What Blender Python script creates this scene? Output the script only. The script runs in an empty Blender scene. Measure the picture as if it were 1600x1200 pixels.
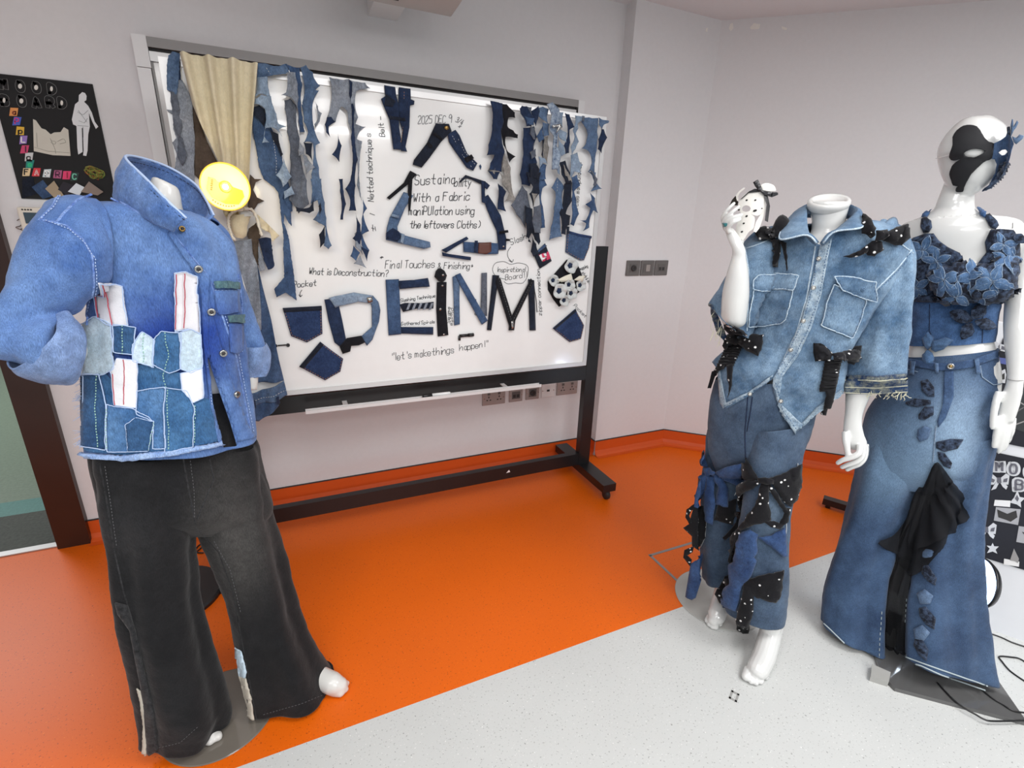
import bpy, bmesh, math, random
from mathutils import Vector, Matrix, noise
from mathutils.bvhtree import BVHTree
from mathutils.geometry import tessellate_polygon

V = Vector
random.seed(7)
scene = bpy.context.scene
COL = scene.collection

# ------------------------------------------------------------------ camera
FPX = 762.18
YAW, PITCH, ROLL = math.radians(24.47), math.radians(18.574), math.radians(1.928)
CAM = V((0, 0, 1.42))
_r = V((math.cos(YAW), -math.sin(YAW), 0))
FWD = V((math.sin(YAW) * math.cos(PITCH), math.cos(YAW) * math.cos(PITCH), -math.sin(PITCH)))
_u = _r.cross(FWD)
RT = math.cos(ROLL) * _r + math.sin(ROLL) * _u
UP = -math.sin(ROLL) * _r + math.cos(ROLL) * _u
cam_d = bpy.data.cameras.new('camera')
cam = bpy.data.objects.new('camera', cam_d)
COL.objects.link(cam)
cam_d.sensor_fit = 'HORIZONTAL'
cam_d.sensor_width = 36
cam_d.lens = FPX / 1600 * 36
cam_d.clip_start = 0.02
cam.matrix_world = Matrix(((RT.x, UP.x, -FWD.x, CAM.x), (RT.y, UP.y, -FWD.y, CAM.y), (RT.z, UP.z, -FWD.z, CAM.z), (0, 0, 0, 1)))
scene.camera = cam

# ------------------------------------------------------------------ light and exposure
w = bpy.data.worlds.new('world')
scene.world = w
w.use_nodes = True
w.node_tree.nodes['Background'].inputs[0].default_value = (0.93, 0.96, 1, 1)
w.node_tree.nodes['Background'].inputs[1].default_value = 0.42
scene.view_settings.view_transform = 'Standard'
scene.view_settings.look = 'None'
scene.view_settings.exposure = 0.0
scene.view_settings.gamma = 1.0
scene.view_settings.use_curve_mapping = False

def area(name, loc, sx, sy, power, col=(1, 0.99, 0.985), rot=(0, 0, 0)):
    l = bpy.data.lights.new(name, 'AREA')
    l.shape = 'RECTANGLE'; l.size = sx; l.size_y = sy; l.energy = power; l.color = col
    o = bpy.data.objects.new(name, l); COL.objects.link(o)
    o.location = loc; o.rotation_euler = rot
    return o
area('ceiling_or_fill_lamp', (0.45, 0.40, 2.42), 1.2, 0.6, 15)
area('ceiling_or_fill_lamp', (0.6, -3.0, 2.42), 1.8, 0.6, 92)  # added fill from far back, brightens the wall under the board
area('ceiling_or_fill_lamp', (2.0, -0.2, 2.42), 1.2, 0.6, 38)
area('ceiling_or_fill_lamp', (-0.9, -0.4, 2.42), 1.2, 0.6, 28)
area('ceiling_or_fill_lamp', (0.5, -1.5, 2.42), 1.2, 0.6, 30)

# ------------------------------------------------------------------ pixel to place
def ray(x, y):
    return FWD + (x - 800) / FPX * RT - (y - 600) / FPX * UP
def onY(x, y, Y):
    d = ray(x, y); return CAM + d * (Y / d.y)
def onZ(x, y, z=0.0):
    d = ray(x, y); return CAM + d * ((z - CAM.z) / d.z)
def proj(p):
    d = p - CAM; z = d.dot(FWD)
    return 800 + FPX * d.dot(RT) / z, 600 - FPX * d.dot(UP) / z
def P(s, ox=0, oy=0, k=1.0):
    out = []
    for t in s.split():
        a, b = t.split(',')
        out.append((ox + float(a) / k, oy + float(b) / k))
    return out
class Anchor:
    """an upright plane through a standing figure's axis, square to the line of sight"""
    def __init__(s, x, y):
        s.d = math.hypot(x, y); s.n = V((x / s.d, y / s.d, 0)); s.loc = V((x, y, 0))
    def at(s, x, y, off=0.0):
        r = ray(x, y); return CAM + r * ((s.d + off) / r.dot(s.n))

# ------------------------------------------------------------------ materials
def lin(c):
    return c / 12.92 if c <= 0.04045 else ((c + 0.055) / 1.055) ** 2.4
def rgb(r, g, b):
    return (lin(r / 255), lin(g / 255), lin(b / 255), 1)
MATS = {}
def mat(name, col, rough=0.5, metal=0.0, coat=0.0, emit=None, spec=0.5, trans=0.0, alpha=1.0, noise_amt=0.0, nscale=20, bump=0.0):
    if name in MATS: return MATS[name]
    m = bpy.data.materials.new(name); m.use_nodes = True
    nt = m.node_tree; b = nt.nodes['Principled BSDF']
    b.inputs['Base Color'].default_value = col
    b.inputs['Roughness'].default_value = rough
    b.inputs['Metallic'].default_value = metal
    b.inputs['Coat Weight'].default_value = coat
    b.inputs['Specular IOR Level'].default_value = spec
    b.inputs['Transmission Weight'].default_value = trans
    b.inputs['Alpha'].default_value = alpha
    if emit:
        b.inputs['Emission Color'].default_value = emit[0]
        b.inputs['Emission Strength'].default_value = emit[1]
    tc = nt.nodes.new('ShaderNodeTexCoord')
    n = nt.nodes.new('ShaderNodeTexNoise'); n.inputs['Scale'].default_value = nscale; n.inputs['Detail'].default_value = 5
    nt.links.new(tc.outputs['Object'], n.inputs['Vector'])
    mx = nt.nodes.new('ShaderNodeMix'); mx.data_type = 'RGBA'
    k = max(noise_amt, 0.03)
    mx.inputs['A'].default_value = (col[0] * (1 - k), col[1] * (1 - k), col[2] * (1 - k), 1)
    mx.inputs['B'].default_value = (min(1, col[0] * (1 + k)), min(1, col[1] * (1 + k)), min(1, col[2] * (1 + k)), 1)
    nt.links.new(n.outputs['Fac'], mx.inputs['Factor'])
    nt.links.new(mx.outputs['Result'], b.inputs['Base Color'])
    if bump:
        bp = nt.nodes.new('ShaderNodeBump'); bp.inputs['Strength'].default_value = bump; bp.inputs['Distance'].default_value = 0.002
        nt.links.new(n.outputs['Fac'], bp.inputs['Height']); nt.links.new(bp.outputs['Normal'], b.inputs['Normal'])
    MATS[name] = m
    return m

def denim(name, c1, c2, wear=None, scale=7.0, fades_and_tints=(), slub=0.35, dots=None, lo=0.3, hi=0.72, mott=0.26):
    """woven cotton: cloudy wash between c1 and c2, pale slub threads, optional worn and tinted patches (local position, radius, colour, strength)"""
    if name in MATS: return MATS[name]
    m = bpy.data.materials.new(name); m.use_nodes = True
    nt = m.node_tree; N = nt.nodes; L = nt.links; b = N['Principled BSDF']
    b.inputs['Roughness'].default_value = 0.88
    b.inputs['Specular IOR Level'].default_value = 0.2
    b.inputs['Sheen Weight'].default_value = 0.12
    tc = N.new('ShaderNodeTexCoord')
    def nz(sc, det, rough=0.6, vec=None):
        n = N.new('ShaderNodeTexNoise'); n.inputs['Scale'].default_value = sc; n.inputs['Detail'].default_value = det
        n.inputs['Roughness'].default_value = rough
        L.new(vec or tc.outputs['Object'], n.inputs['Vector']); return n
    def mix(f, a, bb, blend='MIX'):
        x = N.new('ShaderNodeMix'); x.data_type = 'RGBA'; x.blend_type = blend
        for s, v in (('Factor', f), ('A', a), ('B', bb)):
            if hasattr(v, 'links'): L.new(v, x.inputs[s])
            else: x.inputs[s].default_value = v
        return x.outputs['Result']
    n1 = nz(scale, 7, 0.65)
    rp = N.new('ShaderNodeMapRange'); rp.inputs[1].default_value = lo; rp.inputs[2].default_value = hi
    L.new(n1.outputs['Fac'], rp.inputs[0])
    c = mix(rp.outputs[0], c1, c2)
    for (pos, rad, fc, st) in fades_and_tints:
        d = N.new('ShaderNodeVectorMath'); d.operation = 'SUBTRACT'; L.new(tc.outputs['Object'], d.inputs[0]); d.inputs[1].default_value = pos
        sc = N.new('ShaderNodeVectorMath'); sc.operation = 'DIVIDE'; L.new(d.outputs[0], sc.inputs[0]); sc.inputs[1].default_value = rad
        ln = N.new('ShaderNodeVectorMath'); ln.operation = 'LENGTH'; L.new(sc.outputs[0], ln.inputs[0])
        ad = N.new('ShaderNodeMath'); ad.operation = 'MULTIPLY_ADD'; L.new(n1.outputs['Fac'], ad.inputs[0]); ad.inputs[1].default_value = 0.5; L.new(ln.outputs['Value'], ad.inputs[2])
        mr = N.new('ShaderNodeMapRange'); mr.interpolation_type = 'SMOOTHSTEP'
        mr.inputs[1].default_value = 0.35; mr.inputs[2].default_value = 1.3; mr.inputs[3].default_value = st; mr.inputs[4].default_value = 0
        L.new(ad.outputs[0], mr.inputs[0])
        c = mix(mr.outputs[0], c, fc)
    n4 = nz(scale * 5.5, 5, 0.7)
    r4 = N.new('ShaderNodeMapRange'); r4.inputs[1].default_value = 0.3; r4.inputs[2].default_value = 0.7; r4.inputs[3].default_value = 1 - mott; r4.inputs[4].default_value = 1 + mott
    L.new(n4.outputs['Fac'], r4.inputs[0]); c = mix(1.0, c, r4.outputs[0], 'MULTIPLY')
    mp = N.new('ShaderNodeMapping'); mp.inputs['Scale'].default_value = (900, 900, 120); L.new(tc.outputs['Object'], mp.inputs['Vector'])
    n2 = nz(1, 2, 0.6, mp.outputs['Vector'])
    r2 = N.new('ShaderNodeMapRange'); r2.inputs[1].default_value = 0.3; r2.inputs[2].default_value = 0.75
    r2.inputs[3].default_value = 1 - slub; r2.inputs[4].default_value = 1 + slub
    L.new(n2.outputs['Fac'], r2.inputs[0])
    c = mix(1.0, c, r2.outputs[0], 'MULTIPLY')
    if dots:
        vo = N.new('ShaderNodeTexVoronoi'); vo.inputs['Scale'].default_value = dots[0]; vo.inputs['Randomness'].default_value = 0.8
        L.new(tc.outputs['Object'], vo.inputs['Vector'])
        lt = N.new('ShaderNodeMath'); lt.operation = 'LESS_THAN'; lt.inputs[1].default_value = dots[1]; L.new(vo.outputs['Distance'], lt.inputs[0])
        c = mix(lt.outputs[0], c, (0.75, 0.75, 0.75, 1))
    L.new(c, b.inputs['Base Color'])
    bp = N.new('ShaderNodeBump'); bp.inputs['Strength'].default_value = 0.35; bp.inputs['Distance'].default_value = 0.0015
    L.new(n2.outputs['Fac'], bp.inputs['Height'])
    n3 = nz(45, 4)
    b2 = N.new('ShaderNodeBump'); b2.inputs['Strength'].default_value = 0.3; b2.inputs['Distance'].default_value = 0.006
    L.new(n3.outputs['Fac'], b2.inputs['Height']); L.new(bp.outputs['Normal'], b2.inputs['Normal'])
    L.new(b2.outputs['Normal'], b.inputs['Normal'])
    MATS[name] = m
    return m

# ------------------------------------------------------------------ objects
WL = {}
def empty(name, loc, label, cat, group=None):
    o = bpy.data.objects.new(name, None); COL.objects.link(o)
    o.empty_display_size = 0.05
    o.location = loc; WL[o.name] = V(loc)
    return tag(o, label, cat, group)
def tag(o, label=None, cat=None, group=None, kind=None):
    if label: o['label'] = label
    if cat: o['category'] = cat
    if group: o['group'] = group
    if kind: o['kind'] = kind
    return o
class MB:
    """collects pieces of one mesh"""
    def __init__(s): s.v = []; s.f = []; s.m = []
    def add(s, vs, fs, mi=0):
        o = len(s.v); s.v += [V(p) for p in vs]; s.f += [tuple(i + o for i in f) for f in fs]; s.m += [mi] * len(fs)
        return s
    def box(s, lo, hi, mi=0, R=None, c=None):
        (a, b, cc), (d, e, f) = lo, hi
        vs = [V(p) for p in ((a, b, cc), (d, b, cc), (d, e, cc), (a, e, cc), (a, b, f), (d, b, f), (d, e, f), (a, e, f))]
        if R is not None: vs = [V(c) + R @ p for p in vs]
        return s.add(vs, [(3, 2, 1, 0), (4, 5, 6, 7), (0, 1, 5, 4), (1, 2, 6, 5), (2, 3, 7, 6), (3, 0, 4, 7)], mi)
    def tube(s, pts, r, n=8, mi=0, cap=True):
        pts = [V(p) for p in pts]; m = len(pts)
        rs = r if isinstance(r, (list, tuple)) else [r] * m
        vs = []; fs = []
        T0 = (pts[1] - pts[0]).normalized()
        a = T0.orthogonal().normalized()
        for i in range(m):
            T = (pts[min(i + 1, m - 1)] - pts[max(i - 1, 0)])
            T = T.normalized() if T.length > 1e-9 else T0
            a = (a - T * a.dot(T)); a = a.normalized() if a.length > 1e-6 else T.orthogonal().normalized()
            b = T.cross(a)
            for k in range(n):
                t = 2 * math.pi * k / n
                vs.append(pts[i] + (a * math.cos(t) + b * math.sin(t)) * rs[i])
        for i in range(m - 1):
            for k in range(n):
                k2 = (k + 1) % n
                fs.append((i * n + k, i * n + k2, (i + 1) * n + k2, (i + 1) * n + k))
        if cap:
            fs.append(tuple(range(n))[::-1]); fs.append(tuple((m - 1) * n + k for k in range(n)))
        return s.add(vs, fs, mi)
    def finger(s, pts, rs, n=10):
        """a rounded, tapering digit"""
        pts = smooth([V(p) for p in pts], 4); m = len(pts)
        rr = []
        for i in range(m):
            t = i / (m - 1) * (len(rs) - 1); k = min(int(t), len(rs) - 2); rr.append(rs[k] + (rs[k + 1] - rs[k]) * (t - k))
        d = (pts[-1] - pts[-2]).normalized(); e = rr[-1]
        for q in (0.5, 0.8, 0.97): pts.append(pts[m - 1] + d * e * q); rr.append(e * math.sqrt(max(0.02, 1 - q * q)))
        return s.tube(pts, rr, n)
    def disc(s, c, nrm, r, h, n=24, mi=0, r2=None):
        nrm = V(nrm).normalized(); a = nrm.orthogonal().normalized(); b = nrm.cross(a); c = V(c)
        r2 = r if r2 is None else r2
        vs = [c + (a * math.cos(2 * math.pi * k / n) + b * math.sin(2 * math.pi * k / n)) * r for k in range(n)]
        vs += [c + nrm * h + (a * math.cos(2 * math.pi * k / n) + b * math.sin(2 * math.pi * k / n)) * r2 for k in range(n)]
        return s.add(vs, [tuple(range(n))[::-1], tuple(range(n, 2 * n))] + [(k, (k + 1) % n, n + (k + 1) % n, n + k) for k in range(n)], mi)
    def lathe(s, c, axis, prof, n=32, mi=0):
        axis = V(axis).normalized(); a = axis.orthogonal().normalized(); b = axis.cross(a); c = V(c); vs = []; fs = []
        for (r, h) in prof:
            for k in range(n):
                t = 2 * math.pi * k / n; vs.append(c + axis * h + (a * math.cos(t) + b * math.sin(t)) * max(r, 1e-5))
        for i in range(len(prof) - 1):
            for k in range(n):
                k2 = (k + 1) % n; fs.append((i * n + k, i * n + k2, (i + 1) * n + k2, (i + 1) * n + k))
        return s.add(vs, fs, mi)
    def build(s, name, mats, parent=None, label=None, smooth=False, origin=None):
        if not isinstance(mats, (list, tuple)): mats = [mats]
        me = bpy.data.meshes.new(name)
        if parent is not None: o0 = WL[parent.name]
        elif origin is not None: o0 = V(origin)
        else:
            xs = [p.x for p in s.v]; ys = [p.y for p in s.v]; zs = [p.z for p in s.v]
            o0 = V(((min(xs) + max(xs)) / 2, (min(ys) + max(ys)) / 2, min(zs)))
        me.from_pydata([tuple(p - o0) for p in s.v], [], s.f)
        for m_ in mats: me.materials.append(m_)
        for i, p in enumerate(me.polygons):
            p.material_index = s.m[i]; p.use_smooth = smooth
        me.update()
        o = bpy.data.objects.new(name, me); COL.objects.link(o)
        WL[o.name] = o0
        if parent is not None: o.parent = parent
        else: o.location = o0
        if label: o['label'] = label
        return o
    def bvh(s): return BVHTree.FromPolygons(s.v, s.f)

def smooth(pts, k=6, closed=False):
    """Catmull-Rom through the points"""
    n = len(pts)
    if n < 3 or k < 2: return list(pts)
    out = []
    rng = range(n if closed else n - 1)
    isv = isinstance(pts[0], Vector)
    for i in rng:
        if closed: a, b, c, d = pts[i - 1], pts[i], pts[(i + 1) % n], pts[(i + 2) % n]
        else: a, b, c, d = pts[max(i - 1, 0)], pts[i], pts[i + 1], pts[min(i + 2, n - 1)]
        for j in range(k):
            t = j / k
            f = lambda p, q, r, s: 0.5 * (2 * q + (r - p) * t + (2 * p - 5 * q + 4 * r - s) * t * t + (3 * q - p - 3 * r + s) * t ** 3)
            if isv: out.append(f(a, b, c, d))
            else: out.append(tuple(f(a[x], b[x], c[x], d[x]) for x in range(len(b))))
    if not closed: out.append(pts[-1])
    return out
def resample(pts, n):
    """n points evenly along a polyline (any dimension)"""
    L = [0.0]
    for a, b in zip(pts, pts[1:]): L.append(L[-1] + math.sqrt(sum((x - y) ** 2 for x, y in zip(a, b))))
    out = []; k = 0
    for i in range(n):
        s = L[-1] * i / (n - 1)
        while k < len(L) - 2 and L[k + 1] < s: k += 1
        t = 0 if L[k + 1] == L[k] else (s - L[k]) / (L[k + 1] - L[k])
        out.append(tuple(x + (y - x) * min(max(t, 0), 1) for x, y in zip(pts[k], pts[k + 1])))
    return out

# ------------------------------------------------------------------ cloth laid on something
def plane_map(Y):
    def f(x, y): return onY(x, y, Y), V((0, -1, 0))
    return f
def surf_map(tree, anc, centre_off=0.0):
    """the outside of a garment under a point of its front"""
    def f(x, y):
        d = ray(x, y).normalized()
        h = tree.ray_cast(CAM, d, 6)
        if h[0] is None:
            q = anc.at(x, y, centre_off); h = tree.find_nearest(q)
        n = h[1]
        if n.dot(d) > 0: n = -n
        return h[0].copy(), n.copy()
    return f
def bounds_dist(x, y, edges):
    best = 1e9
    for (ax, ay), (bx, by) in edges:
        dx, dy = bx - ax, by - ay; L = dx * dx + dy * dy
        t = 0 if L == 0 else max(0, min(1, ((x - ax) * dx + (y - ay) * dy) / L))
        d = (x - ax - t * dx) ** 2 + (y - ay - t * dy) ** 2
        if d < best: best = d
    return math.sqrt(best)
def scallop(poly, k=0.16, cap=5.0):
    """cut edges bow inwards between their points, as scissored holes do"""
    A = sum(a[0] * b[1] - b[0] * a[1] for a, b in zip(poly, poly[1:] + poly[:1])); s = 1 if A > 0 else -1
    out = []
    for a, b in zip(poly, poly[1:] + poly[:1]):
        dx, dy = b[0] - a[0], b[1] - a[1]; L = math.hypot(dx, dy); out.append(a)
        if L > 4:
            d = min(cap, k * L)
            for t in (0.2, 0.4, 0.6, 0.8):
                q = d * 4 * t * (1 - t); out.append((a[0] + dx * t - s * dy / L * q, a[1] + dy * t + s * dx / L * q))
    return out
def torn(poly, amp, step=3.0, seed=0):
    rnd = random.Random(seed); out = []
    n = len(poly)
    for i in range(n):
        a, b = poly[i], poly[(i + 1) % n]; L = math.hypot(b[0] - a[0], b[1] - a[1]); m = max(1, int(L / step))
        for j in range(m):
            t = j / m; q = amp if j else 0
            out.append((a[0] + (b[0] - a[0]) * t + rnd.uniform(-q, q), a[1] + (b[1] - a[1]) * t + rnd.uniform(-q, q)))
    return out
def patch(mb, poly, mp, off=0.002, th=0.002, step=5.0, puff=0.0, relief=None, mi=0, holes=(), pk=10.0):
    """a piece of cloth of outline poly, thickness th, laid at height off over the surface mp"""
    loops = [[V((x, y, 0)) for x, y in poly]] + [[V((x, y, 0)) for x, y in h] for h in holes]
    flat = [p for l in loops for p in l]
    tris = tessellate_polygon(loops)
    bm = bmesh.new()
    vs = [bm.verts.new(p) for p in flat]
    for t in tris:
        try: bm.faces.new([vs[i] for i in t])
        except ValueError: pass
    xs = [p.x for p in flat]; ys = [p.y for p in flat]
    for ax, lo, hi in ((0, min(xs), max(xs)), (1, min(ys), max(ys))):
        n = int((hi - lo) / step)
        for i in range(1, n + 1):
            co = [0, 0, 0]; no = [0, 0, 0]; co[ax] = lo + (hi - lo) * i / (n + 1); no[ax] = 1
            bmesh.ops.bisect_plane(bm, geom=bm.verts[:] + bm.edges[:] + bm.faces[:], dist=1e-4, plane_co=co, plane_no=no)
    bmesh.ops.remove_doubles(bm, verts=bm.verts[:], dist=1e-3)
    bm.normal_update()
    bm.verts.index_update()
    edges = [(a, b) for l in loops for a, b in zip([(p.x, p.y) for p in l], [(p.x, p.y) for p in l[1:] + l[:1]])]
    base = []; top = []; bot = []
    for v in bm.verts:
        x, y = v.co.x, v.co.y
        p, nn = mp(x, y)
        h = off
        if relief: h += relief(x, y)
        q = th
        if puff:
            d = bounds_dist(x, y, edges); q += puff * math.sqrt(max(0.0, 1 - (1 - min(d / pk, 1)) ** 2))
        bot.append(p + nn * h); top.append(p + nn * (h + q))
    nv = len(top)
    fs = []
    for f in bm.faces:
        ix = [v.index for v in f.verts]
        if f.normal.z > 0: ix = ix[::-1]          # pixel y runs down
        fs.append(tuple(ix)); fs.append(tuple(i + nv for i in ix[::-1]))
    for e in bm.edges:
        if len(e.link_faces) == 1:
            a, b = e.verts[0].index, e.verts[1].index
            fs.append((a, b, b + nv, a + nv))
    bm.free()
    mb.add(top + bot, fs, mi)
    return mb
def line(mb, pts, mp, r=0.001, off=0.002, step=4.0, mi=0, dash=None, n=5, jit=0.0):
    """a thread or seam following the surface"""
    L = sum(math.hypot(b[0] - a[0], b[1] - a[1]) for a, b in zip(pts, pts[1:]))
    q = resample(pts, max(2, int(L / step) + 1))
    w3 = []
    for x, y in q:
        p, nn = mp(x + random.uniform(-jit, jit), y + random.uniform(-jit, jit)); w3.append(p + nn * off)
    if not dash: mb.tube(w3, r, n, mi)
    else:
        for i in range(0, len(w3) - 1, 2): mb.tube(w3[i:i + 2], r, 4, mi)
    return mb
def wob(scale=14.0, amp=0.004, seed=0.0, stretch=3.0):
    return lambda x, y: amp * (1 + noise.noise(V((x / scale, y / scale / stretch, seed))))

# ------------------------------------------------------------------ bodies of cloth: rings between two silhouette points
def loft(mb, anc, st, nu=72, nv=90, fold=None, wr=0.0, wsc=9.0, seed=0.0, mi=0, cap=(False, False), p=2.0, lin_=False):
    """st: (lx,ly, rx,ry, off, depth ratio) per station"""
    st = [(tuple(s) + (0.0, 0.8, 0.0)[len(s) - 4:]) for s in st]
    k = max(2, nv // (len(st) - 1))
    rows = resample_rows(st, k, lin_)
    LR = [(anc.at(s[0], s[1], s[4] - s[6]), anc.at(s[2], s[3], s[4] + s[6]), s[5]) for s in rows]
    C = [(a + b) / 2 for a, b, _ in LR]
    vs = []; fs = []; m = len(LR)
    for i in range(m):
        a = (LR[i][1] - LR[i][0]) / 2
        T = C[min(i + 1, m - 1)] - C[max(i - 1, 0)]
        b = T.cross(a)
        b = b.normalized() if b.length > 1e-9 else anc.n.copy()
        if b.dot(anc.n) < 0: b = -b
        b = b * a.length * LR[i][2]
        for j in range(nu):
            t = 2 * math.pi * j / nu
            ct, sn = math.cos(t), math.sin(t)
            x = math.copysign(abs(ct) ** (2 / p), ct); y = math.copysign(abs(sn) ** (2 / p), sn)
            q = C[i] + a * x + b * y
            if fold or wr:
                nrm = (a.normalized() * ct + b.normalized() * sn).normalized()
                h = 0.0
                if fold: h += fold(i / (m - 1), t)
                if wr: h += wr * noise.fractal(V((q.x * wsc + seed, q.y * wsc, q.z * wsc * 0.8)), 0.9, 2.0, 4)
                q = q + nrm * h
            vs.append(q)
    for i in range(m - 1):
        for j in range(nu):
            j2 = (j + 1) % nu
            fs.append((i * nu + j, i * nu + j2, (i + 1) * nu + j2, (i + 1) * nu + j))
    if cap[0]: fs.append(tuple(range(nu))[::-1])
    if cap[1]: fs.append(tuple((m - 1) * nu + j for j in range(nu)))
    mb.add(vs, fs, mi)
    return mb
def resample_rows(st, k, lin_=False):
    if lin_:
        out = []
        for a, b in zip(st, st[1:]):
            for j in range(k): out.append(tuple(x + (y - x) * j / k for x, y in zip(a, b)))
        return out + [st[-1]]
    return smooth(st, k)
def inside(x, y, poly):
    c = False; n = len(poly); j = n - 1
    for i in range(n):
        xi, yi = poly[i]; xj, yj = poly[j]
        if (yi > y) != (yj > y) and x < (xj - xi) * (y - yi) / (yj - yi) + xi: c = not c
        j = i
    return c
def cut(mb, poly, front_only=None, snap=9.0):
    """trim cloth away inside an outline, then pull the raw edge onto it"""
    keep = []; km = []; gone = set()
    pr = [proj(p) for p in mb.v]
    for f, m_ in zip(mb.f, mb.m):
        cx = sum(pr[i][0] for i in f) / len(f); cy = sum(pr[i][1] for i in f) / len(f)
        if inside(cx, cy, poly):
            n = (mb.v[f[1]] - mb.v[f[0]]).cross(mb.v[f[2]] - mb.v[f[0]])
            c = sum((mb.v[i] for i in f), V()) / len(f)
            if not front_only or front_only(c):
                gone.update(f); continue
        keep.append(f); km.append(m_)
    mb.f = keep; mb.m = km
    used = set(i for f in keep for i in f)
    E = list(zip(poly, poly[1:] + poly[:1]))
    for i in gone & used:
        x, y = pr[i]; best = None
        for (ax, ay), (bx, by) in E:
            dx, dy = bx - ax, by - ay; L = dx * dx + dy * dy
            t = 0 if L == 0 else max(0, min(1, ((x - ax) * dx + (y - ay) * dy) / L))
            qx, qy = ax + t * dx, ay + t * dy; d = math.hypot(x - qx, y - qy)
            if best is None or d < best[0]: best = (d, qx, qy)
        if best[0] < snap:
            z = (mb.v[i] - CAM).dot(FWD)
            mb.v[i] = CAM + ray(best[1], best[2]) * z
    return mb
def compact(mb):
    used = sorted(set(i for f in mb.f for i in f)); ix = {o: n for n, o in enumerate(used)}
    mb.v = [mb.v[i] for i in used]; mb.f = [tuple(ix[i] for i in f) for f in mb.f]
    return mb
def solid(o, th, off=-1.0):
    m = o.modifiers.new('thickness', 'SOLIDIFY'); m.thickness = th; m.offset = off
    return o
def remesh(o, size, it=6):
    m = o.modifiers.new('one skin', 'REMESH'); m.mode = 'VOXEL'; m.voxel_size = size; m.use_smooth_shade = True
    if it:
        s = o.modifiers.new('smooth', 'SMOOTH'); s.factor = 0.5; s.iterations = it
    return o
def ruled(mb, A, B, n=40, m=8, bulge=0.0, mi=0, wr=0.0):
    """a band of cloth between two 3-D edges"""
    A = [V(p) for p in resample(smooth([V(p) for p in A], 6), n)]; B = [V(p) for p in resample(smooth([V(p) for p in B], 6), n)]
    vs = []; fs = []
    for i in range(n):
        T = A[min(i + 1, n - 1)] - A[max(i - 1, 0)]
        nn = T.cross(B[i] - A[i]); nn = nn.normalized() if nn.length > 1e-9 else V((0, 0, 1))
        for j in range(m + 1):
            t = j / m; q = A[i].lerp(B[i], t) + nn * bulge * 4 * t * (1 - t)
            if wr: q += nn * wr * noise.fractal(q * 30, 0.9, 2, 3)
            vs.append(q)
    for i in range(n - 1):
        for j in range(m):
            k = i * (m + 1) + j; fs.append((k, k + 1, k + m + 2, k + m + 1))
    return mb.add(vs, fs, mi)

# ------------------------------------------------------------------ handwriting
GL = {'a': '46 26 15 13 22 32 43|46 42', 'b': '09 02|04 26 36 45 43 32 12 03', 'c': '45 36 16 05 03 12 32 43', 'd': '49 42|45 26 16 05 03 12 22 43',
'e': '04 44 45 36 16 05 03 12 32 43', 'f': '48 39 28 22|06 46', 'g': '45 36 16 05 03 12 32 43|46 41 30 10 01', 'h': '09 02|04 26 36 45 42',
'i': '16 12|18 19', 'k': '09 02|46 04 42', 'l': '19 12', 'm': '06 02|05 16 25 22|25 36 45 42', 'n': '06 02|04 26 36 45 42',
'o': '16 05 03 12 32 43 45 36 16', 'p': '06 00|05 16 36 45 43 32 12 03', 'q': '46 40 51|45 26 16 05 03 12 22 43', 'r': '06 02|04 15 36', 's': '45 36 16 05 14 34 43 32 12 03',
't': '29 23 32 42|06 46', 'u': '06 03 12 32 43|46 42', 'v': '06 22 46', 'w': '06 12 25 32 46', 'x': '06 42|46 02', 'y': '06 23|46 10', 'z': '06 46 02 42',
'A': '02 29 42|14 34', 'B': '02 09 39 48 47 36 06|36 45 43 32 02', 'C': '48 39 19 07 04 12 32 43', 'D': '02 09 29 47 44 22 02', 'E': '49 09 02 42|06 36', 'F': '49 09 02|06 36',
'G': '48 39 19 07 04 12 32 43 45 25', 'I': '29 22', 'L': '09 02 42', 'M': '02 09 25 49 42', 'N': '02 09 42 49', 'O': '19 07 04 12 32 44 47 39 19', 'P': '02 09 39 48 46 35 05', 'R': '02 09 39 48 46 35 05|25 42',
'S': '48 39 19 08 06 35 44 43 32 12 03', 'T': '09 49|29 22', 'U': '09 03 12 32 43 49', 'V': '09 22 49', 'W': '09 12 26 32 49', 'X': '09 42|49 02',
'0': '19 07 04 12 32 44 47 39 19', '2': '08 19 39 47 02 42', '3': '08 19 39 47 36 45 43 32 12 03|16 36', '4': '39 04 44|36 31', '5': '49 09 06 36 45 43 32 02', '9': '47 39 19 07 16 36 48 42',
'"': '19 17|39 37', "'": '29 27', '!': '29 24|22 23', '?': '08 19 39 47 25 24|22 23', ')': '29 47 44 22', '*': '27 24|16 35|36 15', '&': '42 07 18 28 26 03 12 22 44', '/': '49 02', '-': '05 45', '.': '22 23', '+': '05 45|27 23'}
def dense(p):
    out = [p[0]]
    for a, b in zip(p, p[1:]):
        for t in (0.08, 0.5, 0.92): out.append((a[0] + (b[0] - a[0]) * t, a[1] + (b[1] - a[1]) * t))
        out.append(b)
    return out
def strokes(text):
    """list of polylines in units of cap height, x starting at 0; returns (lines, width)"""
    x = 0.0; out = []
    for c in text:
        if c == ' ': x += 0.45; continue
        g = GL.get(c) or GL.get(c.lower()) or ''
        wd = 0
        for s in g.split('|'):
            p = [(int(t[0]) / 7, (int(t[1]) - 2) / 7) for t in s.split()]
            if not p: continue
            wd = max(wd, max(a for a, _ in p)); out.append([(x + a, b) for a, b in (smooth(p, 4) if len(p) > 2 and c.islower() or c in 'SCOGDBRPU0235?9&' else dense(p))])
        x += wd + 0.22
    return out, x - 0.22
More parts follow.
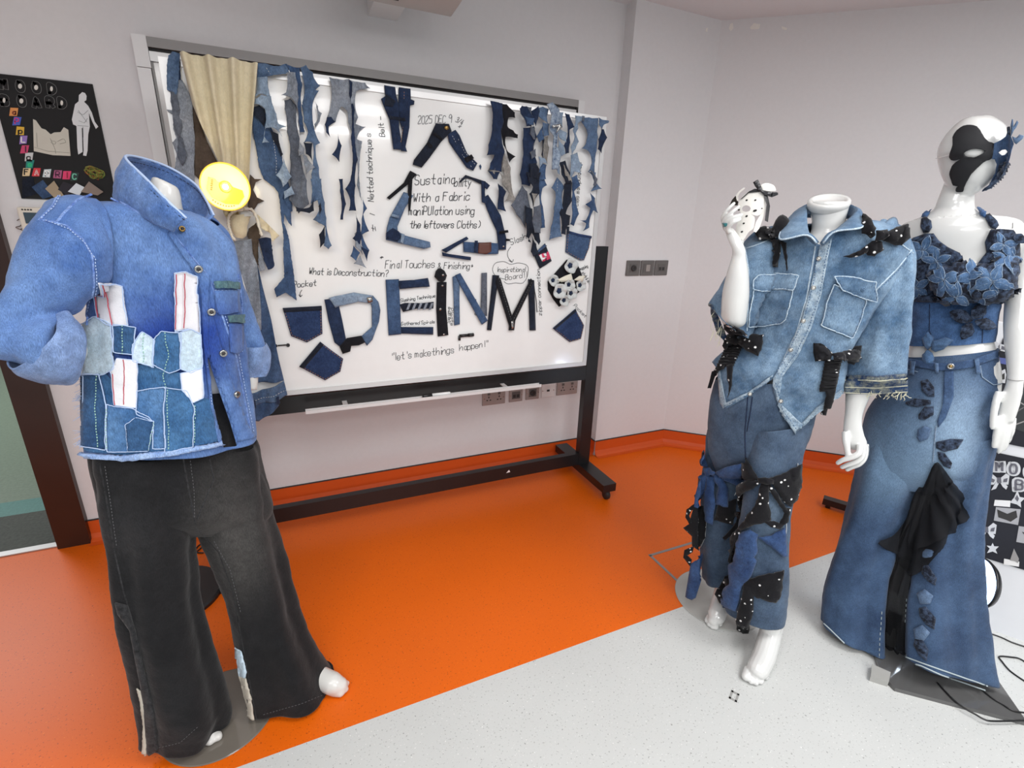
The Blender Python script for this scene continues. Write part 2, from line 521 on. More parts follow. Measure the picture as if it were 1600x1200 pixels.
def ribbon(mb, pts, wd, nrm, mi=0, th=0.0006):
    """a flat line of ink with a little body"""
    n = len(pts); vs = []; fs = []
    for i in range(n):
        T = pts[min(i + 1, n - 1)] - pts[max(i - 1, 0)]
        T = T.normalized() if T.length > 1e-9 else V((1, 0, 0))
        s = T.cross(nrm).normalized() * wd / 2
        e = T * wd * 0.4 * (-1 if i == 0 else 1 if i == n - 1 else 0)
        vs += [pts[i] + s + e, pts[i] - s + e, pts[i] + s + e + nrm * th, pts[i] - s + e + nrm * th]
    for i in range(n - 1):
        k = i * 4
        fs += [(k + 2, k + 3, k + 7, k + 6), (k, k + 2, k + 6, k + 4), (k + 1, k + 5, k + 7, k + 3), (k, k + 4, k + 5, k + 1)]
    fs += [(0, 1, 3, 2), (n * 4 - 4, n * 4 - 2, n * 4 - 1, n * 4 - 3)]
    mb.add(vs, fs, mi)
def write(mb, text, a, b, hpx, mp, wd=0.003, off=0.0008, mi=0, jit=0.04, slant=0.18):
    """handwriting along the line a-b"""
    ls, W = strokes(text)
    dx, dy = (b[0] - a[0]) / W, (b[1] - a[1]) / W
    L = math.hypot(b[0] - a[0], b[1] - a[1]); ux, uy = (b[1] - a[1]) / L * hpx, -(b[0] - a[0]) / L * hpx
    _, nn = mp(*a)
    for l in ls:
        jx, jy = random.uniform(-jit, jit), random.uniform(-jit, jit)
        pts = []
        for (x, y) in l:
            x2 = x + jx + slant * y; y2 = y + jy + 0.03 * math.sin(x * 3.1)
            p, _ = mp(a[0] + dx * x2 + ux * y2, a[1] + dy * x2 + uy * y2); pts.append(p + nn * off)
        if len(pts) > 1: ribbon(mb, pts, wd, nn, mi)
    return mb

# ================================================================== THE ROOM
M_wall = mat('wall_paint', rgb(224, 222, 223), 0.75, noise_amt=0.03, nscale=60, bump=0.05)
M_ceil = mat('ceiling_paint', rgb(220, 218, 220), 0.9, noise_amt=0.02, nscale=90)
M_white = mat('white_plastic', rgb(232, 232, 232), 0.35)
M_alu = mat('aluminium', rgb(190, 190, 190), 0.35, 0.7)
M_grey = mat('grey_metal', rgb(140, 138, 137), 0.45, 0.3)
M_dark = mat('dark_gap', rgb(50, 48, 48), 0.7)
M_black = mat('black_steel', rgb(24, 24, 26), 0.32, noise_amt=0.1)
M_wood = mat('dark_wood', rgb(50, 29, 22), 0.35, noise_amt=0.25, nscale=9)

def vinyl(name, base, speck_d, speck_l, rough):
    m = bpy.data.materials.new(name); m.use_nodes = True
    nt = m.node_tree; N = nt.nodes; L = nt.links; b = N['Principled BSDF']
    tc = N.new('ShaderNodeTexCoord')
    def spk(scale, thr, seed):
        n = N.new('ShaderNodeTexNoise'); n.inputs['Scale'].default_value = scale; n.inputs['Detail'].default_value = 2
        mp = N.new('ShaderNodeMapping'); mp.inputs['Location'].default_value = (seed, seed, 0); L.new(tc.outputs['Object'], mp.inputs['Vector']); L.new(mp.outputs['Vector'], n.inputs['Vector'])
        r = N.new('ShaderNodeMapRange'); r.inputs[1].default_value = thr; r.inputs[2].default_value = thr + 0.06; L.new(n.outputs['Fac'], r.inputs[0]); return r.outputs[0]
    def mix(f, a, bb):
        x = N.new('ShaderNodeMix'); x.data_type = 'RGBA'
        for s, v in (('Factor', f), ('A', a), ('B', bb)):
            if hasattr(v, 'links'): L.new(v, x.inputs[s])
            else: x.inputs[s].default_value = v
        return x.outputs['Result']
    big = N.new('ShaderNodeTexNoise'); big.inputs['Scale'].default_value = 3; big.inputs['Detail'].default_value = 4; L.new(tc.outputs['Object'], big.inputs['Vector'])
    c = mix(big.outputs['Fac'], tuple(x * 0.92 for x in base[:3]) + (1,), tuple(min(1, x * 1.06) for x in base[:3]) + (1,))
    c = mix(spk(160, 0.64, 3.0), c, speck_d); c = mix(spk(190, 0.67, 9.0), c, speck_l)
    L.new(c, b.inputs['Base Color']); b.inputs['Roughness'].default_value = rough; b.inputs['Specular IOR Level'].default_value = 0.36
    bp = N.new('ShaderNodeBump'); bp.inputs['Strength'].default_value = 0.06; bp.inputs['Distance'].default_value = 0.002
    n = N.new('ShaderNodeTexNoise'); n.inputs['Scale'].default_value = 220; L.new(tc.outputs['Object'], n.inputs['Vector'])
    L.new(n.outputs['Fac'], bp.inputs['Height']); L.new(bp.outputs['Normal'], b.inputs['Normal'])
    return m
M_orange = vinyl('orange_vinyl', rgb(222, 98, 8), rgb(168, 68, 14), rgb(238, 128, 36), 0.4)
M_skirt = mat('orange_skirting', rgb(206, 84, 26), 0.4, noise_amt=0.06, nscale=30)
M_pale = vinyl('white_vinyl', rgb(198, 200, 198), rgb(150, 152, 150), rgb(232, 232, 230), 0.33)
M_hall = mat('hall_tile', rgb(112, 128, 112), 0.4, noise_amt=0.35, nscale=70)
M_teal = mat('hall_teal_tile', rgb(78, 128, 122), 0.4, noise_amt=0.35, nscale=90)
M_mat = mat('entrance_mat', rgb(84, 88, 84), 0.95, noise_amt=0.45, nscale=80, bump=0.6)

YW, YP, XP = 2.44, 2.36, 1.67
CX, CY = 2.222, YP
DX, DY = 0.752, -0.66
CEIL = 2.455
def sheet(mb, pts, mi=0): return mb.add(pts, [tuple(range(len(pts)))], mi)
m = MB()
sheet(m, [(-4, 1.119, 0), (5.6, 1.119, 0), (5.6, 2.9, 0), (-0.9, 2.9, 0), (-0.9, 2.447, 0), (-4, 2.447, 0)], 0)
sheet(m, [(-4, -4, 0), (5.6, -4, 0), (5.6, 1.119, 0), (-4, 1.119, 0)], 1)
tag(m.build('floor', [M_orange, M_pale], origin=(0, 0, 0)), 'orange and white speckled vinyl floor', kind='structure')
m = MB()
sheet(m, [(-6, 2.95, 0), (-0.85, 2.95, 0), (-0.85, 9, 0), (-6, 9, 0)], 0)
sheet(m, [(-6, 2.80, 0), (-0.85, 2.80, 0), (-0.85, 2.95, 0), (-6, 2.95, 0)], 1)
sheet(m, [(-6, 2.447, 0), (-0.85, 2.447, 0), (-0.85, 2.80, 0), (-6, 2.80, 0)], 2)
tag(m.build('floor_hall', [M_hall, M_teal, M_mat], origin=(0, 0, 0)), 'grey green hall floor with teal band and entrance matting beyond the doorway', kind='structure')
m = MB(); sheet(m, [(-6, 9, 0), (-0.85, 9, 0), (-0.85, 9, 2.5), (-6, 9, 2.5)]); sheet(m, [(-0.85, 9, 0), (-0.85, 2.56, 0), (-0.85, 2.56, 2.5), (-0.85, 9, 2.5)])
tag(m.build('wall_hall', M_wall, origin=(0, 0, 0)), 'wall of the hall beyond the doorway', kind='structure')
m = MB(); m.box((-4, -4, CEIL), (5.6, 9, CEIL + 0.1))
area('hall_fill_light', (-2.6, 4.5, 2.4), 1.2, 1.2, 60)  # added fill light, lifts the hall floor
tag(m.build('ceiling', M_ceil, origin=(0, 0, 0)), 'plain pale ceiling', kind='structure')
m = MB(); m.box((-0.93, YW, 0), (XP + 0.4, YW + 0.12, CEIL)); m.box((-4, YW, 2.12), (-0.93, YW + 0.12, CEIL)); m.box((-4, YW, 0), (-2.1, YW + 0.12, 2.12))
tag(m.build('wall_back', M_wall, origin=(0, 0, 0)), 'off white painted back wall', kind='structure')
m = MB(); m.box((XP, YP, 0), (CX + 0.2, YW + 0.1, CEIL))
tag(m.build('wall_pier', M_wall, origin=(0, 0, 0)), 'shallow projecting section of the back wall', kind='structure')
Ln = 4.6
R2 = Matrix.Rotation(math.atan2(DY, DX), 3, 'Z')
m = MB(); m.box((0, 0, 0), (Ln, 0.12, CEIL), R=R2, c=(CX, CY, 0))
wr_ = tag(m.build('wall_right', M_wall, origin=(0, 0, 0)), 'off white angled right wall', kind='structure')
# chips where paint came away under the ceiling
def right_pt(x, y, dpt=0.0):
    n = V((DY, -DX, 0)); d = ray(x, y); t = (V((CX, CY, 0)) - CAM).dot(n) / d.dot(n); return CAM + d * t + n.normalized() * dpt
m = MB()
RN = V((DY, -DX, 0)).normalized()
def right_map(x, y): return right_pt(x, y), RN if RN.dot(ray(x, y)) < 0 else -RN
for s in ("1141,37 1145,36 1146,44 1142,49 1139,45", "1178,36 1188,38 1186,45 1181,46 1173,46 1172,43", "1221,41 1230,44 1229,47 1222,46"):
    patch(m, P(s), right_map, 0.0005, 0.0006, 9)
patch(m, P("1103,44 1106,43 1105,50 1102,49"), plane_map(YP), 0.0005, 0.0006, 9)
m.build('paint_chip', mat('bare_plaster', rgb(240, 236, 230), 0.9), wr_)

def skirting(name, a, b, label):
    """coved orange upstand with a dark top lip along a-b"""
    a, b = V(a), V(b); t = (b - a).normalized(); n = V((t.y, -t.x, 0))
    prof = [(0.055, 0.0012), (0.03, 0.004), (0.014, 0.014), (0.007, 0.035), (0.006, 0.098), (0.0, 0.098)]
    m = MB(); vs = []
    for q in (a, b): vs += [q + n * d + V((0, 0, z)) for d, z in prof]
    k = len(prof)
    m.add(vs, [(i, i + 1, k + i + 1, k + i) for i in range(k - 1)], 0)
    vs = []
    for q in (a, b): vs += [q + n * d + V((0, 0, z)) for d, z in ((0.0065, 0.098), (0.0065, 0.103), (0, 0.103))]
    m.add(vs, [(0, 1, 4, 3), (1, 2, 5, 4)], 1)
    return tag(m.build(name, [M_skirt, M_dark], origin=(0, 0, 0)), label, kind='structure')
skirting('baseboard_back', (-0.93, YW, 0), (XP, YW, 0), 'orange coved skirting along the back wall')
skirting('baseboard_pier', (XP, YP, 0), (CX, YP, 0), 'orange coved skirting along the projecting wall')
skirting('baseboard_return', (XP, YW, 0), (XP, YP - 0.005, 0), 'orange coved skirting on the wall return')
skirting('baseboard_right', (CX, CY, 0), (CX + DX * Ln, CY + DY * Ln, 0), 'orange coved skirting along the right wall')

# doorway at the far left
m = MB(); m.box((-1.045, YW - 0.03, 0), (-0.93, YW + 0.13, 2.12)); m.box((-2.1, YW - 0.03, 0), (-1.99, YW + 0.13, 2.12)); m.box((-2.1, YW - 0.03, 2.02), (-0.93, YW + 0.13, 2.12))
tag(m.build('door_1', M_wood, origin=(-1.5, YW, 0)), 'dark wood door frame at the far left', kind='structure')
m = MB(); m.box((-1.99, YW - 0.012, 0), (-1.045, YW + 0.025, 0.006))
tag(m.build('trim_1', M_alu), 'metal threshold strip under the dark doorway', kind='structure')
# floor access cover edge
m = MB()
def bar2(mb, a, b, wd, h, z0=0.0, mi=0):
    a, b = V((a[0], a[1], 0)), V((b[0], b[1], 0)); t = (b - a).normalized(); n = V((-t.y, t.x, 0)) * wd / 2
    vs = [a - n, b - n, b + n, a + n]; vs = [q + V((0, 0, z0)) for q in vs] + [q + V((0, 0, z0 + h)) for q in vs]
    mb.add(vs, [(3, 2, 1, 0), (4, 5, 6, 7), (0, 1, 5, 4), (1, 2, 6, 5), (2, 3, 7, 6), (3, 0, 4, 7)], mi)
bar2(m, (1.355, 1.418), (1.75, 1.418), 0.012, 0.0015); bar2(m, (1.361, 1.418), (1.361, 1.12), 0.012, 0.0015)
bar2(m, (1.75, 1.418), (1.75, 1.12), 0.012, 0.0015)
tag(m.build('trim_2', M_grey), 'thin metal edging of a floor access cover', kind='structure')
m = MB(); c = onZ(1147, 1088)
for s in (-1, 1): m.box((-0.018, -0.003 + s * 0.009, 0), (0.018, 0.003 + s * 0.009, 0.0012), R=Matrix.Rotation(0.5, 3, 'Z'), c=c)
m.box((-0.018, -0.012, 0), (-0.011, 0.012, 0.0012), R=Matrix.Rotation(0.5, 3, 'Z'), c=c); m.box((0.011, -0.012, 0), (0.018, 0.012, 0.0012), R=Matrix.Rotation(0.5, 3, 'Z'), c=c)
tag(m.build('trim_3', mat('dull_metal', rgb(150, 150, 148), .6)), 'small metal floor fitting on the white vinyl', kind='structure')

# board fixed to the wall behind
wb = empty('wall_whiteboard', (0.5, YW, 0.85), 'large fixed whiteboard with grey top rail, mostly hidden behind the wheeled board', 'whiteboard')
m = MB(); m.box((-0.385, YW - 0.018, 0.85), (1.41, YW, 1.955)); m.build('panel', mat('board_enamel', rgb(228, 228, 226), 0.12), wb)
m = MB(); m.box((-0.385, YW - 0.035, 1.968), (1.41, YW, 2.0), 0); m.box((-0.385, YW - 0.02, 1.956), (1.41, YW, 1.968), 1); m.box((-0.385, YW - 0.03, 1.925), (1.41, YW - 0.018, 1.956), 2)
m.build('top_rail', [M_grey, M_dark, M_alu], wb)
m = MB(); m.box((-0.43, YW - 0.03, 0.8), (-0.388, YW, 1.90)); m.box((-0.43, YW - 0.032, 1.902), (-0.386, YW, 2.003)); m.build('side_frame', M_white, wb)
m = MB(); m.box((1.402, YW - 0.03, 0.85), (1.412, YW, 1.99), 1); m.box((1.412, YW - 0.032, 0.85), (1.448, YW, 2.0), 0); m.build('side_frame', [M_white, M_dark], wb)
m = MB(); m.box((-0.386, YW - 0.022, 0.85), (-0.379, YW, 1.956)); m.build('edge_strip', M_grey, wb)

# ================================================================== THE WHEELED WHITEBOARD
YB = 2.08
bm_ = plane_map(YB)
BL, BR, BZ0, BZ1 = -0.31, 1.366, 0.712, 1.87
board = empty('mobile_whiteboard', (0.53, 2.14, 0), 'white board on a black wheeled stand, covered with denim pieces and handwriting', 'whiteboard')
m = MB(); m.box((BL + 0.01, YB, BZ0 + 0.01), (BR - 0.01, YB + 0.02, BZ1 - 0.01))
m.build('panel', mat('gloss_board', rgb(236, 236, 235), 0.13, coat=0.3), board, 'glossy white writing panel')
m = MB()
for (a, b) in (((BL, YB - 0.006, BZ0), (BR, YB + 0.026, BZ0 + 0.02)), ((BL, YB - 0.006, BZ1 - 0.02), (BR, YB + 0.026, BZ1)), ((BL, YB - 0.006, BZ0 + 0.02), (BL + 0.02, YB + 0.026, BZ1 - 0.02)), ((BR - 0.02, YB - 0.006, BZ0 + 0.02), (BR, YB + 0.026, BZ1 - 0.02))): m.box(a, b)
m.build('panel_frame', mat('pale_aluminium', rgb(214, 214, 214), 0.3, 0.35), board)
for x0 in (-0.385, 1.40):
    m = MB(); m.box((x0, 2.12, 0.1), (x0 + 0.07, 2.16, 1.31)); m.build('post', M_black, board)
    m = MB(); m.box((x0 + 0.005, 1.87, 0.055), (x0 + 0.085, 2.40, 0.1)); m.build('foot', M_black, board)
    for yy in (1.895, 2.375):
        m = MB(); m.tube([(x0 + 0.045, yy, 0.0555), (x0 + 0.045, yy, 0.04)], 0.012, 10); m.lathe((x0 + 0.03, yy, 0.0275), (1, 0, 0), [(0, 0), (0.018, 0.0), (0.027, 0.006), (0.0275, 0.015), (0.027, 0.024), (0.018, 0.03), (0, 0.03)], 20)
        m.build('caster', mat('caster_rubber', rgb(38, 32, 30), 0.6), board, smooth=True)
m = MB(); m.box((-0.32, 2.121, 0.615), (1.405, 2.158, 0.69)); m.build('upper_rail', M_black, board)
m = MB(); m.box((-0.32, 2.122, 0.1), (1.405, 2.157, 0.17)); m.build('lower_rail', M_black, board)
m = MB(); m.box((1.368, 2.105, 0.85), (1.40, 2.13, 0.9)); m.disc((1.384, 2.105, 0.875), (0, -1, 0), 0.006, 0.004, 12); m.build('bracket', M_black, board)
m = MB(); m.box((0.0, 2.03, 0.638), (1.085, 2.034, 0.652)); m.box((0.0, 2.034, 0.641), (1.085, 2.056, 0.645)); m.box((0.0, 2.056, 0.641), (1.085, 2.06, 0.65)); m.box((0.15, 2.06, 0.641), (0.17, 2.122, 0.646)); m.box((0.9, 2.06, 0.641), (0.92, 2.122, 0.646))
m.build('marker_tray', mat('tray_plastic', rgb(216, 214, 214), 0.4), board)
m = MB()
q = onY(794, 737, 2.121); m.add([q + V((-0.012, 0, -0.006)), q + V((0.012, 0, -0.004)), q + V((0.005, 0, 0.01)), q + V((-0.012, -0.0006, -0.006)), q + V((0.012, -0.0006, -0.004)), q + V((0.005, -0.0006, 0.01))], [(3, 4, 5), (0, 2, 1), (0, 1, 4, 3), (1, 2, 5, 4), (2, 0, 3, 5)])
m.build('sticker', M_white, board, 'small white scrap stuck on the lower rail')

# marker on the tray
def marker(name, c, ang, body, cap, label, L=0.13, r=0.0075, text=True):
    t = empty(name, c, label, 'marker')
    d = V((math.cos(ang), math.sin(ang), 0)); c = V(c)
    m = MB(); m.lathe(c - d * L / 2 + V((0, 0, r)), d, [(0, 0), (r * 0.8, 0), (r, 0.004), (r, L * 0.66), (0, L * 0.66)], 16); m.build('barrel', body, t, smooth=True)
    m = MB(); m.lathe(c + d * (L * 0.16) + V((0, 0, r)), d, [(0, 0), (r * 1.12, 0), (r * 1.12, L * 0.3), (r * 0.7, L * 0.34), (0, L * 0.34)], 16); m.build('cap', cap, t, smooth=True)
    return t
c = onY(682, 620, 2.045); c.z = 0.6465
marker('whiteboard_marker', c, math.pi, M_white, M_black, 'white whiteboard marker with black cap lying on the tray')
# a dark marker stuck flat to the board under the letters
def stuck_marker(x0, y0, x1, y1, r, name, label, hook=True):
    a, b = onY(x0, y0, YB - r), onY(x1, y1, YB - r)
    t = empty(name, (a + b) / 2, label, 'marker')
    m = MB(); m.tube([a, a.lerp(b, 0.62)], r, 12); m.build('barrel', M_black, t, smooth=True)
    m = MB(); m.tube([a.lerp(b, 0.625), b], r * 1.15, 12)
    m.build('cap', M_black, t, smooth=True)
    if hook:
        m = MB(); m.tube([a, a + V((0, 0, -0.02))], r * 0.8, 8); m.build('magnet', M_black, t, smooth=True)
    return t
stuck_marker(718, 525, 740, 523, 0.007, 'board_marker', 'short black marker held on the board under the letter N')
m = MB()
for x, y, rr in ((431, 540, 0.006), (450, 539, 0.007)): m.disc(onY(x, y, YB), (0, -1, 0), rr, 0.006, 14)
m.tube([onY(434, 540, YB - 0.004), onY(447, 539, YB - 0.004)], 0.003, 8)
tag(m.build('board_magnet', M_black), 'small dark magnetic clip on the board left of the lower pocket', 'magnet')

# ---- handwriting on the board (parts of it)
M_ink = mat('black_ink', rgb(52, 52, 56), 0.6)
M_inkp = mat('grey_ink', rgb(100, 100, 104), 0.6)
def note(name, label, items, wd=0.0023, ink=M_ink):
    m = MB()
    for it in items:
        if isinstance(it[0], str): write(m, it[0], it[1], it[2], it[3], bm_, wd)
        else:
            q = resample(smooth(it, 6), 40); ribbon(m, [bm_(x, y)[0] + V((0, -0.0008, 0)) for x, y in q], wd, V((0, -1, 0)))
    return m.build(name, ink, board, label)
S3 = lambda x, y: (560 + x / 4, 100 + y / 4)
S4 = lambda x, y: (420 + x / 4.617, 380 + y / 4.617)
S5 = lambda x, y: (680 + x / 4, 340 + y / 4)
note('handwriting', 'four lines on sustainability inside the triangle', [('Sustaina', S3(352, 755), S3(600, 745), 15), ('bility', S3(598, 765), S3(700, 765), 13), ('With a Fabric', S3(340, 862), S3(695, 850), 13), ('maniPUlation using', S3(312, 945), S3(722, 938), 13), ('the leftovers Cloths)', S3(322, 1025), S3(760, 1025), 11)], 0.0029)
note('handwriting', 'faint date at the top', [('2025 DEC 9', S3(370, 375), S3(580, 368), 12), ("3/4", S3(605, 362), S3(645, 380), 8), ("+", S3(620, 405), S3(640, 405), 7)], 0.0022, M_inkp)
note('handwriting', 'upright word beside the hanging belt', [('Belt -', S3(165, 455), S3(152, 330), 8)])
note('handwriting', 'upright phrase about a netted technique', [('Netted technique s', S3(96, 860), S3(78, 435), 9), ('+ IJ', S3(105, 1050), S3(98, 930), 7), ('-', S3(120, 1045), S3(116, 1020), 6)])
note('handwriting', 'question on deconstruction', [('What is Deconstruction?', S4(290, 225), S4(858, 240), 10)])
note('handwriting', 'word with an arrow to the upper left pocket', [('Pocket', S4(178, 318), S4(340, 306), 9), ([S4(238, 338), S4(226, 360), S4(228, 384)]), ([S4(218, 372), S4(228, 386), S4(240, 374)])])
note('handwriting', 'phrase on final touches and finishing', [('*', S4(790, 125), S4(820, 122), 8), ('Final Touches', S4(838, 182), S4(1195, 175), 12), ('& Finishing*', S5(18, 318), S5(232, 322), 10)])
note('handwriting', 'motto in quotation marks near the lower edge', [('"let\'s makethings', S4(885, 845), S4(1335, 790), 11), ('happen!"', S5(152, 832), S5(330, 805), 10)])
note('handwriting', 'small labels beside the letter strips', [('Slashing Technique', S4(950, 425), S4(1200, 388), 5), ('Gathered Spirals', S4(955, 592), S4(1195, 578), 5), ('Pleats', S4(1306, 468), S4(1312, 592), 5), ('Seams', S5(90, 660), S5(92, 560), 4.5), ('Buttons', S5(262, 610), S5(254, 510), 3.5)], 0.0018)
note('handwriting', 'word with an arrow to the clouded words', [('Slash', S5(475, 172), S5(570, 132), 9), ([S5(470, 185), S5(452, 215), S5(456, 250), S5(478, 276)]), ([S5(460, 268), S5(480, 278), S5(488, 262)])])
note('handwriting', 'clouded words', [('Inspirational', S5(383, 340), S5(562, 338), 7.5), ('Board!!', S5(438, 392), S5(572, 370), 8), ([S5(440, 385), S5(385, 370), S5(358, 330), S5(375, 285), S5(430, 275), S5(470, 292), S5(520, 283), S5(575, 300), S5(580, 340), S5(572, 375), S5(545, 410), S5(500, 408), S5(455, 415), S5(430, 400)])], 0.002)
note('handwriting', 'upright words on zips', [('zipper connection', S5(665, 612), S5(652, 325), 5.5)], 0.002)
note('handwriting', 'small words by the rosettes and lower right pocket', [('mapping', S5(905, 330), S5(955, 310), 5), ('style & dots', S5(915, 345), S5(965, 425), 5), ('Pocket', S5(862, 552), S5(935, 625), 5)], 0.0018)
_z4 = lambda x, y: (750 + x / 5.714, 140 + y / 5.714)
note('handwriting', 'upright words on circle cutting at the right', [('Circles manipulation', _z4(872, 1105), _z4(905, 655), 6.5)], 0.002)

# ================================================================== DENIM ON THE WHEELED BOARD
D_navy = denim('denim_navy', rgb(22, 32, 54), rgb(42, 58, 88), scale=12)
D_dark = denim('denim_dark', rgb(20, 24, 34), rgb(38, 46, 62), scale=12)
D_black = denim('cloth_black', rgb(16, 16, 20), rgb(30, 31, 38), scale=14, slub=0.15)
D_mid = denim('denim_mid', rgb(62, 84, 116), rgb(102, 124, 152), scale=12)
D_blue = denim('denim_blue', rgb(46, 66, 98), rgb(76, 100, 134), scale=12)
D_light = denim('denim_light', rgb(110, 130, 154), rgb(148, 165, 184), scale=12)
D_grey = denim('denim_grey_reverse', rgb(112, 120, 132), rgb(150, 156, 166), scale=14)
D_dgrey = denim('denim_dark_grey', rgb(72, 78, 90), rgb(106, 112, 124), scale=14)
D_stone = denim('cloth_stone', rgb(128, 124, 120), rgb(156, 152, 147), scale=14)
D_beige = denim('cloth_beige', rgb(198, 188, 160), rgb(216, 206, 180), scale=9, slub=0.1, mott=.07)
D_brown = denim('cloth_brown', rgb(66, 56, 48), rgb(92, 80, 70), scale=10, slub=0.1)  # plain dark brown cloth
D_pocket = denim('denim_pocket', rgb(28, 44, 78), rgb(50, 70, 108), scale=16)
M_thread = mat('pale_thread', rgb(196, 200, 204), 0.8)
M_tan = mat('tan_thread', rgb(176, 128, 84), 0.8)
M_steel = mat('steel', rgb(170, 170, 168), 0.25, 0.9)
M_brass = mat('brass', rgb(150, 122, 74), 0.3, 0.9)
M_leather = mat('brown_leather', rgb(92, 52, 42), 0.55, noise_amt=0.15, nscale=60, bump=0.3)

def on_board(name, label, cat, parts, group=None, stitches=None):
    """parts: (part name, material, [(outline, height)], options)"""
    allp = [p for pt in parts for pl, _ in pt[2] for p in pl]
    cx = sum(p[0] for p in allp) / len(allp); by = max(p[1] for p in allp)
    single = len(parts) == 1 and not stitches
    root = None
    if not single: root = empty(name, onY(cx, by, YB), label, cat, group)
    k = 0
    for pt in parts:
        pn, mt, pls = pt[:3]; op = pt[3] if len(pt) > 3 else {}
        for pl, h in pls:
            mb = MB(); k += 1
            if op.get('sc'): pl = scallop(pl, op['sc'])
            pl2 = torn(pl, op.get('torn', 0.0), 3, k) if op.get('torn') else pl
            patch(mb, pl2, bm_, h, op.get('th', 0.0025), op.get('step', 5), op.get('puff', 0), op.get('relief', None) or wob(op.get('ws', 9), op.get('wa', 0.003), cx * 0.37 + k * 1.7, 3), pk=op.get('pk', 8))
            if single: tag(mb.build(name, mt, smooth=op.get('sm', True)), label, cat, group)
            else: mb.build(pn, mt, root, op.get('label'), smooth=op.get('sm', True))
    if stitches:
        for pts, h in stitches[1]:
            mb = MB(); line(mb, pts, bm_, 0.0009, h, 2.2, dash=True); mb.build('stitching', stitches[0], root)
    return root
def inset(poly, k):
    cx = sum(p[0] for p in poly) / len(poly); cy = sum(p[1] for p in poly) / len(poly)
    return [(cx + (x - cx) * k, cy + (y - cy) * k) for x, y in poly]

A6 = lambda s: P(s, 250, 60, 6.667)
B3 = lambda s: P(s, 240, 60, 3)
B5 = lambda s: P(s, 380, 90, 5.4545)
C5 = lambda s: P(s, 380, 280, 5.4545)
R5 = lambda s: P(s, 750, 140, 5.714)
Q3 = lambda s: P(s, 560, 100, 4)
T5 = lambda s: P(s, 580, 180, 5)
L4 = lambda s: P(s, 420, 380, 4.617)
N4 = lambda s: P(s, 680, 340, 4)
K6 = lambda s: P(s, 300, 230, 6)
H4 = lambda s: P(s, 340, 380, 4)
cloth = {'wa': 0.006, 'ws': 8, 'torn': 0.5, 'step': 4}
loose = {'wa': 0.012, 'ws': 7, 'torn': 0.35, 'step': 3.5, 'sc': 0.05}

on_board('torn_denim_strip', 'grey and blue torn denim strip hanging left of the beige drape', 'denim strip', [
    ('outer_face', D_mid, [(A6("135,150 215,170 215,250 205,440 185,600 130,570 85,550 80,420 85,300 95,190"), 0.008)], dict(cloth, label='blue outer face')),
    ('fold', D_navy, [(A6("200,240 216,250 224,445 188,432"), 0.006)], cloth),
    ('reverse_face', D_grey, [(B3("110,190 138,200 188,300 185,340 190,420 196,470 192,600 197,690 100,625 112,545 90,490 110,470 95,425 96,362 70,346 64,336 96,340 82,300 84,255 108,258"), 0.004)], dict(cloth, label='grey reverse face')),
    ('seam_band', D_dgrey, [(B3("85,255 112,258 126,330 140,420 128,470 112,450 98,405 92,330"), 0.010), (B3("118,450 140,470 160,560 140,600 118,560"), 0.01)], cloth)])

# beige drape gathered into a rope knot
def drape_relief(x, y):
    t = (y - 85) / 260; cxl = 285 + 70 * t; u = (x - cxl) / max(20, 112 - 80 * t)
    return 0.02 + 0.014 * math.sin(u * 19 + 0.6) + 0.008 * math.sin(u * 37 + 2 * t)
bd = empty('beige_drape', onY(360, 400, YB), 'beige cloth draped from the board top and gathered into a rope knot', 'fabric drape')
m = MB(); patch(m, P("283,86 306,89 377,97 404,104 400,150 395,200 392,250 391,275 386,330 372,352 360,350 350,330 346,300 342,252 325,215 302,165"), bm_, 0.008, 0.003, 3.0, relief=drape_relief)
m.build('drape', D_beige, bd, smooth=True)
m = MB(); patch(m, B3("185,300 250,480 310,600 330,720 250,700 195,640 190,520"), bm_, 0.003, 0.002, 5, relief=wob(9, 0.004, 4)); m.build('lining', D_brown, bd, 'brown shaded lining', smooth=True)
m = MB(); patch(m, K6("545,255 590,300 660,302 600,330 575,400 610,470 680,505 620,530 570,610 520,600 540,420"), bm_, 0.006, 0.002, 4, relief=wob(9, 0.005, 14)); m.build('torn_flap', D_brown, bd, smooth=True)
m = MB(); patch(m, K6("570,600 620,630 700,705 820,825 755,880 735,800 660,765 620,700"), bm_, 0.03, 0.003, 3, relief=wob(5, 0.012, 5)); m.build('tail', D_beige, bd, smooth=True)
def cone(pts, off, mt, name, par, label=None):
    an = Anchor(*onY(360, 350, YB - off)[:2]); mb = MB(); loft(mb, an, pts, 24, 24, wr=0.004, wsc=30, cap=(True, True)); return mb.build(name, mt, par, label, smooth=True)
cone([(363, 336, 392, 334, 0, .6), (359, 345, 389, 348, 0, .7), (362, 360, 386, 366, 0, .7), (368, 371, 380, 373, 0, .6)], 0.05, D_beige, 'knot_cup', bd)
cone([(374, 338, 397, 338, 0, .6), (376, 331, 393, 331, 0, .6), (381, 329, 388, 329, 0, .6)], 0.055, mat('pale_lining', rgb(196, 198, 198), 0.9), 'knot_lining', bd, 'pale lining in the knot')
M_rope = mat('white_rope', rgb(205, 200, 190), 0.85)
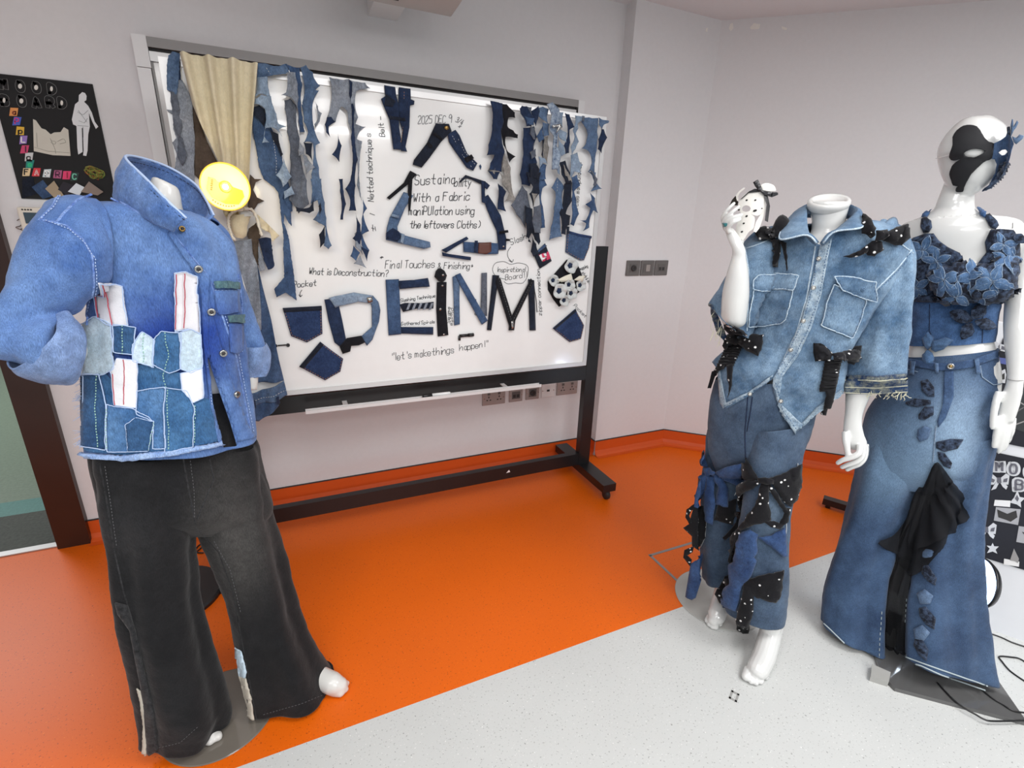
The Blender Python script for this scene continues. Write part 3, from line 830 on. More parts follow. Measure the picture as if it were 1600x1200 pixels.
def rope(pts, r, par, off=0.075, lay=900):
    p3 = [onY(x, y, YB - off) for x, y in smooth(pts, 10)]
    mb = MB()
    L = 0; acc = [0]
    for a, b in zip(p3, p3[1:]): L += (b - a).length; acc.append(L)
    for s in (0, math.pi):
        st = []
        for i, p in enumerate(p3):
            T = (p3[min(i + 1, len(p3) - 1)] - p3[max(i - 1, 0)]).normalized(); a = T.orthogonal().normalized(); b = T.cross(a)
            th = acc[i] * lay + s; st.append(p + (a * math.cos(th) + b * math.sin(th)) * r * 0.6)
        mb.tube(st, r * 0.72, 6)
    mb.build('rope', M_rope, par, smooth=True)
rope([(379, 328), (366, 330), (358, 338), (357, 350), (360, 362), (364, 372), (367, 375)], 0.0045, bd)
rope([(382, 326), (394, 328), (401, 340), (405, 355), (409, 368)], 0.005, bd)

# narrow trouser leg hanging upside down behind the blue shirt
hj = empty('hanging_trousers', onY(415, 655, YB), 'long upside-down denim trouser leg hanging from the rope knot behind the blue shirt', 'trousers')
def legrel(x, y): return 0.02 + 0.012 * math.sin(x / 5.0 + y / 60.0) + 0.004 * noise.noise(V((x / 9, y / 25, 3)))
m = MB(); patch(m, H4("80,-10 215,-30 222,60 250,130 262,240 275,400 276,525 262,545 200,500 120,300"), bm_, 0.012, 0.003, 4, relief=legrel); m.build('grey_leg', D_grey, hj, 'pale grey blue leg', smooth=True)
m = MB(); patch(m, H4("236,90 262,170 300,330 335,470 385,720 415,850 300,860 160,850 140,700 200,500 270,520 272,400"), bm_, 0.006, 0.003, 4, relief=legrel); m.build('blue_leg', D_blue, hj, 'blue leg', smooth=True)
m = MB(); patch(m, H4("415,850 436,935 385,965 160,1010 155,930 300,900"), bm_, 0.01, 0.005, 4, relief=legrel); m.build('waistband', D_mid, hj, smooth=True)
m = MB(); patch(m, H4("190,1005 385,965 385,1000 330,1050 260,1100 235,1090"), bm_, 0.008, 0.004, 4, relief=legrel); m.build('crotch_flap', D_blue, hj, smooth=True)
for s in ("368,935 382,930 392,975 378,985", "215,955 240,950 245,1000 218,1003"):
    m = MB(); patch(m, H4(s), bm_, 0.03, 0.003, 4, relief=legrel); m.build('belt_loop', D_navy, hj, smooth=True)
m = MB(); line(m, H4("160,975 300,950 432,905"), lambda x, y: (bm_(x, y)[0] + V((0, -legrel(x, y), 0)), V((0, -1, 0))), 0.001, 0.017, 2, dash=True); m.build('stitching', M_thread, hj)
on_board('denim_offcut', 'short navy denim scrap hanging below the rope knot', 'denim scrap', [
    ('outer_face', D_navy, [(K6("625,855 690,840 742,850 775,1100 750,1130 715,1140 680,1060"), 0.03)], dict(cloth, wa=0.008)),
    ('reverse_face', D_grey, [(K6("625,900 650,980 690,1090 685,1145 640,1155 625,1080"), 0.026)], cloth)])
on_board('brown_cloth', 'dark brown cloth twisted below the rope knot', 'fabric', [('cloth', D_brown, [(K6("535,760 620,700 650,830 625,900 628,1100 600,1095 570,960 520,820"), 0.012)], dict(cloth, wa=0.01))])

# big torn jeans
on_board('torn_jeans', 'large torn blue jeans with holes hanging right of the beige drape', 'jeans', [
    ('waistband', D_mid, [(B5("122,70 180,66 235,85 300,95 372,72 392,150 320,160 280,168 205,180 120,192"), 0.02)], dict(cloth, wa=0.01)),
    ('back_leg', D_blue, [(P("397,168 414,172 418,190 428,208 440,238 443,268 456,300 457,330 444,335 438,320 434,300 428,292 412,280 405,262 400,230 395,208"), 0.006),
                          (C5("310,100 350,130 335,170 405,280 412,400 385,370 350,300 345,370 365,420 385,480 430,800 455,1025 360,960 285,1000 265,930 350,830 340,600 345,500 330,380 320,300"), 0.016)], dict(cloth, label='long blue tail')),
    ('front_leg', D_light, [(B5("120,185 212,182 234,348 208,352 185,332 150,328 108,348"), 0.022), (B5("104,372 160,335 215,350 240,350 262,440 285,500 300,575 370,602 305,625 335,690 300,640 250,610 195,615 180,680 225,735 165,740 190,600 198,520 185,450 140,418 98,412"), 0.026)], dict(loose, label='pale torn front')),
    ('front_leg', D_blue, [(B5("355,72 480,108 502,250 492,420 505,520 525,645 480,650 468,560 460,440 440,250 400,150"), 0.018)], loose),
    ('grey_panel', D_dgrey, [(B5("350,380 400,360 455,420 480,700 500,900 540,1050 560,1250 470,1330 390,1210 395,1000 398,860 372,640 352,450"), 0.012)], loose),
    ('grey_flap', D_grey, [(B5("372,150 442,150 462,250 472,360 460,462 430,390 380,350 322,342 366,318"), 0.028), (B5("480,730 520,790 515,830 470,850 465,800"), 0.03)], loose),
    ('outer_leg', D_mid, [(B5("480,112 530,85 590,150 600,200 650,262 612,290 640,300 590,400 602,620 650,740 612,760 640,950 655,1060 675,1200 570,1250 575,1000 590,890 588,740 540,725 510,740 548,650 512,560 494,420 518,280 505,200"), 0.024),
                        (C5("570,0 660,0 690,200 704,330 720,480 748,560 720,592 680,562 692,400 640,372 590,345 640,270 628,182 580,170"), 0.02)], loose),
    ('curled_edge', D_grey, [(B5("605,385 632,430 640,470 665,490 645,560 612,612 600,580 628,540 618,440"), 0.022)], loose),
    ('spiked_scrap', D_light, [(B5("345,870 412,1022 370,1080 338,1110 320,1050 280,1010 322,950"), 0.036), (C5("345,110 410,60 440,130 350,170"), 0.03)], loose),
    ('pocket_lining', D_grey, [(B5("500,820 535,850 605,945 530,1005 515,920"), 0.036)], loose),
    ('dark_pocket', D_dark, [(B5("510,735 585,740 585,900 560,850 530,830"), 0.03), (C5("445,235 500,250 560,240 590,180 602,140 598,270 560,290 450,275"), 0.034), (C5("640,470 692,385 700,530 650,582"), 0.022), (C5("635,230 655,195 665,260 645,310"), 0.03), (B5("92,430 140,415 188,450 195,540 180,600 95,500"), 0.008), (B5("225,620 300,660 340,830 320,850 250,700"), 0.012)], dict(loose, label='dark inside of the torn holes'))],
    stitches=(M_thread, [(B5("250,640 285,900 280,1000"), 0.02), (B5("200,110 245,180"), 0.035), (B5("505,230 500,420"), 0.04)]))

# grey netted piece
on_board('netted_cloth', 'long grey and navy cloth cut into a net, left of the upright writing', 'fabric strip', [
    ('grey_face', D_grey, [(B5("725,183 890,198 1030,228 1072,275 958,298 946,420 972,520 950,575 1035,600 985,640 962,700 1005,720 1008,1250 985,1180 960,1090 955,860 930,700 900,600 888,560 878,470 830,428 782,560 708,522 742,400 747,300"), 0.012)], dict(loose, label='grey face')),
    ('seam_strip', D_navy, [(B5("890,198 922,230 942,460 946,700 968,880 950,960 948,1100 925,1200 866,1115 905,1050 908,700 893,320"), 0.02), (C5("860,82 945,55 955,270 890,270 903,180"), 0.02), (C5("945,285 985,385 1000,480 985,560 1060,602 1040,692 975,560 920,500 950,460"), 0.03)], dict(loose, label='navy seam strip')),
    ('navy_hook', D_navy, [(B5("708,520 745,518 778,562 722,600 735,690 700,650 690,580"), 0.02), (B5("800,650 832,760 815,895 750,832 792,770"), 0.016), (C5("810,0 842,0 870,212 845,345 822,345 818,100"), 0.014)], loose),
    ('lower_star', D_grey, [(C5("940,460 985,400 1010,640 940,570"), 0.026), (C5("985,640 1038,750 930,712"), 0.032)], dict(loose, label='grey lower points')),
    ('lower_blue', D_blue, [(C5("1005,150 1042,250 1012,300 1062,440 1005,470 1066,600 1042,692 1000,560 985,480 1000,340"), 0.022), (C5("930,560 985,620 950,690 903,650"), 0.028)], loose)])

# two waistbands hanging as a V
for nm, lb, pls, bk in (('hanging_waistband', 'dark waistband with buckle hanging in a V, its left strap', "158,138 225,150 232,200 246,250 250,400 275,540 215,535 190,350 148,250 138,222 165,205", "165,195 225,240 205,275 158,265"),
                    ('hanging_waistband', 'dark stitched waistband hanging in a V, its right strap', "248,150 320,160 322,225 345,235 342,258 318,262 314,400 290,520 300,550 262,545 272,420 244,330", "192,330 285,345 285,362 192,350")):
    on_board(nm, lb, 'waistband', [('band', D_navy, [(Q3(pls), 0.006)], {'th': 0.006, 'puff': 0.004, 'step': 4}), ('band_fold', D_dark, [(Q3(bk), 0.017)], {'th': 0.004, 'step': 4})], 'waistbands in a V', stitches=(M_tan, [(Q3("180,300 205,360 235,500") if 'left' in lb else Q3("280,180 275,380 258,500"), 0.0175)]))

# triangle of waistbands
def band(nm, lb, pl, mt, extra=(), st=None, group='waistbands of the triangle'):
    on_board(nm, lb, 'waistband', [('band', mt, [(T5(q), 0.005 + 0.006 * i) for i, q in enumerate(pl)], {'th': 0.005, 'puff': 0.004, 'step': 4})] + list(extra), group, stitches=st)
    return
band('waistband_piece', 'black waistband with brass button at the top left of the triangle', ["500,68 600,72 622,130 540,210 450,335 390,410 320,388 330,350 430,220"], D_dark,
     [('button', M_brass, [(T5("560,95 578,88 594,97 596,112 580,122 562,112"), 0.016)], {'th': 0.004, 'label': 'brass button'}), ('belt_loop', D_black, [(T5("470,150 490,140 550,190 535,205"), 0.016), (T5("420,225 440,210 470,250 450,262")    , 0.016)], {'th': 0.002})])
band('waistband_piece', 'dark stitched waistband at the top right of the triangle', ["590,150 650,118 682,160 742,300 822,378 790,435 740,412 640,272 602,212"], D_navy,
     [('belt_loop', D_black, [(T5("715,340 770,310 790,340 735,375"), 0.016)], {'th': 0.003})], (M_thread, [(T5("625,165 700,310 780,415"), 0.016), (T5("650,150 720,290 800,385"), 0.016)]))
band('waistband_piece', 'faded blue waistband down the left side of the triangle', ["250,600 325,628 262,720 200,870 202,905 150,930 110,950 118,880 140,800", "110,920 180,888 245,935 450,988 456,1030 400,1042 230,1002 110,972"], D_mid,
     [('belt_loop', D_light, [(T5("150,770 210,785 205,805 148,790"), 0.02), (T5("225,920 250,930 238,1000 218,990"), 0.024)], {'th': 0.003}), ('end_fold', D_navy, [(T5("110,915 160,880 205,905 225,950 195,985 112,962"), 0.019)], {'th': 0.004})])
band('waistband_piece', 'dark blue waistband down the right side of the triangle', ["865,648 905,622 960,710 1002,782 1048,962 1046,1050 990,1050 972,902 920,790"], D_navy,
     [('belt_loop', D_black, [(T5("985,905 1050,895 1055,915 985,925"), 0.02), (T5("1040,962 1068,965 1066,982 1040,982"), 0.016)], {'th': 0.003}), ('button', M_steel, [(T5("1012,1018 1022,1014 1030,1022 1022,1032 1012,1028"), 0.016)], {'th': 0.003})])
band('waistband_piece', 'blue waistband with brown leather label at the bottom right of the triangle', ["715,988 800,992 930,995 992,1002 985,1082 880,1085 715,1065"], D_blue,
     [('leather_label', M_leather, [(T5("828,996 926,990 926,1062 890,1084 824,1076"), 0.015)], {'th': 0.003, 'wa': 0.001}), ('belt_loop', D_navy, [(T5("796,978 820,978 818,1072 794,1070"), 0.016)], {'th': 0.003})])
on_board('arrow_strip', 'black fabric strips making an arrowhead at the left of the triangle', 'fabric strip', [('strip', D_black, [(T5("300,435 352,462 284,540 140,660 118,645 250,530"), 0.004)], {'th': 0.004}), ('strip', D_black, [(T5("285,520 318,470 312,560 300,740 285,752 280,600"), 0.009)], {'th': 0.004})], 'arrowheads of the triangle')
on_board('arrow_strip', 'dark fabric strips making an arrowhead at the right of the triangle', 'fabric strip', [('strip', D_dark, [(T5("732,468 780,485 852,508 880,525 880,545 840,535 780,505 735,492 690,528 685,515"), 0.004)], {'th': 0.004}), ('strip', D_navy, [(T5("850,510 882,518 878,600 884,690 855,680"), 0.009)], {'th': 0.004}), ('folded_end', D_navy, [(T5("878,520 915,550 892,582 868,560"), 0.014)], {'th': 0.003})], 'arrowheads of the triangle')
on_board('arrow_strip', 'navy fabric strips making an arrowhead below the triangle', 'fabric strip', [('strip', D_navy, [(T5("545,1052 740,948 755,965 580,1072"), 0.004)], {'th': 0.004}), ('strip', D_navy, [(T5("545,1068 600,1082 772,1106 770,1132 640,1112 552,1098"), 0.008)], {'th': 0.004})], 'arrowheads of the triangle')
on_board('denim_scrap', 'tiny blue denim scrap right of the triangle tip', 'denim scrap', [('scrap', D_blue, [(T5("840,395 850,385 858,402 850,428"), 0.002)], {})])

# right-hand drapes
on_board('slashed_strip', 'navy and grey strip slashed along its edge, first drape right of the triangle', 'fabric strip', [
    ('navy_face', D_navy, [(R5("70,112 140,128 172,136 185,300 168,400 192,560 168,740 130,730 60,722 75,660 102,590 40,592 55,500 70,440"), 0.018)], dict(loose, label='navy face')),
    ('black_edge', D_black, [(R5("135,126 215,142 250,180 296,210 298,258 235,258 222,330 270,375 314,410 312,442 205,430 216,540 296,602 242,655 190,500 165,380"), 0.012)], dict(loose, label='black cut edge')),
    ('grey_reverse', D_stone, [(R5("202,520 250,700 292,985 200,1002 242,930 212,872 182,852 160,745 205,790 185,700 165,740 182,600"), 0.008), (R5("102,590 80,690 55,725 110,760 130,640"), 0.01)], dict(loose, label='grey reverse')),
    ('tail', D_navy, [(R5("138,840 180,872 217,912 192,962 212,1088 138,1068"), 0.01), (R5("55,728 165,735 132,805 98,802"), 0.008)], loose)],
    stitches=(M_thread, [(R5("150,140 160,300 155,560"), 0.026)]))
D8 = lambda s: P(s, 795, 150, 8.57)
E8 = lambda s: P(s, 780, 270, 7.5)
on_board('navy_strand', 'tangled navy denim strand with a long grey tail, second drape right of the triangle', 'denim strand', [
    ('strand', D_navy, [(D8("75,200 110,158 180,165 265,300 245,430 170,430 140,330 90,260"), 0.034), (D8("155,440 300,420 335,560 300,680 335,900 330,1060 250,1210 140,1190 105,1060 140,850 150,600"), 0.014), (D8("250,220 332,158 348,230 332,330 290,430 250,330"), 0.03)], loose),
    ('twisted_face', D_dgrey, [(D8("178,162 255,172 248,262 200,242"), 0.026), (D8("240,430 300,440 300,600 270,600 230,520"), 0.024), (D8("235,760 300,720 310,820 250,860"), 0.022), (E8("350,400 442,370 452,600 432,705 362,700 340,560"), 0.03)], loose),
    ('dark_core', D_dark, [(D8("210,920 300,905 342,1000 330,1120 220,1090"), 0.03), (E8("262,0 440,0 422,240 345,400 300,250 352,170 300,120"), 0.026), (E8("262,380 342,420 362,560 430,640 442,800 420,842 380,780 342,700 300,800 332,812 280,740 262,560"), 0.022), (E8("350,740 402,830 422,930 372,982 345,920"), 0.016)], loose),
    ('blue_face', D_blue, [(D8("150,300 260,330 250,420 180,410"), 0.044), (D8("300,560 390,420 400,600 340,640"), 0.034)], loose),
    ('lining', D_stone, [(E8("328,240 392,250 345,402"), 0.034)], loose),
    ('grey_tail', D_dgrey, [(E8("108,382 240,150 300,220 342,420 285,645 240,580 180,490"), 0.01)], dict(loose, label='grey lower tail'))])
on_board('braided_belt', 'pale speckled denim belt with a buckle draped among the strands', 'belt', [
    ('band', denim('denim_speckled', rgb(66, 88, 120), rgb(180, 194, 208), scale=70, slub=.2), [(R5("535,155 585,138 640,200 662,350 632,430 622,520 660,600 632,722 580,725 592,540 602,430 560,380 578,250"), 0.05)], {'th': 0.004, 'puff': 0.003, 'step': 3.5, 'wa': 0.01}),
    ('buckle', M_steel, [(R5("565,345 640,330 655,360 600,410 625,352 575,365"), 0.072)], {'th': 0.004})],
    stitches=(D_navy, [(R5("560,170 610,260 620,420 610,560 605,700"), 0.064), (R5("590,160 640,280 640,380"), 0.064)]))
on_board('pale_legs', 'pale blue torn denim with two hanging legs behind the speckled belt', 'torn denim', [
    ('upper_cloth', D_mid, [(D8("335,180 400,165 472,200 466,390 380,335 335,300"), 0.028), (D8("380,375 482,390 472,545 400,562 382,470"), 0.032)], loose),
    ('pale_cloth', D_light, [(D8("590,238 665,240 645,445 600,410"), 0.028), (D8("598,440 702,520 692,645 650,610 588,560"), 0.034), (D8("588,590 662,680 695,785 640,822 590,740"), 0.03), (D8("340,820 420,850 455,920 400,905 350,1000"), 0.03), (D8("570,990 620,940 625,1060 590,1050"), 0.03)], loose),
    ('navy_flap', D_navy, [(D8("688,250 745,268 802,440 738,475 752,640 745,775 692,792 668,680 712,560"), 0.03)], loose),
    ('shaded_lining', D_stone, [(D8("410,570 492,548 502,700 482,905 440,880 412,720"), 0.012), (D8("650,930 700,950 765,1140 705,1150 670,1040"), 0.04)], loose),  # lining in stone-coloured cloth
    ('left_leg', D_blue, [(D8("348,1000 402,908 458,930 430,1050 445,1120 350,1150"), 0.024), (E8("430,-20 490,0 517,150 470,190 466,400 502,560 502,640 440,652 434,400 424,200"), 0.016)], loose),
    ('right_leg', D_mid, [(E8("563,180 640,58 722,170 692,250 692,420 668,640 692,742 540,782 560,640 592,400 612,230"), 0.024)], loose),
    ('dark_lining', D_dark, [(E8("698,140 740,98 792,120 788,330 722,480 772,500 772,610 742,622 722,722 680,712 660,470 692,300"), 0.03), (D8("595,900 682,878 742,1040 765,1165 690,1190 640,1060"), 0.036), (D8("385,560 415,600 412,860 380,800"), 0.026), (E8("745,618 786,630 782,700 750,727"), 0.02)], dict(loose, label='dark torn lining'))],
    stitches=(M_thread, [(E8("640,100 632,400 600,770"), 0.034), (E8("660,110 655,400 640,760"), 0.034), (E8("550,720 690,690"), 0.034)]))
on_board('circle_cut_denim', 'light blue denim with round holes at the top right corner of the board', 'torn denim', [
    ('right_strip', D_mid, [(D8("900,288 1030,300 1145,310 1140,400 1142,560 1130,700 1125,1210 1100,1120 1060,1010 1010,1025 1075,905 1062,805 1020,742 930,712 1000,640 1012,520 962,420 930,370"), 0.014), (E8("1000,-10 1092,0 1096,130 1162,190 1040,222 1082,120 1050,40"), 0.018)], dict(loose, label='light blue strip')),
    ('left_lobe', D_light, [(D8("828,280 942,290 922,352 862,385 872,450 832,522 882,622 832,722 778,822 770,700 820,560 800,480"), 0.026), (D8("780,800 852,768 882,880 935,930 890,1022 912,1052 822,1020 782,1150 758,1100 770,900"), 0.024)], loose),
    ('lower_lobe', D_blue, [(E8("800,60 862,28 902,150 832,222 852,300 882,480 832,622 788,602 802,300 812,200"), 0.022)], loose),
    ('navy_diamond', D_navy, [(D8("1190,460 1215,460 1258,570 1200,700 1190,775 1142,722 1150,590"), 0.018)], loose),
    ('dark_fold', D_dgrey, [(D8("1008,990 1062,1010 1112,1120 1102,1210 1058,1205 1072,1085"), 0.03), (D8("920,285 950,290 940,360 915,350"), 0.03)], loose),
    ('lower_scrap', D_blue, [(E8("1030,238 1085,300 1122,472 1060,440 1020,640 950,682 982,592 898,552 982,555 1032,420 980,372 1042,322"), 0.016)], loose),
    ('hem', D_mid, [(D8("1140,308 1285,352 1262,382 1215,400 1190,460 1150,402"), 0.022)], loose)])

# ---- letters
def letter(name, label, strips):
    on_board(name, label, 'denim letter', [(pn, mt, [(pl, h)], dict({'th': 0.004, 'puff': 0.003, 'step': 5, 'wa': 0.002}, **op)) for pn, mt, pl, h, op in strips], 'letters of the word on the board')
letter('denim_letter', 'letter D made of blue waistband and a black scrap', [
    ('stem', D_navy, L4("400,405 440,400 495,402 530,560 556,692 520,750 472,712 430,560"), 0.004, {}),
    ('bow', D_light, L4("430,392 480,378 610,352 745,374 742,432 640,418 600,430 500,452 478,462 455,425"), 0.009, {'label': 'faded upper curve'}),
    ('bow', D_mid, L4("725,385 748,375 788,420 802,480 792,560 745,690 705,736 665,668 742,600 740,460"), 0.006, {'label': 'right curve'}),
    ('scrap', D_black, L4("508,742 560,680 665,662 692,710 650,730 592,735 585,775 530,792"), 0.009, {'label': 'black lower scrap'}),
    ('fastener', M_steel, L4("700,388 740,380 745,415 710,425"), 0.017, {'th': 0.003, 'puff': 0.001})])
letter('denim_letter', 'letter E with a striped middle arm', [
    ('stem', D_blue, L4("840,262 935,258 945,450 952,652 862,662 850,450"), 0.004, {}),
    ('upper_arm', D_navy, L4("932,268 1040,262 1142,248 1156,310 1040,318 940,328"), 0.006, {'puff': 0.005, 'wa': 0.006, 'ws': 3}),
    ('striped_arm', D_dark, L4("940,440 980,428 1100,430 1185,420 1182,468 1060,470 965,492"), 0.006, {'label': 'slashed arm in grey and black stripes'}),
    ('lower_arm', D_navy, L4("950,602 1182,602 1182,656 952,648"), 0.006, {'puff': 0.005})])
eo = [o for o in bpy.data.objects if o.get('label') == 'letter E with a striped middle arm'][0]
m = MB()
for i in range(5): 
    x = 985 + i * 40; patch(m, L4("%d,478 %d,474 %d,426 %d,428" % (x, x + 18, x + 38, x + 20)), bm_, 0.0125, 0.002, 6, relief=wob(9, 0.001, 3))
m.build('stripe', D_grey, eo, 'pale slashes on the middle arm')
letter('denim_letter', 'letter I made of a black snap placket topped by a black flower', [
    ('placket', D_black, L4("1210,280 1278,278 1275,470 1292,660 1216,670 1205,470"), 0.004, {}),
    ('flower', D_black, L4("1235,178 1262,196 1280,230 1270,262 1248,282 1218,270 1190,240 1200,200 1215,182"), 0.006, {'puff': 0.016, 'pk': 6, 'label': 'black fabric flower'}),
    ('snap', M_steel, L4("1238,300 1246,294 1254,300 1250,310 1240,310"), 0.012, {'th': 0.003, 'puff': 0.002}), ('snap', M_steel, L4("1248,650 1258,644 1266,650 1260,660 1250,660"), 0.012, {'th': 0.003, 'puff': 0.002}),
    ('snap', M_steel, L4("1222,470 1232,458 1240,470 1234,482 1224,482"), 0.012, {'th': 0.003, 'puff': 0.002}), ('snap', M_steel, L4("1236,220 1248,214 1254,226 1246,234 1236,230"), 0.024, {'th': 0.003, 'puff': 0.002})])
letter('denim_letter', 'letter N made of blue, faded and charcoal strips', [
    ('left_strip', D_mid, N4("105,370 128,358 150,352 148,500 150,664 116,672 112,500"), 0.004, {}),
    ('diagonal_strip', D_blue, N4("118,358 150,345 240,500 322,640 285,666 160,440"), 0.009, {}),
    ('right_strip', D_dgrey, N4("285,345 318,343 318,612 280,612"), 0.006, {'label': 'charcoal strip'})])
letter('denim_letter', 'letter M made of black zip strips', [
    ('left_strip', D_dark, N4("355,358 396,360 370,520 346,702 320,700 340,520"), 0.004, {}),
    ('zip_strip', D_black, N4("378,358 402,382 482,640 458,682 420,560 370,402"), 0.009, {}),
    ('zip_strip', D_black, N4("460,632 590,378 606,400 492,640 485,700 452,700"), 0.011, {}),
    ('right_strip', D_dark, N4("576,382 612,390 622,702 585,702"), 0.006, {}),
    ('zip_pull', M_steel, N4("462,640 478,640 478,685 466,690"), 0.02, {'th': 0.003, 'puff': 0.001})])
mo = [o for o in bpy.data.objects if o.get('label') == 'letter M made of black zip strips'][0]
m = MB(); line(m, N4("612,410 618,460 628,520 632,590"), bm_, 0.002, 0.008, 3); m.build('cord', M_black, mo)
m = MB(); line(m, N4("388,375 430,520 470,650"), bm_, 0.0012, 0.018, 2, dash=True); line(m, N4("475,640 530,520 595,395"), bm_, 0.0012, 0.02, 2, dash=True); m.build('zip_teeth', M_steel, mo)

# ---- pockets
def pocket(label, pl, hem, mt=None, sc=0.93):
    on_board('denim_pocket', label, 'pocket', [('pouch', mt or D_pocket, [(pl, 0.003)], {'th': 0.004, 'puff': 0.003, 'step': 6, 'wa': 0.002}), ('hem', D_dark if mt is None else D_pocket, [(hem, 0.0105)], {'th': 0.002, 'step': 6, 'wa': 0.001})], 'cut-off pockets on the board',
             stitches=(M_tan, [(inset(pl, sc) + inset(pl, sc)[:1], 0.0118)]))
pocket('navy pocket, point down, left of the letter D', L4("100,465 240,458 380,450 386,650 275,712 160,666"), L4("100,465 240,458 380,450 382,480 240,488 108,495"))
pocket('navy pocket turned on its side below the letter D', L4("370,708 450,770 535,830 515,922 405,985 220,886"), L4("370,708 395,728 250,900 220,886"))
pocket('faded blue pocket at the right edge of the board', N4("820,80 890,100 970,115 955,190 925,265 900,266 810,215"), N4("820,80 890,100 970,115 968,130 890,115 820,96"), D_blue)
pocket('navy pocket below the paper rosettes', N4("870,570 925,672 905,755 835,775 730,690"), N4("870,570 876,582 742,696 730,690"))

# ---- label patch and rosettes
lp = on_board('label_patch', 'small dark denim patch with a pink and white logo label', 'patch', [
    ('cloth', D_dark, [(N4("610,232 680,160 722,270 650,318"), 0.004)], {'th': 0.003}),
    ('logo_label', mat('pink_label', rgb(208, 60, 96), 0.6), [(N4("640,232 700,210 716,255 665,275"), 0.009)], {'th': 0.0015, 'wa': 0.0005}),
    ('logo_mark', M_white, [(N4("642,236 656,226 664,250 690,246 668,262 660,272"), 0.0115), (N4("668,226 684,220 690,238 680,244"), 0.0115)], {'th': 0.001, 'wa': 0.0003}),
    ('folded_edge', D_blue, [(N4("612,228 672,165 690,175 640,215"), 0.009)], {'th': 0.002})])
ro = empty('rosette_panel', onY(888, 478, YB), 'black fabric panel with white paper rosettes below the faded pocket', 'rosette panel')
m = MB(); patch(m, N4("700,400 760,330 820,262 882,282 910,350 936,432 850,500 770,556 735,510 702,450"), bm_, 0.003, 0.004, 6); m.build('panel', D_black, ro)
for i, (x, y, r, dp) in enumerate([(835, 298, 48, .0), (728, 390, 36, .0), (820, 415, 38, .01), (893, 420, 38, .004), (832, 468, 40, .012), (755, 452, 50, .018), (790, 512, 38, .01)]):
    c, _ = bm_(*N4("%d,%d" % (x, y))[0]); rad = r * 0.00071 * 1.02
    m = MB(); vs = []; fs = []; nn = 40
    for k, (f, h) in enumerate(((0.3, 0.004), (0.62, 0.012), (1.0, 0.02), (1.02, 0.017), (0.6, 0.008))):
        for j in range(nn):
            t = 2 * math.pi * j / nn; q = 1 + 0.05 * math.sin(4 * t + i) * (f > 0.5); hh = h + 0.004 * math.sin(5 * t + i + 1.5) * (f > .5)
            vs.append(c + V((math.cos(t) * rad * f * q, -0.007 - dp - hh, math.sin(t) * rad * f * q)))
    for k in range(4):
        for j in range(nn): fs.append((k * nn + j, k * nn + (j + 1) % nn, (k + 1) * nn + (j + 1) % nn, (k + 1) * nn + j))
    m.add(vs, fs, 0); m.disc(c + V((0, -0.009 - dp, 0)), (0, -1, 0), rad * 0.42, 0.004, 20, 1)
    m.build('rosette', [mat('rosette_paper', rgb(200, 203, 202), 0.8, noise_amt=0.08), D_navy], ro, smooth=True)
for s in ("742,385 790,360 830,345 840,385 770,400", "845,385 880,360 918,358 900,395"):
    m = MB(); patch(m, N4(s), bm_, 0.03, 0.0015, 5, puff=0.006); m.build('paper_leaf', mat('leaf_paper', rgb(222, 218, 202), 0.8), ro, smooth=True)

# ================================================================== ON THE WALLS
# black mood board poster at the left
YQ = YW - 0.006
wm = plane_map(YQ)
W4 = lambda s: P(s, 0, 90, 4)
M_card = mat('black_card', rgb(18, 18, 20), 0.75, noise_amt=0.15)
mp_ = empty('mood_board_poster', (-0.72, YW, 1.43), 'black mood board poster on the wall with cut-out letters and fabric swatches', 'poster')
m = MB(); a, b = wm(0, 116)[0], wm(176, 306)[0]
m.box((-0.858, YQ, 1.437), (-0.578, YW, 1.832)); m.build('card', M_card, mp_)
def stroke_letter(mb, ch, cx, cy, h, mp, wd, mi=0, off=0.001, slx=1.0, lean=0.0):
    ls, W = strokes(ch); k = h
    for l in ls:
        pts = []
        for (x, y) in l:
            p, nn = mp(cx + (x - W / 2) * k * slx + lean * (y - 0.5) * k, cy - (y - 0.5) * k); pts.append(p + nn * off)
        ribbon(mb, pts, wd, V(mp(cx, cy)[1]), mi)
M_chalk = mat('chalk_grey', rgb(120, 120, 120), 0.8); M_pale = MATS.get('pale_ink') or mat('pale_ink', rgb(225, 222, 215), 0.7)
for word, cs in (('MOOD', [(5, 131), (32, 135), (57, 137), (81, 139)]), ('BOARD', [(7, 157), (34, 158), (57, 160), (78, 160), (97, 161)])):
    m = MB()
    for ch, (x, y) in zip(word, cs):
        stroke_letter(m, ch, x, y, 13, wm, 0.0125, 0, 0.0008, 1.1, -0.12); stroke_letter(m, ch, x, y, 13, wm, 0.0098, 1, 0.0016, 1.1, -0.12)
        if ch in 'OBD': patch(m, [(x + 4 * math.cos(t * .6283) * (0.8 if ch == 'O' else .55), y + 4 * math.sin(t * .6283)) for t in range(10)], wm, 0.0024, 0.0008, 9, mi=2)
    m.build('lettering', [M_chalk, M_card, M_pale], mp_, 'grey outlined bubble letters')
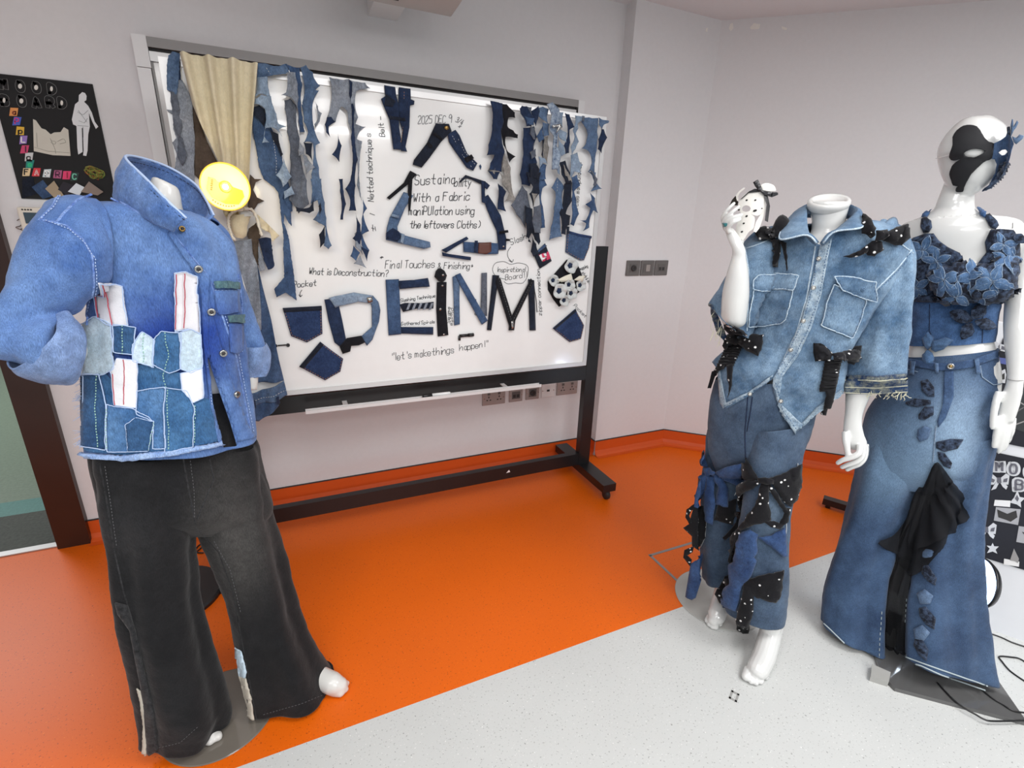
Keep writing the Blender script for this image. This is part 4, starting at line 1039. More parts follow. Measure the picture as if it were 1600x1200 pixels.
tiles = [('a', 88, 340, (226, 150, 84), (120, 50, 30)), ('P', 106, 397, (70, 96, 190), (200, 60, 130)), ('p', 128, 458, (226, 180, 60), (40, 30, 30)), ('L', 146, 514, (150, 120, 190), (240, 235, 235)), ('I', 156, 572, (206, 66, 110), (80, 20, 50)), ('c', 180, 622, (205, 205, 205), (30, 30, 30)), ('s', 188, 665, (30, 130, 120), (40, 190, 130)),
         ('F', 165, 715, (232, 205, 160), (30, 30, 30)), ('A', 230, 718, (214, 56, 66), (250, 190, 190)), ('B', 296, 724, (200, 214, 218), (245, 245, 245)), ('R', 361, 729, (176, 90, 130), (90, 40, 70)), ('I', 416, 735, (226, 60, 110), (150, 20, 50)), ('C', 466, 744, (34, 60, 56), (120, 200, 170))]
for i, (ch, x, y, c1, c2) in enumerate(tiles):
    x, y = x / 4, 90 + y / 4; s = 6.4; rnd = random.Random(i)
    m = MB(); patch(m, [(x + sx * s * rnd.uniform(.8, 1.05) - 1 * sy, y + sy * s * rnd.uniform(.9, 1.1)) for sx, sy in ((-1, -1), (1, -1), (1, 1), (-1, 1))], wm, 0.0005, 0.0008, 20)
    stroke_letter(m, ch, x, y, 8, wm, 0.0035, 1, 0.0016, 1.2)
    m.build('letter_tile', [mat('tile_%d' % i, rgb(*c1), 0.6), mat('tile_ink_%d' % i, rgb(*c2), 0.6)], mp_)
m = MB(); patch(m, W4("515,216 532,222 542,240 540,266 526,276 552,302 575,345 592,400 615,432 600,446 578,402 556,345 562,432 552,480 548,582 540,615 520,612 524,580 518,440 512,440 517,590 490,606 484,560 479,430 474,425 458,418 450,388 470,292 492,274 494,235"), wm, 0.0005, 0.001, 8)
m.build('figure_cutout', mat('paper_white', rgb(226, 228, 230), 0.7), mp_, 'white figure cut-out')
m = MB(); 
for q in ("484,340 520,360 552,330", "492,395 530,410 548,380", "490,330 545,405", "520,432 521,500", "485,425 555,430"): line(m, W4(q), wm, 0.0004, 0.002, 3)
m.build('sketch_line', M_ink, mp_)
m = MB(); patch(m, W4("208,385 225,392 260,442 285,450 318,480 340,468 380,466 400,435 428,452 442,615 330,610 213,585"), wm, 0.0005, 0.0015, 8); m.build('fabric_pattern', mat('calico', rgb(206, 202, 190), 0.9, noise_amt=0.08), mp_)
m = MB()
for q in ("215,560 300,585 438,596", "315,505 345,570 350,600", "320,520 352,525 345,545 318,530", "360,525 400,505 415,530 375,540", "230,470 235,560"): line(m, W4(q), wm, 0.0005, 0.0024, 3)
m.build('sketch_line', mat('pencil', rgb(130, 126, 118), 0.8), mp_)
for i, (s, c) in enumerate([("140,760 205,740 235,850 140,880", D_dark), ("200,810 270,765 345,860 270,884", D_blue), ("285,820 340,770 405,868 350,884", mat('swatch_tan', rgb(168, 152, 128), 0.9)), ("365,825 400,775 470,800 430,865", mat('swatch_charcoal', rgb(48, 46, 54), 0.9)), ("428,838 480,785 530,810 500,862", mat('swatch_white', rgb(222, 230, 236), 0.9)), ("510,840 560,775 650,840 615,862", mat('swatch_taupe', rgb(142, 128, 118), 0.9))]):
    m = MB(); patch(m, W4(s), wm, 0.0005 + 0.0012 * i, 0.0012, 12); m.build('fabric_swatch', c, mp_)
for i, c in enumerate([(190, 60, 50), (90, 140, 70), (190, 180, 90), (120, 130, 60)]):
    m = MB(); rnd = random.Random(i + 3); pts = []
    for k in range(34):
        t = k * 0.75 + i; rr = rnd.uniform(.15, 1.0); p, n_ = wm(*W4("%f,%f" % (592 + 70 * rr * math.cos(t), 720 + 42 * rr * math.sin(t) + 0.25 * 70 * rr * math.cos(t)))[0]); pts.append(p + n_ * (0.001 + 0.0015 * (i + rr)))
    m.tube(smooth(pts, 4), 0.0006, 4); m.build('thread', mat('thread_%d' % i, rgb(*c), 0.8), mp_)

# control box below it
cb = empty('control_box', (-0.74, YW, 1.29), 'cream wall control box with dark window below the black poster', 'control panel')
m = MB(); m.box((-0.872, YW - 0.03, 1.302), (-0.6, YW, 1.408)); o = m.build('housing', mat('cream_plastic', rgb(224, 216, 202), 0.5), cb)
bv = o.modifiers.new('round', 'BEVEL'); bv.width = 0.005; bv.segments = 2
m = MB(); m.box((-0.855, YW - 0.0325, 1.352), (-0.62, YW - 0.03, 1.39)); m.build('display_window', mat('dark_window', rgb(62, 80, 92), 0.2), cb)
m = MB()
for i in range(4): m.box((-0.858 + i * 0.008, YW - 0.031, 1.397), (-0.853 + i * 0.008, YW - 0.03, 1.402))
m.disc((-0.79, YW - 0.0325, 1.366), (0, -1, 0), 0.005, 0.002, 12); m.build('marking', M_dark, cb)
m = MB(); k0 = onY(28, 350, YW - 0.006)
for dx, dz in ((0, 0), (0.012, -0.006)): m.tube(smooth([k0 + V((dx, 0, dz + 0.012)), k0 + V((dx + 0.01, -0.003, dz + 0.016)), k0 + V((dx + 0.008, 0, dz - 0.004)), k0 + V((dx - 0.008, -0.002, dz - 0.012)), k0 + V((dx + 0.006, 0, dz - 0.02))], 5), 0.0012, 5)
m.build('wire_clip', mat('brown_wire', rgb(84, 66, 50), 0.5, 0.4), cb)

# sockets and switches
M_plate = mat('steel_plate', rgb(166, 158, 154), 0.4, 0.35); M_insert = mat('insert_grey', rgb(98, 94, 92), 0.5)
def plate(name, x0, x1, z0, z1, Y, label, cat, kind, grp, mt=None):
    t = empty(name, ((x0 + x1) / 2, Y, z0), label, cat, grp)
    m = MB(); m.box((x0, Y - 0.009, z0), (x1, Y, z1)); o = m.build('face_plate', mt or M_plate, t); bv = o.modifiers.new('round', 'BEVEL'); bv.width = 0.003; bv.segments = 2
    F = Y - 0.009; zc = (z0 + z1) / 2; xc = (x0 + x1) / 2
    def bit(pn, lo, hi, mt, d=0.002): 
        m = MB(); m.box((lo[0], F - d, lo[1]), (hi[0], F, hi[1])); m.build(pn, mt, t)
    if kind == 'double':
        for c in (xc - 0.032, xc + 0.032):
            m = MB(); m.box((c - 0.003, F - 0.0012, zc + 0.002), (c + 0.003, F, zc + 0.012)); m.box((c - 0.014, F - 0.0012, zc - 0.014), (c - 0.005, F, zc - 0.008)); m.box((c + 0.005, F - 0.0012, zc - 0.014), (c + 0.014, F, zc - 0.008)); m.build('socket_hole', M_dark, t)
            bit('rocker', (c - 0.007, zc + 0.02), (c + 0.007, zc + 0.033), M_insert, 0.004)
    elif kind == 'data':
        bit('insert', (xc - 0.026, zc - 0.022), (xc + 0.026, zc + 0.022), M_insert); bit('port', (xc - 0.02, zc - 0.014), (xc - 0.003, zc + 0.005), M_dark, 0.003); bit('port', (xc + 0.003, zc - 0.014), (xc + 0.02, zc + 0.005), M_dark, 0.003)
    elif kind == 'round':
        bit('insert', (xc - 0.024, zc - 0.024), (xc + 0.024, zc + 0.024), M_insert)
        m = MB(); m.lathe((xc, F - 0.002, zc), (0, -1, 0), [(0.018, 0), (0.017, 0.006), (0.01, 0.006), (0.006, 0.002), (0, 0.002)], 20); m.build('port', M_dark, t, smooth=False)
    elif kind == 'blank':
        bit('port', (xc - 0.009, zc - 0.006), (xc + 0.009, zc + 0.006), M_dark)
    elif kind == 'switch':
        bit('insert', (xc - 0.03, zc - 0.026), (xc + 0.03, zc + 0.026), M_insert); bit('rocker', (xc - 0.014, zc - 0.019), (xc + 0.014, zc + 0.019), M_plate, 0.005)
    for s in (-1, 1):
        m = MB(); m.disc((xc + s * (x1 - x0) * 0.42, F, zc), (0, -1, 0), 0.003, 0.001, 10); m.build('screw', M_steel, t)
G = 'sockets under the marker tray'
plate('wall_socket', 0.925, 1.067, 0.408, 0.492, YW, 'double mains socket farthest left under the marker tray', 'socket', 'double', G)
plate('data_socket', 1.092, 1.178, 0.409, 0.492, YW, 'steel data socket with square ports, second from the left under the tray', 'socket', 'data', G)
plate('aerial_socket', 1.199, 1.287, 0.411, 0.494, YW, 'steel socket with one round port, third from the left under the tray', 'socket', 'round', G)
plate('telephone_socket', 1.303, 1.391, 0.413, 0.498, YW, 'white plastic socket plate with a small slot under the tray', 'socket', 'blank', G, M_white)
plate('wall_socket', 1.408, 1.552, 0.415, 0.498, YW, 'double mains socket nearest the black stand post', 'socket', 'double', G)
M_sw = mat('dark_switch', rgb(112, 108, 106), 0.4, 0.3)
plate('wall_switch', 1.768, 1.863, 1.135, 1.222, YP, 'grey control plate with round dial, left of three on the projecting wall', 'switch', 'round', 'three plates on the projecting wall', M_sw)
plate('wall_switch', 1.87, 1.965, 1.135, 1.222, YP, 'grey switch plate with square rocker, middle of three on the projecting wall', 'switch', 'switch', 'three plates on the projecting wall', M_sw)
plate('wall_switch', 1.972, 2.068, 1.135, 1.222, YP, 'grey plate with two ports, right of three on the projecting wall', 'switch', 'data', 'three plates on the projecting wall', M_sw)

# projector over the board
pj = empty('projector', (0.49, 2.0, 2.169), 'pale projector housing at the top edge above the boards', 'projector')
m = MB(); m.add([(0.22, 1.75, 2.2), (0.684, 1.75, 2.2), (0.684, 2.2, 2.169), (0.22, 2.2, 2.169), (0.22, 1.75, 2.34), (0.684, 1.75, 2.34), (0.684, 2.2, 2.32), (0.22, 2.2, 2.32)], [(3, 2, 1, 0), (4, 5, 6, 7), (0, 1, 5, 4), (1, 2, 6, 5), (2, 3, 7, 6), (3, 0, 4, 7)])
o = m.build('housing', mat('projector_plastic', rgb(196, 192, 190), 0.5), pj); bv = o.modifiers.new('round', 'BEVEL'); bv.width = 0.008; bv.segments = 2
m = MB(); q = onY(615, 6, 2.13); m.box((q.x - 0.02, 2.09, 2.168), (q.x + 0.02, 2.14, 2.18)); m.build('latch', M_dark, pj)
m = MB(); m.box((0.40, 2.2, 2.2), (0.52, YW, 2.28)); m.build('wall_arm', M_white, pj)

# ================================================================== ROUND LAMPS
M_lampy = mat('amber_reflector', rgb(255, 205, 60), 0.25, emit=((1.0, 0.55, 0.06, 1), 0.3), coat=0.5)
M_lampg = mat('amber_glow', rgb(255, 225, 120), 0.3, emit=((1.0, 0.78, 0.30, 1), 1.35))
M_led = mat('led_white', rgb(255, 250, 230), 0.3, emit=((1.0, 0.97, 0.85, 1), 9.0))
M_lampb = mat('cool_reflector', rgb(225, 235, 255), 0.25, emit=((0.50, 0.70, 1.0, 1), 2.2))
M_ledb = mat('led_cool', rgb(240, 245, 255), 0.3, emit=((0.85, 0.93, 1.0, 1), 14.0))
def round_lamp(name, head, nrm, r, base, rb, neck, label, refl, glow, led, upv, energy, lc, shell=None):
    t = empty(name, (base[0], base[1], 0), label, 'lamp')
    n = V(nrm).normalized(); h = V(head)
    side = n.cross(V(upv)).normalized(); up = side.cross(n)
    m = MB(); m.lathe(h, n, [(0.0, -0.03), (r * 0.55, -0.028), (r * 0.9, -0.012), (r, 0.0), (r * 1.02, 0.006), (r * 0.96, 0.008), (r * 0.95, 0.003)], 48); m.build('lamp_shell', shell or refl, t, smooth=True)
    m = MB(); m.lathe(h, n, [(r * 0.95, 0.003), (r * 0.8, -0.004), (r * 0.3, -0.012), (0, -0.012)], 48); m.build('reflector', glow, t, smooth=True)
    m = MB()
    def plate2(pts, z, d):
        vs = [h + side * (-a * r) + up * (b * r) + n * z for a, b in pts]; vs += [q + n * d for q in vs]; k = len(pts)
        m.add(vs, [tuple(range(k))[::-1], tuple(range(k, 2 * k))] + [(i, (i + 1) % k, k + (i + 1) % k, k + i) for i in range(k)])
    plate2([(-0.68, 0.22), (-0.42, 0.22), (-0.3, 0.1), (-0.12, 0.2), (0.12, 0.2), (0.3, 0.08), (0.68, 0.05), (0.78, -0.2), (0.6, -0.6), (0.1, -0.72), (-0.45, -0.6), (-0.7, -0.3)], -0.002, 0.006)
    m.build('circuit_plate', refl, t)
    m = MB(); m.lathe(h + n * 0.004, n, [(r * 0.26, 0), (r * 0.24, 0.006), (r * 0.2, 0.006), (r * 0.18, 0.001)], 28); m.build('lens_ring', refl, t, smooth=True)
    m = MB(); m.lathe(h + n * 0.004, n, [(r * 0.12, 0), (r * 0.1, 0.005), (0, 0.007)], 20); m.build('led', led, t, smooth=True)
    m = MB()
    for i in range(6): plate2([(-0.57, 0.14 - i * 0.08), (-0.49, 0.14 - i * 0.08), (-0.49, 0.10 - i * 0.08), (-0.57, 0.10 - i * 0.08)], 0.004, 0.0006)
    for i in range(9):
        a = -2.1 + i * 0.13; plate2([(0.84 * math.cos(a) - .02, 0.84 * math.sin(a)), (0.84 * math.cos(a) + .03, 0.84 * math.sin(a)), (0.84 * math.cos(a) + .03, 0.84 * math.sin(a) + .05), (0.84 * math.cos(a) - .02, 0.84 * math.sin(a) + .05)], 0.002, 0.0006)
    m.build('marking', mat('amber_marking', rgb(150, 104, 20), 0.6), t)
    m = MB(); m.lathe((base[0], base[1], 0), (0, 0, 1), [(0, 0), (rb, 0), (rb, 0.012), (rb * 0.96, 0.02), (0, 0.022)], 48); m.build('base', M_black, t, smooth=False)
    m = MB(); m.tube(smooth([V(p) for p in neck] + [h - n * 0.03], 10), 0.008, 10); m.build('neck', M_black, t, smooth=True)
    l = bpy.data.lights.new('lamp_glow', 'POINT'); l.energy = energy; l.color = lc; l.shadow_soft_size = 0.04
    lo = bpy.data.objects.new('lamp_glow', l); COL.objects.link(lo); lo.parent = t; lo.location = h + n * 0.14 - WL[t.name]
    return t
hp = onY(352, 292, 1.9)
L1 = round_lamp('round_lamp', hp, (0.28, -0.96, 0.02), 0.071, (-0.535, 1.90), 0.165, [(-0.52, 1.9, 0.02), (-0.5, 1.9, 0.4), (-0.47, 1.9, 0.9), (-0.40, 1.93, 1.25), (-0.26, 1.96, 1.42)], 'glowing yellow round lamp on a gooseneck beside the blue shirt collar', M_lampy, M_lampg, M_led, (0.25, 0, 1), 0.9, (1.0, 0.78, 0.4))
m = MB(); q = onZ(346, 921, 0.012); m.lathe(q - V((0, 0, 0.012)), (0, 0, 1), [(0, 0), (0.012, 0), (0.014, 0.012), (0.008, 0.024), (0, 0.026)], 16); m.build('foot_knob', M_black, L1, smooth=True)
m = MB(); m.tube(smooth([onZ(x, y, 0.004) for x, y in ((300, 868), (312, 858), (320, 850), (311, 852), (305, 862), (318, 864))], 8), 0.003, 6); tag(m.build('lamp_cable', M_black, smooth=True), 'black cable curl on the orange floor between the black trouser legs', 'cable')

# ================================================================== DISPLAY PANEL AT THE RIGHT EDGE
PA = V((2.309, 0.569, 0)); PD = V((0.493, -0.870, 0)); PNn = V((-0.870, -0.493, 0))
def pan(x, y):
    d = ray(x, y); t = (PA - CAM).dot(PNn) / d.dot(PNn); return CAM + d * t, PNn.copy()
def pat(s, z, d=0.0): return PA + PD * s + V((0, 0, z)) + PNn * d
def slab(mb, s0, s1, z0, z1, d0, d1, mi=0):
    vs = [pat(s, z, d) for d in (d0, d1) for s, z in ((s0, z0), (s1, z0), (s1, z1), (s0, z1))]
    mb.add(vs, [(0, 1, 2, 3), (7, 6, 5, 4), (0, 4, 5, 1), (1, 5, 6, 2), (2, 6, 7, 3), (3, 7, 4, 0)], mi)
dp = empty('display_panel', PA, 'white free-standing display panel behind the rightmost mannequin', 'display board')
m = MB(); slab(m, -0.30, 0.55, 0.0, 1.145, -0.03, -0.001); m.build('panel', mat('white_board', rgb(226, 228, 232), 0.5), dp)
m = MB(); slab(m, -0.25, -0.21, 0.0, 0.02, -0.2, -0.031); slab(m, 0.40, 0.44, 0.0, 0.02, -0.2, -0.031); m.build('foot', M_grey, dp)
def poster(label, s0, s1, z0, z1):
    t = empty('poster', pat((s0 + s1) / 2, z0), label, 'poster', None)
    m = MB(); slab(m, s0, s1, z0, z1, -0.001, 0.003); m.build('card', mat('navy_card', rgb(20, 22, 34), 0.6), t)
    return t
M_sil = mat('silver_print', rgb(206, 208, 212), 0.35, noise_amt=0.15, nscale=60); M_sil2 = mat('silver_shade', rgb(98, 98, 108), 0.4)
po = poster('lower navy mood board poster with silver balloon letters, bows and stars', -0.27, 0.45, 0.285, 0.695)
def put(par, name, pls, mts, off=0.0035, label=None):
    m = MB()
    for i, (s, mi) in enumerate(pls): patch(m, P(s, 1500, 480, 2.857), pan, off + 0.0008 * mi + 0.0001 * i, 0.0008, 12, mi=mi)
    return m.build(name, mts, par, label)
for word, cs in (('MOOD', [(1561, 728), (1583, 732), (1609, 737), (1640, 744)]), ('BOARD', [(1592, 757), (1616, 763), (1644, 770), (1678, 777), (1716, 786)])):
    for ch, (x, y) in zip(word, cs):
        m = MB(); k = 1 + (x - 1560) / 400
        stroke_letter(m, ch, x, y, 13 * k, pan, 0.019, 0, 0.0035, 1.25); stroke_letter(m, ch, x, y, 13 * k, pan, 0.006, 1, 0.0045, 1.25); m.build('balloon_letter', [M_sil, M_sil2], po)
for dx, dy in ((0, 0), (-20 * 2.857, 77 * 2.857)):
    f = lambda s: ' '.join('%f,%f' % (float(a.split(',')[0]) + dx, float(a.split(',')[1]) + dy) for a in s.split())
    put(po, 'bow_sticker', [(f("170,765 140,740 120,750 125,790 150,790"), 0), (f("175,765 205,740 220,750 215,790 190,790"), 0), (f("162,775 150,795 138,815 160,808 172,785"), 0), (f("178,780 190,800 205,812 212,798 192,778"), 0), (f("164,757 182,757 184,782 166,784"), 1), (f("135,758 155,768 150,780 132,776"), 1), (f("195,765 212,760 208,778 192,778"), 1)], [M_sil, M_sil2])
put(po, 'star_sticker', [("255,815 266,845 290,850 270,868 272,892 252,878 222,870 240,848", 0), ("254,835 262,852 256,866 244,852", 1)], [M_sil, M_sil2])
put(po, 'star_sticker', [("145,1050 152,1065 172,1066 158,1080 166,1098 145,1088 120,1095 132,1075 118,1062 138,1064", 0)], [M_sil])
put(po, 'photo', [("160,890 270,900 258,970 150,950", 0), ("165,900 210,920 250,905 255,935 225,955 200,945 170,935", 1)], [mat('photo_grey', rgb(166, 166, 170), 0.5), M_dark])
put(po, 'photo', [("262,975 330,985 330,1060 250,1045", 0), ("275,1000 320,1010 310,1040", 1)], [MATS['photo_grey'], M_dark])
put(po, 'photo', [("240,1075 262,1120 258,1140 222,1128", 0)], [mat('photo_light', rgb(150, 148, 148), 0.5)])
put(po, 'caption_strip', [("155,858 225,862 222,890 150,884", 0)], [M_white]); put(po, 'caption_strip', [("196,1120 264,1134 262,1156 194,1146", 0)], [M_white])
pu = poster('upper navy poster beside the rightmost mannequin\'s arm, with silver letters and pictures', -0.262, 0.45, 0.735, 1.098)
put(pu, 'balloon_letter', [("178,162 206,170 206,200 176,192", 0), ("186,172 200,176 198,190 184,186", 1)], [M_sil, M_sil2]); put(pu, 'sticker', [("150,140 175,165 165,172 150,160", 0)], [M_sil]); put(pu, 'photo', [("165,222 205,228 205,255 168,248", 0)], [mat('photo_blue', rgb(86, 98, 160), 0.5)])
put(pu, 'ring_sticker', [("180,285 200,275 206,300 200,338 178,335 172,310", 0), ("188,298 198,292 198,320 186,322", 1)], [M_sil, M_dark])
put(pu, 'garment_picture', [("245,380 300,360 300,560 235,540", 0)], [mat('picture_dark', rgb(48, 52, 54), 0.5)]); put(pu, 'sketch_line', [("240,470 300,430 300,436 242,476", 0), ("245,520 300,500 300,505 246,526", 0), ("250,410 300,440 300,446 250,416", 0)], [MATS['photo_light']])
# cool lamp low behind the flared jeans
lp_ = Anchor(2.11, 0.64).at(1533, 911)
round_lamp('round_lamp', lp_, (-0.74, 0.66, 0.08), 0.088, (lp_.x + 0.03, lp_.y + 0.0), 0.045, [(lp_.x + 0.04, lp_.y, 0.02), (lp_.x + 0.05, lp_.y, 0.1)], 'bright cool white round lamp on the floor behind the flared jeans', M_lampb, M_lampb, M_ledb, (0, 0, 1), 0.9, (0.75, 0.86, 1.0), M_black)

# cables on the floor at the right, and the foot of a stand
X6 = lambda s: P(s, 1330, 950, 5.926)
def cable(s, label, z=0.004, zs=None):
    q = smooth(X6(s), 10); m = MB(); m.tube([onZ(x, y, z if zs is None else zs(x, y)) for x, y in q], 0.0028, 6)
    return tag(m.build('cable', M_black, smooth=True), label, 'cable', 'lamp cables on the floor')
zp = lambda x, y: 0.0172
cable("1262,228 1380,268 1490,318 1620,362", 'black cable running from behind the flared jeans to the right edge', 0.003)
cable("1640,520 1560,470 1480,455 1372,450 1400,500 1480,590 1640,700", 'black cable doubling back in a pointed loop at the right edge', 0.003)
cable("800,690 860,760 960,862 1060,935 1150,985 1230,1030 1320,1048 1640,1042", 'black cable across the mannequin base plate, nearest the camera', zs=zp)
cable("1190,740 1300,830 1400,890 1500,950 1640,975", 'black cable leaving the jeans hem across the base plate', zs=zp)
m = MB(); bar2(m, (2.517, 1.41), (2.75, 1.0), 0.045, 0.035, 0.02)
for q in ((2.53, 1.385), (2.73, 1.035)): m.tube([(q[0], q[1], 0), (q[0], q[1], 0.022)], 0.012, 10)
tag(m.build('stand_foot', M_black), 'black steel stand foot on the floor behind the rightmost mannequin', 'stand')

# ================================================================== MANNEQUINS
M_man = mat('mannequin_gloss', rgb(216, 217, 215), 0.16, coat=0.6)
M_mat_man = mat('mannequin_satin', rgb(212, 212, 208), 0.3, coat=0.2)
M_glass = mat('smoked_glass', rgb(112, 106, 98), 0.12, coat=0.5, noise_amt=0.1)
M_frost = mat('frosted_glass', rgb(166, 166, 162), 0.2, coat=0.3, noise_amt=0.06)
def floor_clamp(mb, z=0.004):
    for p in mb.v:
        if p.z < z: p.z = z + (p.z - z) * 0.02
    return mb
def seam_set(name, mt, lines, mp, par, r=0.0008, off=0.003, dash=False, step=3, label=None):
    for l in lines:
        m = MB(); line(m, l, mp, r, off, step, dash=dash); m.build(name, mt, par, label)
def add_patch(name, mt, poly, mp, par, off=0.003, th=0.003, step=5, label=None, puff=0.0, wa=0.0008, ws=8, tornk=0, pk=10, sm=True):
    m = MB(); patch(m, torn(poly, tornk, 3, len(WL)) if tornk else poly, mp, off, th, step, puff, wob(ws, wa, len(WL) * 0.7, 2), pk=pk)
    return m.build(name, mt, par, label, smooth=sm)
def button(mp, x, y, r, par, mts, name='button', off=0.006, label=None):
    p, n = mp(x, y); m = MB(); c = p + n * off
    m.lathe(c, n, [(r, -0.004), (r, 0.001), (r * 0.8, 0.003), (r * 0.55, 0.0012), (r * 0.5, 0.0012)], 20, 0); m.lathe(c, n, [(r * 0.5, 0.0012), (r * 0.32, 0.003), (0, 0.0035)], 16, 1)
    return m.build(name, mts, par, label, smooth=True)
def bow_part(nm, mt, polys, mp, par, off=0.006, puff=0.014, wa=0.004, pk=9, th=0.004):
    out = []
    for i, (pn, pl, h) in enumerate(polys):
        out.append(add_patch(pn, mt, pl, mp, par, off + h, th, 4, puff=puff, wa=wa, ws=4, pk=pk))
    return out

# ---------------------------------------------------------------- left: blue patchwork shirt, black jeans
AL = Anchor(-0.30, 1.31)
SL = lambda s: P(s, 0, 220, 2.4)
JL = lambda s: P(s, 100, 680, 2.308)
ml = empty('mannequin', AL.loc, 'headless white mannequin in the blue patchwork denim shirt and wide black jeans', 'mannequin', 'mannequins in denim outfits')
b = MB()
loft(b, AL, [(238, 274, 280, 294, 0, 1), (228, 300, 283, 308, 0, 1), (222, 330, 290, 335, 0, .9), (190, 352, 320, 360, 0, .7), (160, 400, 348, 405, 0, .62), (165, 480, 345, 480, 0, .62), (180, 560, 350, 560, 0, .6), (172, 640, 366, 640, 0, .36), (175, 720, 375, 720, 0, .34), (200, 770, 385, 770, 0, .3)], 40, 60, cap=(True, True))
for st in ([(180, 720, 270, 720, -.02, .8), (205, 860, 275, 860, -.02, .9), (225, 960, 285, 960, -.02, .9), (262, 1080, 300, 1080, -.02, 1), (275, 1115, 305, 1112, -.02, 1)], [(300, 720, 388, 720, 0, .8), (340, 860, 410, 860, 0, .9), (385, 960, 435, 955, 0, .9), (432, 1040, 468, 1030, 0, 1), (448, 1065, 475, 1058, 0, 1)]):
    loft(b, AL, st, 30, 40, cap=(True, True))
loft(b, AL, [(100, 335, 150, 350, -.04, .9), (55, 420, 105, 435, -.06, .8), (38, 468, 80, 470, -.07, .8)], 26, 40, cap=(True, True))
b.finger([AL.at(55, 470, -.07), AL.at(48, 515, -.08), AL.at(80, 545, -.07), AL.at(108, 548, -.05)], [.036, .036, .033, .03], 14)
loft(b, AL, [(318, 360, 355, 370, .05, .9), (345, 430, 378, 430, .08, .9), (368, 520, 400, 515, .08, .9), (376, 570, 404, 570, .07, .9), (377, 590, 404, 588, .07, .9), (380, 608, 402, 609, .07, .9)], 26, 40, cap=(True, True))
# feet
def foot_tubes(b, pts, toes):
    b.finger([onZ(x, y, r) + V((0, 0, dz)) for x, y, r, dz in pts], [r for _, _, r, _ in pts], 16)
    for t in toes: b.finger([onZ(x, y, r) for x, y, r in t], [r for _, _, r in t], 10)
foot_tubes(b, [(278, 1085, .03, .02), (292, 1118, .034, .004), (315, 1138, .03, 0), (328, 1147, .018, 0)], [[(304, 1146, .013), (314, 1158, .013)], [(316, 1146, .013), (328, 1158, .013)], [(328, 1140, .014), (341, 1151, .013)]])
foot_tubes(b, [(478, 1050, .028, .02), (500, 1060, .032, .006), (520, 1068, .033, 0), (530, 1071, .026, 0)], [[(518, 1082, .012), (532, 1083, .013)], [(524, 1076, .012), (539, 1077, .012)], [(526, 1068, .012), (541, 1068, .011)]])
floor_clamp(b, 0.0035)
remesh(b.build('body', M_mat_man, ml), 0.005, 5)
m = MB(); m.lathe((-0.322, 1.308, 0), (0, 0, 1), [(0, 0), (0.15, 0), (0.153, 0.0015), (0.15, 0.003), (0, 0.003)], 64); m.build('base_plate', M_glass, ml, 'round smoked base plate')

D_shirt = denim('denim_bright_blue', rgb(68, 100, 158), rgb(114, 146, 196), scale=9, slub=0.34, mott=.12, fades_and_tints=[((0.06, -0.12, 1.14), (0.24, 0.32, 0.15), rgb(24, 52, 134), 0.95), ((-0.24, -0.1, 1.16), (0.1, 0.25, 0.16), rgb(132, 166, 220), 0.5)])  # soft deeper blue patch on the chest, paler one on the sleeve
D_shirt_in = denim('denim_bright_reverse', rgb(100, 124, 168), rgb(136, 160, 200), scale=10)
D_seam = denim('denim_seam_blue', rgb(64, 96, 168), rgb(150, 178, 226), scale=60)
def foldL(u, t): return 0.004 * math.sin(5 * t + 9 * u) * (0.3 + u) + 0.003 * math.sin(9 * t - 6 * u)
s = MB()
loft(s, AL, [(222, 318, 298, 332, 0, .95), (182, 316, 325, 344, 0, .8), (138, 320, 347, 362, 0, .66), (122, 345, 362, 385, 0, .62), (126, 395, 368, 410, 0, .6), (138, 440, 372, 450, 0, .6), (138, 490, 377, 500, 0, .58), (132, 545, 381, 545, 0, .56), (128, 595, 386, 590, 0, .54), (129, 650, 392, 640, 0, .58), (131, 700, 398, 683, 0, .6)], 150, 130, fold=foldL, wr=0.004, wsc=14, seed=2)
gapL = SL("772,770 785,860 800,1000 836,1150 888,1145 862,1055 818,930 790,848")
cut(s, gapL, front_only=lambda c: (c - CAM).dot(AL.n) < AL.d)
# sleeve on the akimbo arm (same cloth)
sl_pts = [(150, 312, 160, 440, -.02, .75), (112, 308, 150, 445, -.03, .8), (78, 320, 140, 462, -.05, .85), (42, 362, 126, 482, -.06, .8), (12, 425, 108, 492, -.07, .8), (-6, 490, 100, 494, -.08, .85), (-8, 545, 96, 502, -.09, .9), (24, 570, 92, 508, -.09, .9), (52, 582, 98, 506, -.08, .88), (74, 584, 102, 508, -.075, .85)]
loft(s, AL, sl_pts, 90, 100, fold=lambda u, t: 0.006 * math.sin(3 * t + 16 * u) * u + 0.004 * math.sin(22 * u + 2 * t) * min(1, u * 2), wr=0.006, wsc=13, seed=5)
sr_pts = [(300, 338, 340, 352, .03, .8), (318, 350, 364, 384, .04, .85), (332, 400, 377, 425, .06, .9), (345, 450, 389, 470, .07, .9), (358, 500, 402, 512, .08, .9), (368, 545, 412, 545, .08, .9)]
loft(s, AL, sr_pts, 80, 80, fold=lambda u, t: 0.004 * math.sin(3 * t + 10 * u), wr=0.005, wsc=14, seed=9)
compact(s)
treeL = s.bvh(); fL = surf_map(treeL, AL)
def surf_map2(tree, anc):
    def f(x, y):
        d = ray(x, y).normalized(); h = tree.ray_cast(CAM, d, 6)
        if h[0] is None: return anc.at(x, y, -0.03), -anc.n
        n = h[1]
        return h[0].copy(), (-n if n.dot(d) > 0 else n.copy())
    return f
shirt = solid(s.build('denim_shirt', D_shirt, ml, 'bright blue denim shirt with patchwork front', smooth=True), 0.002)
